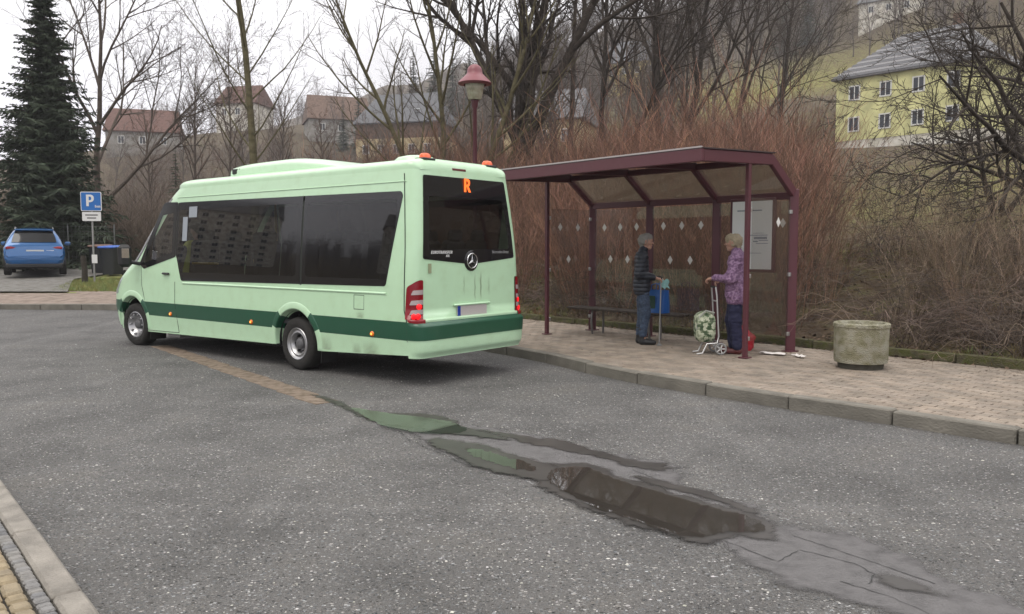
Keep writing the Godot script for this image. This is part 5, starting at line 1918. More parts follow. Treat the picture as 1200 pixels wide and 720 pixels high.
func make_people() -> void:
	var skin := mat("skin", lin(0.46, 0.27, 0.2), 0.55)
	skin.subsurf_scatter_enabled = true; skin.subsurf_scatter_strength = 0.15
	# the person in the dark padded jacket, facing right
	var p := thing("person", "person in navy quilted jacket and jeans facing right by the bench", "person", Vector3(2.0, 0.12, -12.55), -0.12)
	var hc := Vector3(0.05, 1.565, 0)
	var torso := [[Vector3(-0.01, 0.92, 0.07), Vector3(-0.02, 1.3, 0.1), 0.115, 0.105], [Vector3(-0.01, 0.92, -0.07), Vector3(-0.02, 1.3, -0.1), 0.115, 0.105], [Vector3(-0.02, 1.36, 0.15), Vector3(-0.02, 1.36, -0.15), 0.07, 0.07]]
	var arm_r := [Vector3(-0.02, 1.355, 0.185), Vector3(-0.06, 1.08, 0.235), Vector3(0.17, 1.03, 0.15)]
	var arm_l := [Vector3(-0.02, 1.355, -0.185), Vector3(-0.05, 1.09, -0.235), Vector3(0.2, 1.01, -0.1)]
	var legs := []
	for s in [[0.085, 0.03, 0.02], [-0.085, -0.01, -0.03]]:
		legs.append([Vector3(0.0, 0.86, s[0]), Vector3(0.02 + s[1], 0.47, s[0] + 0.01), 0.088, 0.062])
		legs.append([Vector3(0.02 + s[1], 0.47, s[0] + 0.01), Vector3(-0.02 + s[1], 0.1, s[0] + 0.015), 0.06, 0.042])
	var feet := []
	for s in [[0.1, 0.03], [-0.07, -0.01]]:
		feet.append([Vector3(-0.035 + s[1], 0.045, s[0]), Vector3(0.15 + s[1], 0.035, s[0] + 0.012), 0.044, 0.036])
		feet.append([Vector3(-0.03 + s[1], 0.05, s[0]), Vector3(-0.02 + s[1], 0.24, s[0]), 0.046, 0.055])
	var neck := [Vector3(0.0, 1.38, 0), Vector3(0.03, 1.5, 0), 0.056, 0.052]
	var body := torso.map(func(b): return [b[0], b[1], b[2] * 0.85, b[3] * 0.85])
	body.append(neck)
	for a in [arm_r, arm_l]:
		body.append([a[0], a[1], 0.045, 0.038]); body.append([a[1], a[2], 0.036, 0.026])
	for l in legs: body.append([l[0], l[1], l[2] * 0.9, l[3] * 0.9])
	for f in feet: body.append([f[0], f[1], f[2] * 0.75, f[3] * 0.7])
	var bm := sdf(body, 0.014, 0.04)
	merge(bm, sdf(head_bones(hc), 0.004, 0.018))
	merge(bm, sdf(hand_bones(aim(arm_r[2] + Vector3(0.02, -0.005, -0.008), Vector3(1.0, -0.25, -0.35), Vector3(0.1, 1, 0.5)), -1.0, 0.55), 0.0035, 0.008))
	merge(bm, sdf(hand_bones(aim(arm_l[2] + Vector3(0.02, 0, 0.005), Vector3(1, -0.1, 0.35), Vector3(0.1, 1, -0.5)), 1.0, 0.6), 0.0035, 0.008))
	var bn := put("body", bm, skin, p)
	face_parts(bn, hc)
	# quilted jacket: horizontal tubes
	var jb := torso.duplicate()
	jb.append([Vector3(-0.01, 0.84, 0.07), Vector3(-0.01, 0.95, 0.075), 0.125, 0.12])
	jb.append([Vector3(-0.01, 0.84, -0.07), Vector3(-0.01, 0.95, -0.075), 0.125, 0.12])
	jb.append([Vector3(0.0, 1.4, 0), Vector3(0.015, 1.46, 0), 0.072, 0.066])
	for a in [arm_r, arm_l]:
		jb.append([a[0], a[1], 0.074, 0.064]); jb.append([a[1], a[2] + (a[1] - a[2]) * 0.08, 0.062, 0.046])
	var quilt := func(q: Vector3) -> float: return -0.011 * absf(sin(q.y * PI / 0.062)) + 0.006
	var navy := surf("navy quilted cloth", lin(0.022, 0.03, 0.05), 0.5, 3.0, texs["dirt"], null, 1.0, false)
	put("jacket", sdf(jb, 0.011, 0.05, quilt), navy, p)
	var folds := FastNoiseLite.new()
	folds.seed = 44; folds.frequency = 6.0
	var crease := func(q: Vector3) -> float: return folds.get_noise_3d(q.x, q.y * 2.2, q.z) * 0.014
	put("jeans", sdf(legs.map(func(l): return [l[0], l[1] + Vector3(0, 0.06 if l[1].y < 0.2 else 0.0, 0), l[2] + 0.01, l[3] + 0.02]) + [[Vector3(0, 0.9, 0.05), Vector3(0, 0.9, -0.05), 0.11, 0.11]], 0.012, 0.025, crease), surf("washed denim", lin(0.055, 0.085, 0.145), 0.85, 2.5, noise_tex("denim", 45, 0.02, [[0.0, grey(0.6)], [0.6, grey(0.9)], [1.0, Color(1.3, 1.3, 1.35)]], 512, 4), null, 1.0, false), p)
	put_split("shoe", sdf(feet.map(func(f): return [f[0], f[1], f[2], f[3]]), 0.009, 0.03), mat("dark boots", lin(0.018, 0.018, 0.02), 0.6), p)
	var tuft := FastNoiseLite.new()
	tuft.seed = 7; tuft.frequency = 24.0
	var ruffle := func(q: Vector3) -> float: return tuft.get_noise_3d(q.x, q.y * 0.6, q.z) * 0.016
	var hair_b := [[hc + Vector3(-0.03, 0.035, 0), hc + Vector3(0.02, 0.052, 0), 0.094, 0.082], [hc + Vector3(-0.055, 0.0, 0), hc + Vector3(-0.055, -0.045, 0), 0.07, 0.05], [hc + Vector3(-0.03, 0.03, 0.05), hc + Vector3(-0.03, -0.01, 0.06), 0.04, 0.03], [hc + Vector3(-0.03, 0.03, -0.05), hc + Vector3(-0.03, -0.01, -0.06), 0.04, 0.03]]
	put("hair", sdf(hair_b, 0.006, 0.02, ruffle), mat("grey hair", lin(0.25, 0.24, 0.22), 0.7), p)
	# light blue face mask in the hand; walking stick
	var mk := MB.new()
	var rows := []
	for j in 6:
		var row := PackedVector3Array()
		for i in 9:
			row.append(Vector3((i / 8.0 - 0.5) * 0.13 + 0.01 * sin(j * 1.7), -j * 0.026 + 0.015 * sin(i * 1.3), 0.02 * sin(i * 1.1 + j)))
		rows.append(row)
	mk.sheet(rows)
	var mo := put("face_mask", mk, mat("mask cloth", lin(0.3, 0.55, 0.55), 0.8))
	mo.position = Vector3(2.32, 1.115, -12.44)
	tag(mo, "pale turquoise face mask dangling from the hand of the person in navy", "face mask")
	var st := thing("walking_stick", "grey walking stick held upright by the person in navy jacket", "walking stick", Vector3(2.24, 0.36, -12.36))
	st.position.y = 0.12
	var sh := MB.new()
	sh.rod(Vector3(-0.01, 0.02, 0.03), Vector3(0.02, 1.02, -0.05), 0.011, 10)
	put("shaft", sh, mat("stick alloy", lin(0.35, 0.34, 0.33), 0.4, 0.6), st)
	var hd := MB.new()
	hd.tube(PackedVector3Array([Vector3(0.02, 1.0, -0.05), Vector3(0.03, 1.03, -0.05), Vector3(0.0, 1.04, -0.05), Vector3(-0.08, 1.035, -0.045)]), fill(0.014, 4), 8)
	put("grip", hd, mats["trolley black"], st)
	var fe := MB.new()
	fe.lathe([Vector2(0.04, 0.0), Vector2(0.04, 0.015), Vector2(0.016, 0.03), Vector2(0.014, 0.06)], 14, Transform3D(Basis(), Vector3(-0.01, 0.0, 0.03)))
	put("foot", fe, mat("grey rubber", lin(0.2, 0.2, 0.2), 0.7), st)

	# the person in the purple coat, facing left, seen a little from behind
	var q := thing("person", "person in purple patterned coat and dark trousers holding the trolley", "person", Vector3(3.12, 0.12, -11.42), PI - 0.42)
	hc = Vector3(0.045, 1.545, 0)
	torso = [[Vector3(-0.02, 0.92, 0.075), Vector3(-0.02, 1.28, 0.1), 0.13, 0.115], [Vector3(-0.02, 0.92, -0.075), Vector3(-0.02, 1.28, -0.1), 0.13, 0.115], [Vector3(-0.03, 1.34, 0.14), Vector3(-0.03, 1.34, -0.14), 0.075, 0.075]]
	arm_l = [Vector3(-0.02, 1.33, -0.19), Vector3(0.02, 1.06, -0.25), Vector3(0.27, 1.06, -0.17)]
	arm_r = [Vector3(-0.02, 1.33, 0.19), Vector3(-0.03, 1.05, 0.24), Vector3(0.2, 1.02, 0.16)]
	legs = []
	for s in [[0.085, 0.05], [-0.085, -0.03]]:
		legs.append([Vector3(-0.01, 0.86, s[0]), Vector3(0.01 + s[1], 0.47, s[0]), 0.1, 0.075])
		legs.append([Vector3(0.01 + s[1], 0.47, s[0]), Vector3(-0.02 + s[1], 0.1, s[0]), 0.074, 0.06])
	feet = []
	for s in [[0.085, 0.05], [-0.085, -0.03]]:
		feet.append([Vector3(-0.05 + s[1], 0.042, s[0]), Vector3(0.13 + s[1], 0.034, s[0]), 0.042, 0.036])
		feet.append([Vector3(-0.04 + s[1], 0.05, s[0]), Vector3(-0.03 + s[1], 0.1, s[0]), 0.042, 0.04])
	neck = [Vector3(-0.01, 1.36, 0), Vector3(0.025, 1.48, 0), 0.055, 0.05]
	body = torso.map(func(b): return [b[0], b[1], b[2] * 0.85, b[3] * 0.85])
	body.append(neck)
	for a in [arm_r, arm_l]:
		body.append([a[0], a[1], 0.045, 0.038]); body.append([a[1], a[2], 0.036, 0.026])
	for l in legs: body.append([l[0], l[1], l[2] * 0.8, l[3] * 0.7])
	for f in feet: body.append([f[0], f[1], f[2] * 0.75, f[3] * 0.7])
	bm = sdf(body, 0.014, 0.04)
	merge(bm, sdf(head_bones(hc), 0.004, 0.018))
	merge(bm, sdf(hand_bones(aim(arm_l[2] + Vector3(0.015, 0, 0.003), Vector3(0.9, -0.25, 0.2), Vector3(0.2, 1, -0.2)), 1.0, 0.75), 0.0035, 0.008))
	merge(bm, sdf(hand_bones(aim(arm_r[2] + Vector3(0.015, 0, -0.003), Vector3(0.9, -0.3, -0.3), Vector3(0.2, 1, 0.3)), -1.0, 0.75), 0.0035, 0.008))
	bn = put("body", bm, skin, q)
	face_parts(bn, hc)
	jb = torso.duplicate()
	jb.append([Vector3(-0.02, 0.8, 0.075), Vector3(-0.02, 0.95, 0.08), 0.145, 0.135])
	jb.append([Vector3(-0.02, 0.8, -0.075), Vector3(-0.02, 0.95, -0.08), 0.145, 0.135])
	jb.append([Vector3(-0.02, 1.38, 0), Vector3(0.0, 1.44, 0), 0.078, 0.07])
	for a in [arm_r, arm_l]:
		jb.append([a[0], a[1], 0.08, 0.07]); jb.append([a[1], a[2] + (a[1] - a[2]) * 0.05, 0.068, 0.048])
	var crease2 := func(r: Vector3) -> float: return folds.get_noise_3d(r.x * 1.3, r.y * 1.8 + 9.0, r.z * 1.3) * 0.022
	var purple := surf("purple patterned cloth", Color.WHITE, 0.7, 1.5, noise_tex("purple_print", 46, 0.03, [[0.0, Color(0.33, 0.22, 0.36)], [0.38, Color(0.42, 0.3, 0.44)], [0.5, Color(0.52, 0.4, 0.53)], [0.6, Color(0.64, 0.53, 0.64)], [1.0, Color(0.5, 0.38, 0.52)]], 512, 3), null, 1.0, false)
	put("coat", sdf(jb, 0.012, 0.05, crease2), purple, q)
	put("trousers", sdf(legs.map(func(l): return [l[0], l[1] + Vector3(0, 0.02 if l[1].y < 0.2 else 0.0, 0), l[2] + 0.01, l[3] + 0.012]) + [[Vector3(-0.01, 0.88, 0.05), Vector3(-0.01, 0.88, -0.05), 0.12, 0.12]], 0.012, 0.04, crease), mat("navy trousers", lin(0.016, 0.018, 0.055), 0.85), q)
	put_split("shoe", sdf(feet, 0.009, 0.03), mat("dark red shoes", lin(0.1, 0.02, 0.022), 0.5), q)
	# short fair hair, close round the head
	hair_b = [[hc + Vector3(-0.032, 0.036, 0), hc + Vector3(0.022, 0.05, 0), 0.096, 0.084], [hc + Vector3(-0.055, 0.01, 0), hc + Vector3(-0.06, -0.06, 0), 0.076, 0.05], [hc + Vector3(-0.025, 0.03, 0.055), hc + Vector3(-0.02, -0.02, 0.062), 0.042, 0.03], [hc + Vector3(-0.025, 0.03, -0.055), hc + Vector3(-0.02, -0.02, -0.062), 0.042, 0.03]]
	put("hair", sdf(hair_b, 0.006, 0.02, ruffle), mat("fair grey hair", lin(0.34, 0.29, 0.2), 0.75), q)
	# the driver behind the wheel
	var fwd := Vector3(-0.7785835, 0, -0.62754103)
	var seat := Vector3(-2.2103, 0, -11.3954) + fwd * 3.18 + Vector3(-0.62754, 0, 0.77858) * 0.45
	var d := thing("person", "bus driver in yellow vest seated behind the cab window", "person", seat + Vector3(0, 1.09, 0), atan2(-fwd.z, fwd.x))
	var db := [[Vector3(0.1, 0.1, 0.08), Vector3(0.02, 0.5, 0.11), 0.12, 0.1], [Vector3(0.1, 0.1, -0.08), Vector3(0.02, 0.5, -0.11), 0.12, 0.1], [Vector3(0.02, 0.52, 0.15), Vector3(0.02, 0.52, -0.15), 0.07, 0.07], [Vector3(0.03, 0.55, 0), Vector3(0.05, 0.68, 0), 0.055, 0.05]]
	for z in [-1.0, 1.0]:
		db.append([Vector3(0.02, 0.5, 0.19 * z), Vector3(0.15, 0.24, 0.25 * z), 0.055, 0.045])
		db.append([Vector3(0.15, 0.24, 0.25 * z), Vector3(0.5, 0.26, 0.2 * z), 0.043, 0.03])
		db.append([Vector3(0.1, 0.06, 0.1 * z), Vector3(0.52, 0.1, 0.12 * z), 0.09, 0.065])
		db.append([Vector3(0.52, 0.1, 0.12 * z), Vector3(0.62, -0.36, 0.12 * z), 0.06, 0.045])
		db.append([Vector3(0.6, -0.42, 0.12 * z), Vector3(0.78, -0.42, 0.12 * z), 0.04, 0.035])
	var dm := sdf(db, 0.016, 0.04)
	var dh := Vector3(0.07, 0.78, 0)
	merge(dm, sdf(head_bones(dh), 0.006, 0.018))
	for z in [-1.0, 1.0]:
		merge(dm, sdf(hand_bones(aim(Vector3(0.51, 0.26, 0.2 * z), Vector3(1, 0.2, -0.1 * z), Vector3(0, 0.4, z)), -z, 0.7), 0.004, 0.008))
	var dn := put("body", dm, skin, d)
	face_parts(dn, dh)
	var vest := []
	for b in db.slice(0, 3): vest.append([b[0], b[1], b[2] + 0.02, b[3] + 0.018])
	put("vest", sdf(vest, 0.016, 0.05), mat("hi-vis yellow", lin(0.6, 0.75, 0.05), 0.7), d)
	var slv := []
	for z in [-1.0, 1.0]:
		slv.append([Vector3(0.02, 0.5, 0.19 * z), Vector3(0.15, 0.24, 0.25 * z), 0.068, 0.058])
		slv.append([Vector3(0.15, 0.24, 0.25 * z), Vector3(0.47, 0.26, 0.205 * z), 0.056, 0.044])
	put_split("sleeve", sdf(slv, 0.014, 0.03), mats["navy trousers"], d)
	var tr := []
	for b in db.slice(4): if b[2] > 0.055 and b[0].y < 0.2: tr.append([b[0], b[1], b[2] + 0.014, b[3] + 0.012])
	put("trousers", sdf(tr + [[Vector3(0.1, 0.08, 0.08), Vector3(0.1, 0.08, -0.08), 0.12, 0.12]], 0.016, 0.04), mats["navy trousers"], d)
	put("hair", sdf([[dh + Vector3(-0.03, 0.035, 0), dh + Vector3(0.02, 0.05, 0), 0.093, 0.08]], 0.007, 0.02, ruffle), mat("dark hair", lin(0.03, 0.025, 0.02), 0.7), d)

func merge(m: MB, o: MB) -> void:
	var base := m.v.size()
	m.v.append_array(o.v); m.n.append_array(o.n); m.c.append_array(o.c); m.uv.append_array(o.uv)
	for i in o.ix: m.ix.append(i + base)

# ---------- the car park at the far left ----------
func make_parking() -> void:
	var gy := func(x: float, z: float) -> float: return rise(x, z) + 0.165
	# parked car, seen from behind
	var cx := -15.25
	var cz := -26.2
	var car := thing("parked_car", "bright blue hatchback parked tail first beyond the far pavement", "car", Vector3(cx, gy.call(cx, cz - 2.0), cz), PI * 0.5 + 0.5)
	var blue := mat("blue car paint", lin(0.008, 0.085, 0.25), 0.25, 0.3)
	blue.clearcoat_enabled = true; blue.clearcoat = 0.8; blue.clearcoat_roughness = 0.05
	var black := mat("car black", lin(0.015, 0.015, 0.016), 0.5)
	var gl := mat("car dark glass", lin(0.012, 0.013, 0.015), 0.04)
	# local x runs forward from the rear bumper; sections: x, sill height, width at the sill, width at the waist, top height, width at the top
	var sec := [[-0.02, 0.42, 0.72, 0.80, 0.66, 0.74], [0.0, 0.36, 0.78, 0.86, 0.72, 0.82], [0.06, 0.32, 0.82, 0.895, 0.96, 0.80], [0.12, 0.3, 0.83, 0.91, 1.05, 0.77], [0.22, 0.29, 0.84, 0.915, 1.17, 0.74], [0.36, 0.28, 0.85, 0.92, 1.35, 0.68], [0.5, 0.28, 0.86, 0.92, 1.5, 0.62], [0.66, 0.28, 0.86, 0.92, 1.565, 0.58], [1.0, 0.27, 0.86, 0.92, 1.6, 0.57], [1.6, 0.27, 0.86, 0.92, 1.6, 0.58], [2.2, 0.27, 0.86, 0.92, 1.54, 0.58], [2.7, 0.27, 0.86, 0.92, 1.28, 0.64], [3.05, 0.27, 0.86, 0.92, 1.06, 0.72], [3.6, 0.27, 0.85, 0.9, 0.98, 0.7], [4.1, 0.28, 0.8, 0.84, 0.84, 0.64], [4.3, 0.34, 0.7, 0.74, 0.68, 0.55]]
	var prof := func(q: Array, off: float) -> PackedVector3Array:
		var x: float = q[0]
		var half := []
		var top: float = q[4]
		var belt := minf(1.0, top - 0.08)
		for e in [[0.0, q[1]], [q[2] * 0.9, q[1]], [q[2], q[1] + 0.08], [q[3], lerpf(q[1], belt, 0.55)], [q[3] - 0.02, belt - 0.06], [lerpf(q[3] - 0.05, q[5], 0.12), belt + 0.01], [lerpf(q[3], q[5], 0.6), lerpf(belt, top, 0.6)], [q[5] + 0.02, top - 0.05], [q[5] - 0.07, top - 0.008], [q[5] * 0.5, top + 0.008], [0.0, top + 0.012]]: half.append(e)
		var r := PackedVector3Array()
		for e in half: r.append(Vector3(x, e[1] + off * 0.3, -(e[0] + off)))
		for k in range(half.size() - 2, -1, -1): r.append(Vector3(x, half[k][1] + off * 0.3, half[k][0] + off))
		return r
	var body := MB.new()
	var rings := []
	for q in sec: rings.append(prof.call(q, 0.0))
	body.sheet(rings)
	for en in [0, rings.size() - 1]:
		var mid := Vector3(sec[en][0] + (-0.015 if en == 0 else 0.02), (sec[en][1] + sec[en][4]) * 0.5, 0)
		for k in rings[en].size() - 1:
			if en == 0: body.tri(mid, rings[en][k + 1], rings[en][k])
			else: body.tri(mid, rings[en][k], rings[en][k + 1])
	put("body", body, blue, car)
	# rear window: laid on the sloping tailgate
	var rw := MB.new()
	var rr := []
	for q in [[0.15, 1.10, 0.66], [0.26, 1.235, 0.63], [0.38, 1.385, 0.585], [0.46, 1.47, 0.55]]:
		var row := PackedVector3Array()
		for k in 9:
			var t := -1.0 + k / 4.0
			row.append(Vector3(q[0] - 0.012 + 0.02 * t * t, q[1] + 0.016, t * q[2]))
		rr.append(row)
	rw.sheet(rr.map(func(r): r.reverse(); return r))
	put("rear_window", rw, gl, car)
	var sp := MB.new()
	sp.box(Transform3D(Basis(Vector3.BACK, 0.12), Vector3(0.52, 1.545, 0)), Vector3(0.28, 0.035, 1.16), 0.015)
	put("spoiler", sp, blue, car)
	for s in [-1.0, 1.0]:
		var tl := MB.new()
		tl.box(Transform3D(Basis(Vector3.UP, -s * 0.12), Vector3(0.075, 0.92, s * 0.66)), Vector3(0.07, 0.1, 0.34), 0.03)
		put("tail_light", tl, mat("car red lens", lin(0.25, 0.01, 0.015), 0.15), car)
		var mr := MB.new()
		mr.box(Transform3D(Basis(), Vector3(2.6, 1.08, s * 1.0)), Vector3(0.1, 0.14, 0.2), 0.04)
		put("mirror", mr, blue, car)
		var rl := MB.new()
		rl.tube(PackedVector3Array([Vector3(0.75, 1.56, s * 0.56), Vector3(0.85, 1.63, s * 0.56), Vector3(2.0, 1.625, s * 0.56), Vector3(2.15, 1.54, s * 0.56)]), fill(0.014, 4), 6)
		put("roof_rail", rl, mat("rail silver", lin(0.5, 0.5, 0.5), 0.3, 0.8), car)
		var sg := MB.new()
		var g0 := PackedVector3Array()
		var g1 := PackedVector3Array()
		for x in [0.62, 0.9, 1.3, 1.8, 2.2, 2.55]:
			var tp: float = 1.5 if x < 2.3 else 1.33
			g0.append(Vector3(x, 1.06, s * 0.895)); g1.append(Vector3(x, tp, s * lerpf(0.895, 0.64, (tp - 1.0) / 0.56)))
		if s < 0: g0.reverse(); g1.reverse()
		sg.sheet([g0, g1])
		put("side_window", sg, gl, car)
		for x in [0.72, 3.45]:
			var w := part("wheel", car, Vector3(x, 0.33, s * 0.82))
			var bt := Basis(Vector3.RIGHT, s * PI * 0.5)
			var ty := MB.new()
			ty.lathe([Vector2(0.22, -0.1), Vector2(0.31, -0.11), Vector2(0.33, -0.08), Vector2(0.33, 0.08), Vector2(0.31, 0.11), Vector2(0.22, 0.1)], 24, Transform3D(bt, Vector3.ZERO))
			put("tyre", ty, mats["tyre rubber"], w)
			var rm := MB.new()
			rm.lathe([Vector2(0.001, 0.06), Vector2(0.1, 0.05), Vector2(0.2, 0.08), Vector2(0.225, 0.1), Vector2(0.225, -0.1)], 20, Transform3D(bt, Vector3.ZERO))
			put("rim", rm, mats["wheel steel"], w)
	var pl := MB.new()
	pl.box(Transform3D(Basis(), Vector3(0.03, 0.80, 0.02)), Vector3(0.02, 0.11, 0.52), 0.003)
	put("number_plate", pl, mat("car plate", lin(0.55, 0.55, 0.52), 0.4), car)
	var sk := MB.new()
	sk.box(Transform3D(Basis(), Vector3(0.035, 0.79, 0.46)), Vector3(0.02, 0.11, 0.24), 0.02)
	put("sticker", sk, mat("pale sticker vinyl", lin(0.6, 0.6, 0.65), 0.5), car)
	var df := MB.new()
	df.box(Transform3D(Basis(), Vector3(0.1, 0.33, 0)), Vector3(0.25, 0.2, 1.7), 0.06)
	put("rear_skirt", df, black, car)
	car.scale = Vector3.ONE * 0.95
	# parking sign
	var sx := -12.75
	var sz := -25.0
	var sn := thing("parking_sign", "blue and white parking sign on a grey pole by the verge", "road sign", Vector3(sx, rise(sx, sz) + 0.1, sz), 0.12)
	var pole := MB.new()
	pole.rod(Vector3(0, -0.05, 0), Vector3(0, 2.75, 0), 0.03, 12)
	put("pole", pole, mat("galvanised pole", lin(0.3, 0.3, 0.3), 0.5, 0.6), sn)
	var bp := MB.new()
	bp.prism(rounded(v2([[-0.3, 2.2], [0.3, 2.2], [0.3, 2.78], [-0.3, 2.78]]), 0.04), 0.02, Transform3D(Basis(), Vector3(0, 0, 0.035)))
	var bf := put("sign_face", bp, mat("sign white", lin(0.65, 0.65, 0.65), 0.45), sn)
	var bi := MB.new()
	bi.prism(rounded(v2([[-0.28, 2.22], [0.28, 2.22], [0.28, 2.76], [-0.28, 2.76]]), 0.035), 0.004, Transform3D(Basis(), Vector3(0, 0, 0.055)))
	put("blue_field", bi, mat("sign blue", lin(0.015, 0.13, 0.42), 0.4), bf)
	text(bf, "letter", "P", 0.36, Vector3(-0.03, 2.51, 0.063), Basis(), mats["sign white"], 0.006)
	text(bf, "small_print", "bus", 0.075, Vector3(0.19, 2.34, 0.063), Basis(), mats["sign white"], 0.006)
	var ap := MB.new()
	ap.prism(rounded(v2([[-0.27, 1.9], [0.27, 1.9], [0.27, 2.17], [-0.27, 2.17]]), 0.03), 0.02, Transform3D(Basis(), Vector3(0, 0, 0.035)))
	var pf := put("sub_plate", ap, mats["sign white"], sn)
	for k in 2:
		var ln := MB.new()
		ln.box(Transform3D(Basis(), Vector3(0, 2.08 - k * 0.09, 0.0565)), Vector3(0.36 - k * 0.1, 0.035, 0.003))
		put("small_print", ln, mat("sign ink", lin(0.08, 0.08, 0.08), 0.5), pf)
	var nb := MB.new()
	nb.box(Transform3D(Basis(), Vector3(0.04, 0.75, 0.045)), Vector3(0.16, 0.26, 0.01), 0.003)
	put("note", nb, mats["sign white"], sn)
	# stump of a wooden post
	var px := -13.0
	var pz := -24.9
	var wp := MB.new()
	wp.tube(PackedVector3Array([Vector3(0, -0.1, 0), Vector3(0.01, 0.4, 0), Vector3(-0.02, 0.82, 0.0), Vector3(-0.02, 0.86, 0)]), PackedFloat32Array([0.09, 0.085, 0.08, 0.06]), 10)
	var po := put("wooden_post", wp, surf("old dark wood", lin(0.05, 0.042, 0.033), 0.9, 1.5, texs["dirt"], texs["grain_n"], 1.0, false))
	po.position = Vector3(px, rise(px, pz) + 0.1, pz)
	tag(po, "short dark wooden post standing just left of the parking sign", "post")
	# wheelie bins
	for k in 2:
		var bx: float = [-14.35, -13.55][k]
		var bz: float = [-28.6, -27.8][k]
		var b := thing("wheelie_bin", ["dark wheelie bin with brownish lid behind the parking sign", "dark wheelie bin with blue lid beside the bus mirror"][k], "wheelie bin", Vector3(bx, rise(bx, bz) + 0.11, bz), [0.1, -0.15][k], "wheelie bins beyond the verge")
		var m := MB.new()
		var rows := []
		for t in [0.0, 0.08, 0.5, 0.92, 1.0]:
			var row := PackedVector3Array()
			for j in 25:
				var an := TAU * j / 24.0
				var c := Vector2(cos(an), sin(an))
				var sq := lerpf(1.0, 1.0 / maxf(absf(c.x), absf(c.y)), 0.82)
				row.append(Vector3(c.x * sq * lerpf(0.22, 0.28, t), 0.05 + t * 0.9, c.y * sq * lerpf(0.25, 0.34, t)))
			row.reverse()
			rows.append(row)
		m.sheet(rows)
		put("bin_body", m, mat("bin plastic", lin(0.02, 0.022, 0.024), 0.6), b)
		var lid := MB.new()
		lid.box(Transform3D(Basis(Vector3.RIGHT, 0.06), Vector3(0, 0.985, 0.01)), Vector3(0.6, 0.07, 0.74), 0.03)
		put("lid", lid, mat("brown lid", lin(0.12, 0.06, 0.04), 0.5) if k == 0 else mat("blue lid", lin(0.02, 0.1, 0.45), 0.4), b)
		for s in [-1.0, 1.0]:
			var w := MB.new()
			w.lathe([Vector2(0.001, -0.03), Vector2(0.1, -0.03), Vector2(0.1, 0.03), Vector2(0.001, 0.03)], 16, Transform3D(Basis(Vector3.BACK, PI * 0.5), Vector3(s * 0.25, 0.1, -0.26)))
			put("wheel", w, mats["tyre rubber"], b)
	# wire mesh fence behind the car park
	var fn := thing("wire_fence", "grey wire mesh fence on thin posts behind the parked car", "fence", Vector3(-22.0, rise(-22.0, -31.0) + 0.1, -31.0))
	var gw := mat("fence wire", lin(0.16, 0.17, 0.165), 0.6, 0.4)
	for k in 9:
		var m := MB.new()
		m.rod(Vector3(k * 1.75 - 7.0, 0, 0), Vector3(k * 1.75 - 7.0, 1.7, 0), 0.025, 8)
		put("post", m, gw, fn)
	for k in 9:
		var m := MB.new()
		m.rod(Vector3(-7.0, 0.1 + k * 0.19, 0.0), Vector3(7.0, 0.1 + k * 0.19, 0), 0.004, 4)
		put("wire", m, gw, fn)
	var mesh := MB.new()
	for k in 90:
		var x := -7.0 + k * 0.155
		mesh.bar(Vector3(x, 0.06, 0.006), Vector3(x, 1.66, 0.006), 0.005, 0.005, Vector3.BACK)
	stuff(put("mesh_wires", mesh, gw, fn))

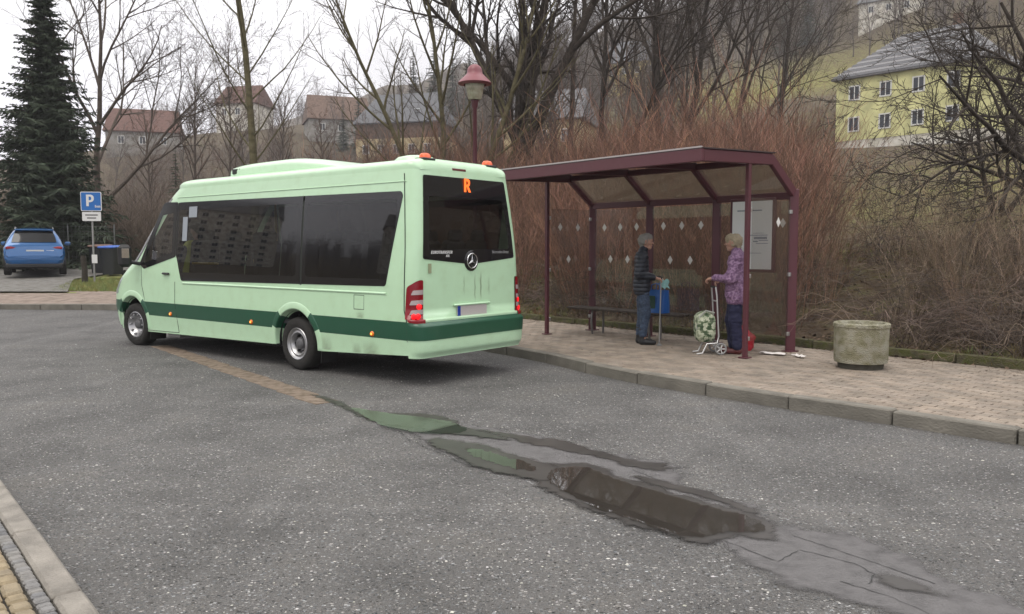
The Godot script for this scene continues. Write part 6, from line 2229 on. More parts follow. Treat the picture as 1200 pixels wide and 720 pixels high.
# ---------- houses ----------
# local x along the front, z out of the front; the front centre of the base is the origin
func house(called: String, label: String, at: Vector3, turn: float, w: float, d: float, wall_h: float, roof_h: float, wall: Material, roof: Material, hip: float, wins: Array, low_h := 0.0, low: Material = null, ov := 0.4) -> Node3D:
	var h := thing(called, label, "house", at, turn)
	var m := MB.new()
	m.box(Transform3D(Basis(), Vector3(0, (wall_h + low_h) * 0.5, -d * 0.5)), Vector3(w, wall_h - low_h, d), 0.0)
	put("wall", m, wall, h)
	if low_h > -2.0:
		var b := MB.new()
		b.box(Transform3D(Basis(), Vector3(0, low_h * 0.5 - 1.5, -d * 0.5)), Vector3(w - 0.06, low_h + 3.0, d - 0.06), 0.0)
		put("basement", b, low if low else wall, h)
	var r := MB.new()
	var y := wall_h
	var e := [Vector3(-w * 0.5 - ov, y - 0.15, ov), Vector3(w * 0.5 + ov, y - 0.15, ov), Vector3(w * 0.5 + ov, y - 0.15, -d - ov), Vector3(-w * 0.5 - ov, y - 0.15, -d - ov)]
	var ra := Vector3(-w * 0.5 - ov + hip, y + roof_h, -d * 0.5)
	var rb := Vector3(w * 0.5 + ov - hip, y + roof_h, -d * 0.5)
	var up := Vector3(0, 0.14, 0)
	r.quad(e[0] + up, e[1] + up, rb + up, ra + up)
	r.quad(e[2] + up, e[3] + up, ra + up, rb + up)
	r.tri(e[3] + up, e[0] + up, ra + up)
	r.tri(e[1] + up, e[2] + up, rb + up)
	for k in 4: r.quad(e[k], e[(k + 1) % 4], e[(k + 1) % 4] + up, e[k] + up)
	r.quad(e[3], e[2], e[1], e[0])
	var rn := put("roof", r, roof, h)
	# courses of slate as thin steps on the front slope
	var frame_m := mat("window white", lin(0.6, 0.6, 0.58), 0.5)
	var glass_m := mat("house window glass", lin(0.03, 0.035, 0.045), 0.06)
	for q in wins:
		var win := part("window", h, Vector3(q[0], q[1], 0.0))
		var ww: float = q[2] if q.size() > 2 else 1.0
		var wh: float = q[3] if q.size() > 3 else 1.3
		var f := MB.new()
		for s in [-1.0, 1.0]:
			f.box(Transform3D(Basis(), Vector3(s * ww * 0.5, 0, 0.01)), Vector3(0.12, wh + 0.12, 0.1))
			f.box(Transform3D(Basis(), Vector3(0, s * wh * 0.5, 0.01)), Vector3(ww - 0.12, 0.12, 0.1))
		f.box(Transform3D(Basis(), Vector3(0, 0, 0.012)), Vector3(0.08, wh - 0.12, 0.08))
		put("frame", f, frame_m, win)
		var g := MB.new()
		g.box(Transform3D(Basis(), Vector3(0, 0, 0.005)), Vector3(ww - 0.06, wh - 0.06, 0.04))
		put("pane", g, glass_m, win)
	return h

func chimney(h: Node, roof_name: String, x: float, y: float, z: float, m: Material) -> void:
	var c := MB.new()
	c.box(Transform3D(Basis(), Vector3(x, y, z)), Vector3(0.7, 1.8, 0.7), 0.02)
	put("chimney", c, m, h.get_node(roof_name))

func make_houses() -> void:
	var slate := surf("dark slate", lin(0.1, 0.105, 0.12), 0.55, 0.25, noise_tex("slate", 62, 0.05, [[0.0, grey(0.55)], [0.5, grey(0.85)], [1.0, grey(1.0)]], 512, 3), texs["soft_n"], 1.0, false)
	var striped := surf("weathered slate", lin(0.15, 0.148, 0.158), 0.6, 0.3, texs["slate"], texs["soft_n"], 1.0, false)
	var redroof := surf("red tile", lin(0.14, 0.062, 0.046), 0.8, 0.3, texs["dirt"], texs["soft_n"], 1.0, false)
	var brown := surf("brown cladding", lin(0.16, 0.1, 0.075), 0.85, 0.3, texs["dirt"], null, 1.0, false)
	var cream := surf("cream render", lin(0.58, 0.48, 0.3), 0.9, 0.1, texs["dirt"], null, 1.0, false)
	var yellow := surf("lemon render", lin(0.74, 0.72, 0.36), 0.9, 0.1, texs["mottle"], null, 1.0, false)
	var gold := surf("golden render", lin(0.5, 0.4, 0.14), 0.9, 0.1, texs["dirt"], null, 1.0, false)
	var white := surf("white render", lin(0.74, 0.72, 0.68), 0.9, 0.1, texs["dirt"], null, 1.0, false)
	var grey_m := surf("grey render", lin(0.33, 0.32, 0.31), 0.9, 0.1, texs["dirt"], null, 1.0, false)
	# the lemon yellow house on the hillside at the right
	var wins := []
	for k in 4:
		wins.append([-5.0 + k * 2.95, 6.9]); wins.append([-5.0 + k * 2.95, 3.95])
		wins.append([-5.0 + k * 2.95, 1.1, 0.9, 1.0])
	var yaw := -0.84
	var h := house("yellow_house", "lemon yellow house with hipped slate roof on the right hillside", Vector3(36.0, 9.4, -75.6), yaw + 0.0, 13.6, 10.0, 8.4, 4.2, yellow, striped, 4.4, wins, 2.45, white)
	chimney(h, "roof", 2.0, 13.0, -5.6, brown)
	# rows of slates on its front slope, proud of one another
	var sm := [surf("slate row a", lin(0.085, 0.085, 0.095), 0.6, 0.4, texs["slate"], null, 1.0, false), surf("slate row b", lin(0.24, 0.235, 0.245), 0.6, 0.4, texs["slate"], null, 1.0, false)]
	var rn := h.get_node("roof")
	for k in 15:
		var t := (k + 0.5) / 15.0
		var y := 8.4 - 0.01 + t * 4.36 + 0.02
		var z := 0.4 - t * 5.4
		var half := 7.2 - 4.4 * t
		var c := MB.new()
		c.bar(Vector3(-half, y, z), Vector3(half, y, z), 0.42, 0.05, Vector3(0, 0.78, 0.63))
		put("slate_course", c, sm[k % 2], rn)
	# slate-roofed house with a brown upper storey
	wins = []
	for k in 5: wins.append([-5.0 + k * 2.5, 6.3]); wins.append([-5.0 + k * 2.5, 3.4])
	h = house("slate_house", "large cream house with dark slate roof and two skylights beyond the bus", Vector3(-17.6, 10.3, -126.0), -0.25, 13.4, 10.0, 10.3, 5.0, brown, slate, 2.2, wins, 7.9, cream)
	for k in 2:
		var sk := MB.new()
		sk.box(Transform3D(Basis(Vector3.RIGHT, -0.8), Vector3(3.0 + k * 1.9, 11.9, -1.3)), Vector3(0.9, 0.12, 1.2), 0.02)
		put("skylight", sk, mat("skylight", lin(0.6, 0.62, 0.65), 0.2), h.get_node("roof"))
	# golden house high up among the trees
	house("golden_house", "golden house with dark roof high among bare trees above the shelter", Vector3(26.0, 33.0, -186.0), -0.5, 13.0, 10.0, 10.0, 5.5, gold, slate, 1.0, [[-4.0, 8.0], [-1.0, 8.0], [2.0, 8.0], [5.0, 8.0]], 5.0, gold)
	# beige house behind the large tree
	house("beige_house", "beige house with grey roof behind the large forked tree", Vector3(3.2, 7.6, -88.0), -0.3, 8.5, 8.0, 7.6, 3.6, cream, striped, 0.8, [[-2.6, 5.8], [0.0, 5.8], [2.6, 5.8]], 2.0, grey_m)
	# red-roofed houses at the left
	house("red_roof_house", "grey house with red tiled roof left of the bus", Vector3(-66.0, terrain(-66, -148) - 1.0, -148.0), 0.3, 12.0, 9.0, 5.2, 4.4, grey_m, redroof, 0.6, [[-3.5, 3.6], [0.0, 3.6], [3.5, 3.6]], 1.0, grey_m)
	house("red_roof_house", "smaller house with pale wall and red roof just left of the tall trunk", Vector3(-56.0, terrain(-56, -168) - 1.0, -168.0), -0.2, 8.5, 8.0, 6.5, 4.0, white, redroof, 0.6, [[-2.4, 4.8], [0.6, 4.8]], 1.0, white)
	house("far_house", "distant brown-roofed house between the tall trunk and the slate house", Vector3(-33.0, terrain(-33, -160) - 1.0, -160.0), 0.35, 12.0, 9.0, 6.0, 5.0, grey_m, brown, 0.6, [[-3.5, 4.4], [0.0, 4.4], [3.5, 4.4]], 1.0, grey_m)
	house("hilltop_house", "pale house at the top right edge above the yellow house", Vector3(80.0, terrain(80, -178) - 1.0, -178.0), -0.6, 12.0, 9.0, 6.0, 4.0, white, slate, 1.0, [[-3.5, 4.4], [0.0, 4.4], [3.5, 4.4]], 1.0, white)
	# apartment blocks across the valley, outside the view: the bus windows mirror them
	for q in [[-40.0, 28.0, "white apartment block across the valley, mirrored in the front bus window"], [14.0, 26.0, "white apartment block across the valley, mirrored in the rear bus window"]]:
		wins = []
		for f in 8:
			for k in 7: wins.append([-q[1] * 0.5 + 2.6 + k * (q[1] - 5.2) / 6.0, 2.2 + f * 2.75, 1.5, 1.4])
		house("apartment_block", q[2], Vector3(-205.0, 8.5, q[0]), PI * 0.5, q[1], 12.0, 23.2, 5.5, white, slate, 0.5, wins, 0.4, grey_m)

# ---------- trees ----------
# P: n (children per level), ang, ratio, wob, up, seg, sides, start, min_r
func grow(tb: MB, cb: MB, r: RandomNumberGenerator, p: Vector3, dir: Vector3, ln: float, rad: float, level: int, P: Dictionary) -> void:
	var nseg: int = P.seg[mini(level, P.seg.size() - 1)]
	var pts := PackedVector3Array([p])
	var rr := PackedFloat32Array([rad])
	var d := dir.normalized()
	var q := p
	var wob: float = P.wob[mini(level, P.wob.size() - 1)]
	var up: float = P.up[mini(level, P.up.size() - 1)]
	var end_r: float = rad * (P.get("taper", 0.25) if level > 0 else P.get("taper0", 0.2))
	for k in nseg:
		d = (d + Vector3(r.randfn(0, wob), r.randfn(0, wob * 0.7) + up, r.randfn(0, wob))).normalized()
		q += d * ln / nseg
		pts.append(q)
		rr.append(maxf(lerpf(rad, end_r, float(k + 1) / nseg), P.min_r))
	var m := tb if level <= P.get("wood", 1) else cb
	m.tube(pts, rr, P.sides[mini(level, P.sides.size() - 1)], false)
	if level >= P.n.size(): return
	var n: int = P.n[level]
	var st: float = P.start[mini(level, P.start.size() - 1)]
	var turn := r.randf() * TAU
	for k in n:
		var t := st + (1.0 - st) * (k + r.randf()) / n
		var f := t * nseg
		var i := mini(int(f), nseg - 1)
		var c := pts[i].lerp(pts[i + 1], f - i)
		var ax := (pts[i + 1] - pts[i]).normalized()
		turn += 2.4 + r.randfn(0, 0.4)
		var s := ax.cross(Vector3.UP if absf(ax.y) < 0.95 else Vector3.RIGHT).normalized().rotated(ax, turn)
		var an: float = P.ang[mini(level, P.ang.size() - 1)] * r.randf_range(0.75, 1.25)
		var cd := ax * cos(an) + s * sin(an)
		var cl: float = ln * P.ratio[mini(level, P.ratio.size() - 1)] * r.randf_range(0.7, 1.2) * (1.0 - P.get("cone", 0.5) * (t - st) / (1.0 - st + 0.01))
		var cr := maxf(minf(lerpf(rad, end_r, t) * 0.72, rad * P.get("thin", 0.5)), P.min_r)
		grow(tb, cb, r, c, cd, cl, cr, level + 1, P)

func bark(called: String, c: Color, c2: Color) -> StandardMaterial3D:
	return surf(called, Color.WHITE, 0.95, 0.7, noise_tex(called + " tex", hash(called) % 1000, 0.02, [[0.0, c2], [0.5, c], [1.0, c.lightened(0.08)]], 256, 4), texs["soft_n"], 1.0, false)

func tree(called: String, label: String, x: float, z: float, stems: Array, sd: int, P: Dictionary, trunk_m: Material, crown_m: Material, group := "") -> Node3D:
	var y := maxf(terrain(x, z), rise(x, z) + 0.1) - 0.15
	var t := thing(called, label, "tree", Vector3(x, y, z), 0.0, group)
	var r := RandomNumberGenerator.new()
	r.seed = sd
	var tb := MB.new()
	var cb := MB.new()
	for s in stems: grow(tb, cb, r, s[0], s[1], s[2], s[3], 0, P)
	var tr := put("trunk", tb, trunk_m, t)
	put("crown", cb, crown_m, t)
	return t

func spruce_mesh(r: RandomNumberGenerator, h: float, rad: float, dense: float) -> Array:
	var tb := MB.new()
	tb.tube(PackedVector3Array([Vector3(0, -0.2, 0), Vector3(0.03, h * 0.5, 0), Vector3(0, h, 0)]), PackedFloat32Array([0.18, 0.11, 0.02]), 7)
	var cb := MB.new()
	var y := 0.5
	while y < h - 0.15:
		var t := y / h
		var l := rad * pow(1.0 - t, 1.05) * r.randf_range(0.8, 1.15) + 0.15
		var n := int(lerpf(9, 5, t) * dense)
		for k in n:
			var an := TAU * k / n + r.randf_range(-0.4, 0.4) + y * 2.0
			var out := Vector3(cos(an), 0, sin(an))
			var p := Vector3(0, y + r.randf_range(-0.12, 0.12), 0)
			var len := l * r.randf_range(0.6, 1.12)
			var ns := 7
			var droop := r.randf_range(0.25, 0.5) * (1.0 - t * 0.9)
			var prev := p
			var pts := PackedVector3Array([p])
			for j in ns:
				var u := (j + 1.0) / ns
				pts.append(p + out * len * u + Vector3(0, -droop * len * u * (1.25 - 0.75 * u) + 0.1 * t * len, 0))
			cb.col = Color(0.07, 0.05, 0.035)
			cb.tube(pts, PackedFloat32Array([0.022, 0.02, 0.018, 0.015, 0.012, 0.009, 0.007, 0.004]), 3, false)
			# hanging side twigs with needles: narrow blades at many angles
			var sd := out.cross(Vector3.UP)
			for j in range(1, ns + 1):
				var u := float(j) / ns
				for s in [-1.0, 1.0]:
					for e in 4:
						var tl := len * (0.3 * (1.0 - u) + 0.12) * r.randf_range(0.7, 1.2)
						var dr: Vector3 = (out * r.randf_range(0.35, 0.8) + sd * s * r.randf_range(0.5, 1.0) + Vector3(0, r.randf_range(-0.9, 0.15), 0)).normalized()
						var a := pts[j - 1].lerp(pts[j], r.randf())
						var b := a + dr * tl
						var g := r.randf_range(0.75, 1.2)
						cb.col = Color(0.068 * g, 0.09 * g, 0.058 * g)
						var wd := 0.022 + tl * 0.045
						var m := a.lerp(b, 0.5)
						for f in 3:
							var wv := dr.cross(Vector3(r.randf_range(-1, 1), r.randf_range(-1, 1), r.randf_range(-1, 1))).normalized() * wd * r.randf_range(0.6, 1.0)
							cb.tri(a, m + wv, b); cb.tri(a + dr * tl * 0.15, b, m - wv * 0.9)
		y += lerpf(0.3, 0.22, t) / dense
	return [tb, cb]

func make_trees() -> void:
	var mossy := bark("mossy bark", Color(0.36, 0.335, 0.24), Color(0.26, 0.25, 0.17))
	var darkb := bark("dark bark", Color(0.245, 0.215, 0.19), Color(0.17, 0.15, 0.13))
	var greyb := bark("grey bark", Color(0.36, 0.32, 0.29), Color(0.27, 0.235, 0.21))
	var twig := mat("twig brown", lin(0.085, 0.068, 0.056), 0.9)
	var twig_red := mat("twig reddish", lin(0.115, 0.072, 0.058), 0.9)
	var twig_dark := mat("twig dark", lin(0.05, 0.04, 0.034), 0.9)
	var ascending := {n = [30, 10, 7], ang = [0.75, 0.7, 0.6], ratio = [0.34, 0.36, 0.42], wob = [0.02, 0.06, 0.08, 0.08], up = [0.01, 0.06, 0.05, 0.04], seg = [12, 7, 4, 3], sides = [9, 5, 3, 3], start = [0.2, 0.2, 0.2], min_r = 0.004, cone = 0.6, thin = 0.2}
	var spreading := {n = [9, 9, 8, 6], ang = [0.55, 0.7, 0.65, 0.6], ratio = [0.62, 0.5, 0.44, 0.4], wob = [0.05, 0.09, 0.1, 0.1], up = [0.02, 0.04, 0.03, 0.03], seg = [8, 8, 6, 4, 3], sides = [10, 6, 4, 3, 3], start = [0.3, 0.2, 0.15, 0.1], min_r = 0.005, cone = 0.35, thin = 0.48, wood = 2}
	tree("bare_tree", "tall straight bare tree with mossy trunk behind the bus roof", -8.45, -27.0, [[Vector3.ZERO, Vector3(0.01, 1, 0), 15.0, 0.155]], 3, ascending, mossy, twig, "bare trees behind the stop")
	tree("bare_tree", "low forked mossy tree with leaning stems left of the street lamp", -2.15, -26.0, [[Vector3.ZERO, Vector3(-0.42, 1, 0.1), 9.5, 0.11], [Vector3(0.15, 0, 0), Vector3(-0.12, 1, -0.1), 10.5, 0.12], [Vector3(0.3, 0, 0), Vector3(0.22, 1, 0.1), 10.0, 0.13], [Vector3(0.25, 0, -0.2), Vector3(0.5, 1, 0.0), 8.0, 0.08]], 5, {n = [15, 9, 6], ang = [0.6, 0.65, 0.6], ratio = [0.4, 0.4, 0.42], wob = [0.04, 0.06, 0.08, 0.08], up = [0.02, 0.07, 0.05, 0.04], seg = [10, 7, 4, 3], sides = [8, 5, 3, 3], start = [0.25, 0.2, 0.2], min_r = 0.0045, cone = 0.5, thin = 0.4}, mossy, twig, "bare trees behind the stop")
	tree("bare_tree", "large dark forked tree right of the street lamp", 0.45, -27.0, [[Vector3.ZERO, Vector3(-0.03, 1, 0), 9.0, 0.33], [Vector3(0.1, 3.0, 0), Vector3(-0.45, 1, 0.1), 9.0, 0.17], [Vector3(0.0, 3.4, 0), Vector3(0.4, 1, 0.0), 9.5, 0.2], [Vector3(0.05, 4.2, 0), Vector3(0.1, 1, -0.15), 9.5, 0.2]], 11, spreading, darkb, twig_dark, "bare trees behind the stop")
	tree("bare_tree", "slim pale tree just right of the large forked tree", 1.9, -29.0, [[Vector3.ZERO, Vector3(0.04, 1, 0), 13.0, 0.12]], 12, ascending, greyb, twig, "bare trees behind the stop")
	tree("bare_tree", "slim bare tree above the left part of the shelter roof", 3.4, -31.0, [[Vector3.ZERO, Vector3(0.08, 1, 0), 12.0, 0.15], [Vector3(0.1, 1.5, 0), Vector3(0.5, 1, 0), 9.0, 0.11]], 13, spreading, darkb, twig, "bare trees behind the stop")
	tree("bare_tree", "twin-stemmed dark tree above the middle of the shelter roof", 7.4, -40.0, [[Vector3.ZERO, Vector3(-0.06, 1, 0), 12.0, 0.24], [Vector3(0.5, 0, 0), Vector3(0.16, 1, 0.05), 12.0, 0.22]], 14, spreading, darkb, twig_dark, "bare trees behind the stop")
	tree("bare_tree", "leaning bare tree above the right end of the shelter roof", 11.2, -44.0, [[Vector3.ZERO, Vector3(0.18, 1, 0), 12.0, 0.19], [Vector3(0.2, 1.0, 0), Vector3(0.55, 1, 0), 10.0, 0.12]], 15, spreading, darkb, twig, "bare trees behind the stop")
	tree("bare_tree", "slender bare tree left of the green meadow", 16.0, -50.0, [[Vector3.ZERO, Vector3(0.02, 1, 0), 15.0, 0.18]], 16, ascending, darkb, twig, "bare trees behind the stop")
	tree("bare_tree", "bare tree leaning from behind the spruce", -18.6, -36.5, [[Vector3.ZERO, Vector3(0.05, 1, 0), 13.0, 0.17], [Vector3(0.1, 2.2, 0), Vector3(0.75, 0.8, 0), 8.0, 0.1]], 17, spreading, greyb, twig, "bare trees at the left")
	var k := 0
	for q in [[-17.0, -44.0, 10.0, "first slender birch left of the tall straight trunk"], [-16.4, -47.5, 11.5, "second slender birch left of the tall straight trunk"], [-13.6, -49.0, 8.5, "thin bare birch just right of the tall straight trunk"], [-20.0, -46.0, 8.0, "low thin birch between the spruce and the bus front"], [-9.6, -43.0, 6.5, "short thin birch right of the tall straight trunk"]]:
		tree("birch", q[3], q[0], q[1], [[Vector3.ZERO, Vector3(0.03 - 0.02 * k, 1, 0), q[2], 0.1]], 30 + k, {n = [26, 8, 5], ang = [0.6, 0.6, 0.6], ratio = [0.28, 0.36, 0.42], wob = [0.02, 0.07, 0.1, 0.1], up = [0.01, 0.05, 0.0, -0.03], seg = [10, 6, 4, 3], sides = [7, 4, 3, 3], start = [0.25, 0.2, 0.2], min_r = 0.006, cone = 0.5, thin = 0.4}, greyb, twig_red, "birches behind the bus")
		k += 1
	# crooked fruit tree whose boughs reach in from the right
	var crooked := {n = [8, 8, 7, 4], ang = [0.8, 0.8, 0.7, 0.7], ratio = [0.6, 0.5, 0.45, 0.4], wob = [0.1, 0.15, 0.16, 0.14], up = [0.0, 0.0, 0.02, 0.03], seg = [8, 8, 6, 4, 3], sides = [9, 6, 4, 3, 3], start = [0.25, 0.15, 0.15, 0.1], min_r = 0.0042, cone = 0.3, thin = 0.6, wood = 2}
	tree("fruit_tree", "dark crooked tree reaching in from the right edge", 10.8, -15.0, [[Vector3.ZERO, Vector3(-0.35, 1, 0), 5.0, 0.13], [Vector3(-0.1, 1.0, 0), Vector3(-1.0, 0.75, -0.1), 4.4, 0.085], [Vector3(0, 0.6, 0), Vector3(-0.9, 0.35, 0.2), 3.8, 0.07], [Vector3(0.1, 0.8, 0), Vector3(0.5, 1, 0.2), 4.5, 0.09]], 21, crooked, darkb, twig_dark)
	tree("fruit_tree", "tangled dark bush-like tree in front of the yellow house", 13.2, -22.5, [[Vector3.ZERO, Vector3(-0.3, 1, 0), 3.6, 0.09], [Vector3(0.2, 0, 0), Vector3(0.4, 1, 0.1), 3.8, 0.08], [Vector3(0, 0, 0.2), Vector3(0.0, 1, 0.3), 3.4, 0.07]], 22, crooked, darkb, twig_dark)
	# the big spruce at the left
	var r := RandomNumberGenerator.new()
	r.seed = 4
	var needles := mat("spruce needles", Color.WHITE, 0.85)
	needles.vertex_color_use_as_albedo = true
	var sp := spruce_mesh(r, 12.2, 3.0, 1.5)
	var t := thing("spruce", "tall dark green spruce behind the blue parked car", "tree", Vector3(-17.9, rise(-18, -32) + 0.1, -32.0))
	put("trunk", sp[0], darkb, t)
	put("crown", sp[1], needles, t)
	# smaller conifers on the hill
	r.seed = 9
	var small := spruce_mesh(r, 13.0, 2.7, 0.62)
	var sm: ArrayMesh = small[1].mesh()
	var st: ArrayMesh = small[0].mesh()
	k = 0
	for q in [[-22.5, -190.0, 1.25, "conifer at the left of the dark group above the slate house"], [-18.0, -192.0, 1.5, "conifer second from the left in the dark group above the slate house"], [-13.5, -190.0, 1.35, "conifer in the middle of the dark group above the slate house"], [-30.5, -150.0, 0.75, "single conifer just left of the slate house"], [-27.0, -146.0, 0.95, "conifer touching the slate house's left gable"], [-10.0, -196.0, 1.2, "conifer at the right of the dark group above the slate house"], [60.0, -184.0, 1.35, "left one of the two conifers above the meadow"], [66.5, -188.0, 1.5, "right one of the two conifers above the meadow"], [-23.6, -58.0, 0.55, "small dark conifer beside the birches"]]:
		var y := terrain(q[0], q[1]) - 0.3
		var c := thing("conifer", q[3], "tree", Vector3(q[0], y, q[1]), k * 1.3, "conifers on the hill")
		var a := put("trunk", st, darkb, c)
		var b := put("crown", sm, needles, c)
		c.scale = Vector3.ONE * q[2]
		k += 1
	# the far wood: bare trees standing so close that they read as one mass
	var wood := mat("wood bark", Color.WHITE, 0.95)
	wood.vertex_color_use_as_albedo = true
	for v in 4:
		var rr := RandomNumberGenerator.new()
		rr.seed = 100 + v
		var mb := MB.new()
		grow(mb, mb, rr, Vector3.ZERO, Vector3(rr.randf_range(-0.08, 0.08), 1, 0), 11.0, 0.17, 0, {n = [13, 7, 4], ang = [0.6, 0.65, 0.6], ratio = [0.42, 0.42, 0.45], wob = [0.04, 0.08, 0.1, 0.1], up = [0.02, 0.06, 0.05, 0.04], seg = [6, 4, 3, 2], sides = [5, 3, 3, 3], start = [0.25, 0.15, 0.15], min_r = 0.016, cone = 0.4, thin = 0.45})
		var xf := []
		var cols := []
		for i in 650:
			var a := rand(-110.0, 330.0)
			var w := 16.0 + 225.0 * pow(rng.randf(), 0.8)
			var p := kf(a, EDGE + w)
			if absf(p.x) > -p.z * 0.72 + 6.0 or p.z > -20.0: continue
			var ok := true
			for hs in [[36, -75, 11], [36, -66, 8], [30, -70, 7], [-17.6, -126, 10], [-17, -112, 9], [26, -186, 9], [24, -174, 8], [3.2, -88, 7], [3, -80, 5], [-66, -148, 9], [-56, -168, 8], [80, -178, 9]]:
				if Vector2(p.x - hs[0], p.z - hs[1]).length() < hs[2]: ok = false
			if meadow(p.x, p.z) > 0.3 and rng.randf() < 0.93: ok = false
			if p.x > -p.z * 0.34 and w < 66.0 and (p.x < -p.z * 0.62 or rng.randf() < 0.7): ok = false
			if p.x > -p.z * 0.22 and w < 105.0 and rng.randf() < 0.85: ok = false
			if p.x < p.z * 0.02 and rng.randf() < 0.42: ok = false
			if not ok: continue
			var s := rand(0.65, 1.2) * (0.7 if p.x < p.z * 0.02 else 1.0)
			xf.append(Transform3D(Basis(Vector3.UP, rand(0, TAU)).scaled(Vector3(s, s * rand(0.85, 1.2), s)), Vector3(p.x, terrain(p.x, p.z) - 0.2, p.z)))
			var g := rand(0.75, 1.25)
			cols.append(Color(0.105 * g, 0.085 * g, 0.073 * g))
		# a belt across the valley behind the apartment blocks
		for i in 70:
			var x := rand(-300.0, -232.0)
			var z := rand(-110.0, 120.0)
			xf.append(Transform3D(Basis(Vector3.UP, rand(0, TAU)).scaled(Vector3.ONE * rand(0.9, 1.4)), Vector3(x, across(x) - 0.3, z)))
			cols.append(Color(0.1, 0.08, 0.07))
		scatter("far_wood", mb.mesh(), wood, xf, cols, ["bare brown wood covering the hillside above the stop, sturdy trees", "bare brown wood covering the hillside above the stop, thin trees", "bare brown wood covering the hillside above the stop, tall trees", "bare brown wood covering the hillside above the stop, bushy trees"][v], "wood")

func meadow(x: float, z: float) -> float:
	var d := Vector2((x - 49.0) / 26.0, (z + 148.0) / 32.0).length()
	var e := Vector2((x - 22.0) / 14.0, (z + 34.0) / 18.0).length()
	return clampf(maxf(1.3 - d, minf(0.45, 1.3 - e)) + ground_noise.get_noise_2d(x * 3.0, z * 3.0) * 0.5, 0.0, 1.0)

# ---------- the thicket behind the stop ----------
func stem_clump(sd: int, n: int, h0: float, h1: float, spread: float, arch: float, twigs: int, rad: float) -> MB:
	var r := RandomNumberGenerator.new()
	r.seed = sd
	var m := MB.new()
	for k in n:
		var an := r.randf() * TAU
		var p := Vector3(cos(an), 0, sin(an)) * r.randf() * 0.55
		var d := (Vector3(cos(an) * spread * r.randf(), 1, sin(an) * spread * r.randf())).normalized()
		var ln := r.randf_range(h0, h1)
		var pts := PackedVector3Array([p])
		var rr := PackedFloat32Array([rad])
		var q := p
		for j in 6:
			d = (d + Vector3(r.randfn(0, 0.07), -arch * j * 0.12, r.randfn(0, 0.07)) + Vector3(cos(an), 0, sin(an)) * arch * 0.12).normalized()
			q += d * ln / 6.0
			pts.append(q); rr.append(rad * (1.0 - 0.13 * (j + 1)))
		var g := r.randf_range(0.2, 0.5) if r.randf() < 0.68 else r.randf_range(0.55, 0.92)
		m.col = Color(g, g * r.randf_range(0.93, 1.05), g * r.randf_range(0.9, 1.08))
		m.tube(pts, rr, 3, false)
		for j in twigs:
			var f := r.randf_range(1.2, 5.8)
			var i := int(f)
			var c := pts[i].lerp(pts[i + 1], f - i)
			var td := (d + Vector3(r.randfn(0, 0.6), r.randf_range(0.0, 0.5), r.randfn(0, 0.6))).normalized()
			var tl := ln * r.randf_range(0.1, 0.26)
			m.tube(PackedVector3Array([c, c + td * tl * 0.5, c + (td + Vector3(r.randfn(0, 0.15), 0.2, r.randfn(0, 0.15))).normalized() * tl]), PackedFloat32Array([rad * 0.6, rad * 0.5, rad * 0.3]), 3, false)
	return m

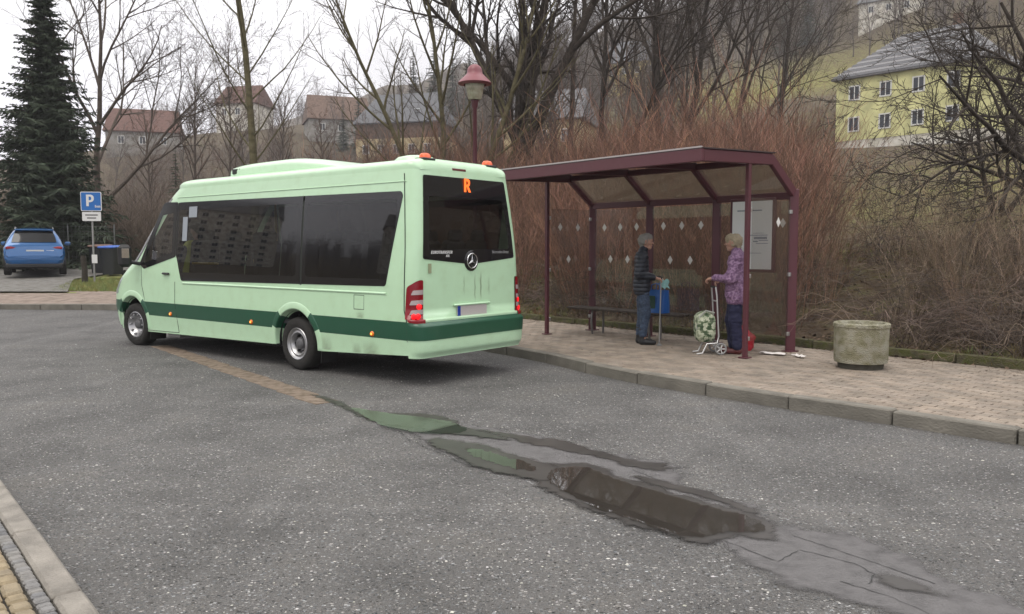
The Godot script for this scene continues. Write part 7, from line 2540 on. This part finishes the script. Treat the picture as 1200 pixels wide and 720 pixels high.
func make_thicket() -> void:
	var cane := mat("thicket canes", Color.WHITE, 0.85)
	cane.vertex_color_use_as_albedo = true
	var kinds := []
	for v in 4: kinds.append(stem_clump(200 + v, 34, 2.2, 4.6, 0.35, 0.15, 7, 0.0075).mesh())
	var lows := []
	for v in 3: lows.append(stem_clump(300 + v, 26, 0.9, 2.1, 1.3, 1.0, 5, 0.0065).mesh())
	var xf := [[], [], [], []]
	var cols := [[], [], [], []]
	for k in 1250:
		var a := rand(-26.0, 20.0)
		var w := 1.0 + 24.0 * pow(rng.randf(), 1.25)
		var p := kf(a, EDGE + w)
		# below the yellow house the canes are low and give way to rough grass
		var right := smoothstep(0.31, 0.43, p.x / -p.z)
		if p.z > -1.0: right = 1.0
		if rng.randf() < right * 0.35: continue
		if right > 0.4 and w > 6.0 and rng.randf() < 0.9: continue
		if w > 14.0 and rng.randf() < 0.35: continue
		if a > 10.0 and w < 2.5: continue
		var s := rand(0.62, 1.05) * lerpf(1.0, 0.5, right) * (0.75 + 0.25 * smoothstep(0.8, 3.0, w))
		var v := rng.randi_range(0, 3)
		xf[v].append(Transform3D(Basis(Vector3.UP, rand(0, TAU)).scaled(Vector3(s * 1.1, s, s * 1.1)), Vector3(p.x, terrain(p.x, p.z) - 0.05, p.z)))
		var g := rand(0.8, 1.25)
		var red := Color(0.45, 0.235, 0.16)
		var dun := Color(0.42, 0.33, 0.225)
		var c := red.lerp(dun, clampf(right * 0.8 + rand(-0.2, 0.3), 0.0, 1.0))
		cols[v].append(Color(c.r * g, c.g * g, c.b * g))
	for v in 4: scatter("thicket", kinds[v], cane, xf[v], cols[v], ["dense thicket of reddish brown bare canes behind the shelter, densest canes", "dense thicket of reddish brown bare canes behind the shelter, leaning canes", "dense thicket of reddish brown bare canes behind the shelter, tall canes", "dense thicket of reddish brown bare canes behind the shelter, short canes"][v], "thicket")
	# grey-brown scrub on the flat ground and foot of the hill at the left
	xf = [[], [], [], []]
	cols = [[], [], [], []]
	for k in 2600:
		var z := -29.0 - 110.0 * pow(rng.randf(), 1.3)
		var x := rand(-0.68, 0.1) * -z
		if z > -33.5 and x < -11.0: continue
		if beyond(x, z) > 75.0: continue
		var v := rng.randi_range(0, 3)
		var s := rand(0.35, 0.85)
		xf[v].append(Transform3D(Basis(Vector3.UP, rand(0, TAU)).scaled(Vector3(s * 1.3, s, s * 1.3)), Vector3(x, maxf(terrain(x, z), rise(x, z) + 0.08) - 0.05, z)))
		var g := rand(0.7, 1.25)
		cols[v].append(Color(0.31 * g, 0.24 * g, 0.185 * g))
	for v in 4: scatter("scrub", kinds[v], cane, xf[v], cols[v], ["grey brown bare scrub behind the car park and bus, dense bushes", "grey brown bare scrub behind the car park and bus, leaning bushes", "grey brown bare scrub behind the car park and bus, tall bushes", "grey brown bare scrub behind the car park and bus, short bushes"][v], "scrub")
	xf = [[], [], []]
	cols = [[], [], []]
	for k in 420:
		var a := rand(-22.0, 8.0)
		var w := 0.55 + 4.5 * pow(rng.randf(), 1.4)
		if a > -0.5 and rng.randf() < 0.6: continue
		var p := kf(a, EDGE + w)
		var v := rng.randi_range(0, 2)
		var s := rand(0.6, 1.1)
		xf[v].append(Transform3D(Basis(Vector3.UP, rand(0, TAU)).scaled(Vector3.ONE * s), Vector3(p.x, terrain(p.x, p.z) - 0.03, p.z)))
		var g := rand(0.6, 1.3)
		cols[v].append(Color(0.25 * g, 0.185 * g, 0.145 * g))
	for v in 3: scatter("bramble", lows[v], cane, xf[v], cols[v], ["dark arching bramble tangle along the pavement edge, long runners", "dark arching bramble tangle along the pavement edge, short runners", "dark arching bramble tangle along the pavement edge, upright runners"][v], "bramble")

func make_litter() -> void:
	# fallen leaves on the bank and in the gutter of the pavement
	var m := MB.new()
	m.quad(Vector3(-0.03, 0, 0), Vector3(0, 0.006, 0.02), Vector3(0.034, 0.012, 0), Vector3(0, 0.003, -0.02))
	var xf := []
	var cols := []
	for k in 9000:
		var w := -0.12 + 5.5 * pow(rng.randf(), 1.6)
		var p := kf(rand(-14.0, 11.0), EDGE + w)
		var y := maxf(0.122, terrain(p.x, p.z) + 0.005) if w < 0.0 else terrain(p.x, p.z) + rand(0.0, 0.05)
		xf.append(Transform3D(Basis.from_euler(Vector3(rand(-0.5, 0.5), rand(0, TAU), rand(-0.5, 0.5))).scaled(Vector3.ONE * rand(0.5, 1.5)), Vector3(p.x, y, p.z)))
		var g := rand(0.5, 1.4)
		cols.append(Color(0.11 * g, 0.075 * g, 0.05 * g))
	for k in 260:
		var p := kf(rand(-8.0, 8.0), EDGE - 0.05 - 3.6 * pow(rng.randf(), 2.5))
		xf.append(Transform3D(Basis(Vector3.UP, rand(0, TAU)).scaled(Vector3.ONE * rand(0.4, 0.9)), Vector3(p.x, 0.123, p.z)))
		cols.append(Color(0.1, 0.07, 0.045))
	var lm := mat("fallen leaves", Color.WHITE, 0.9)
	lm.vertex_color_use_as_albedo = true
	scatter("leaf_litter", m.mesh(), lm, xf, cols, "brown fallen leaves along the bank behind the pavement", "leaves")
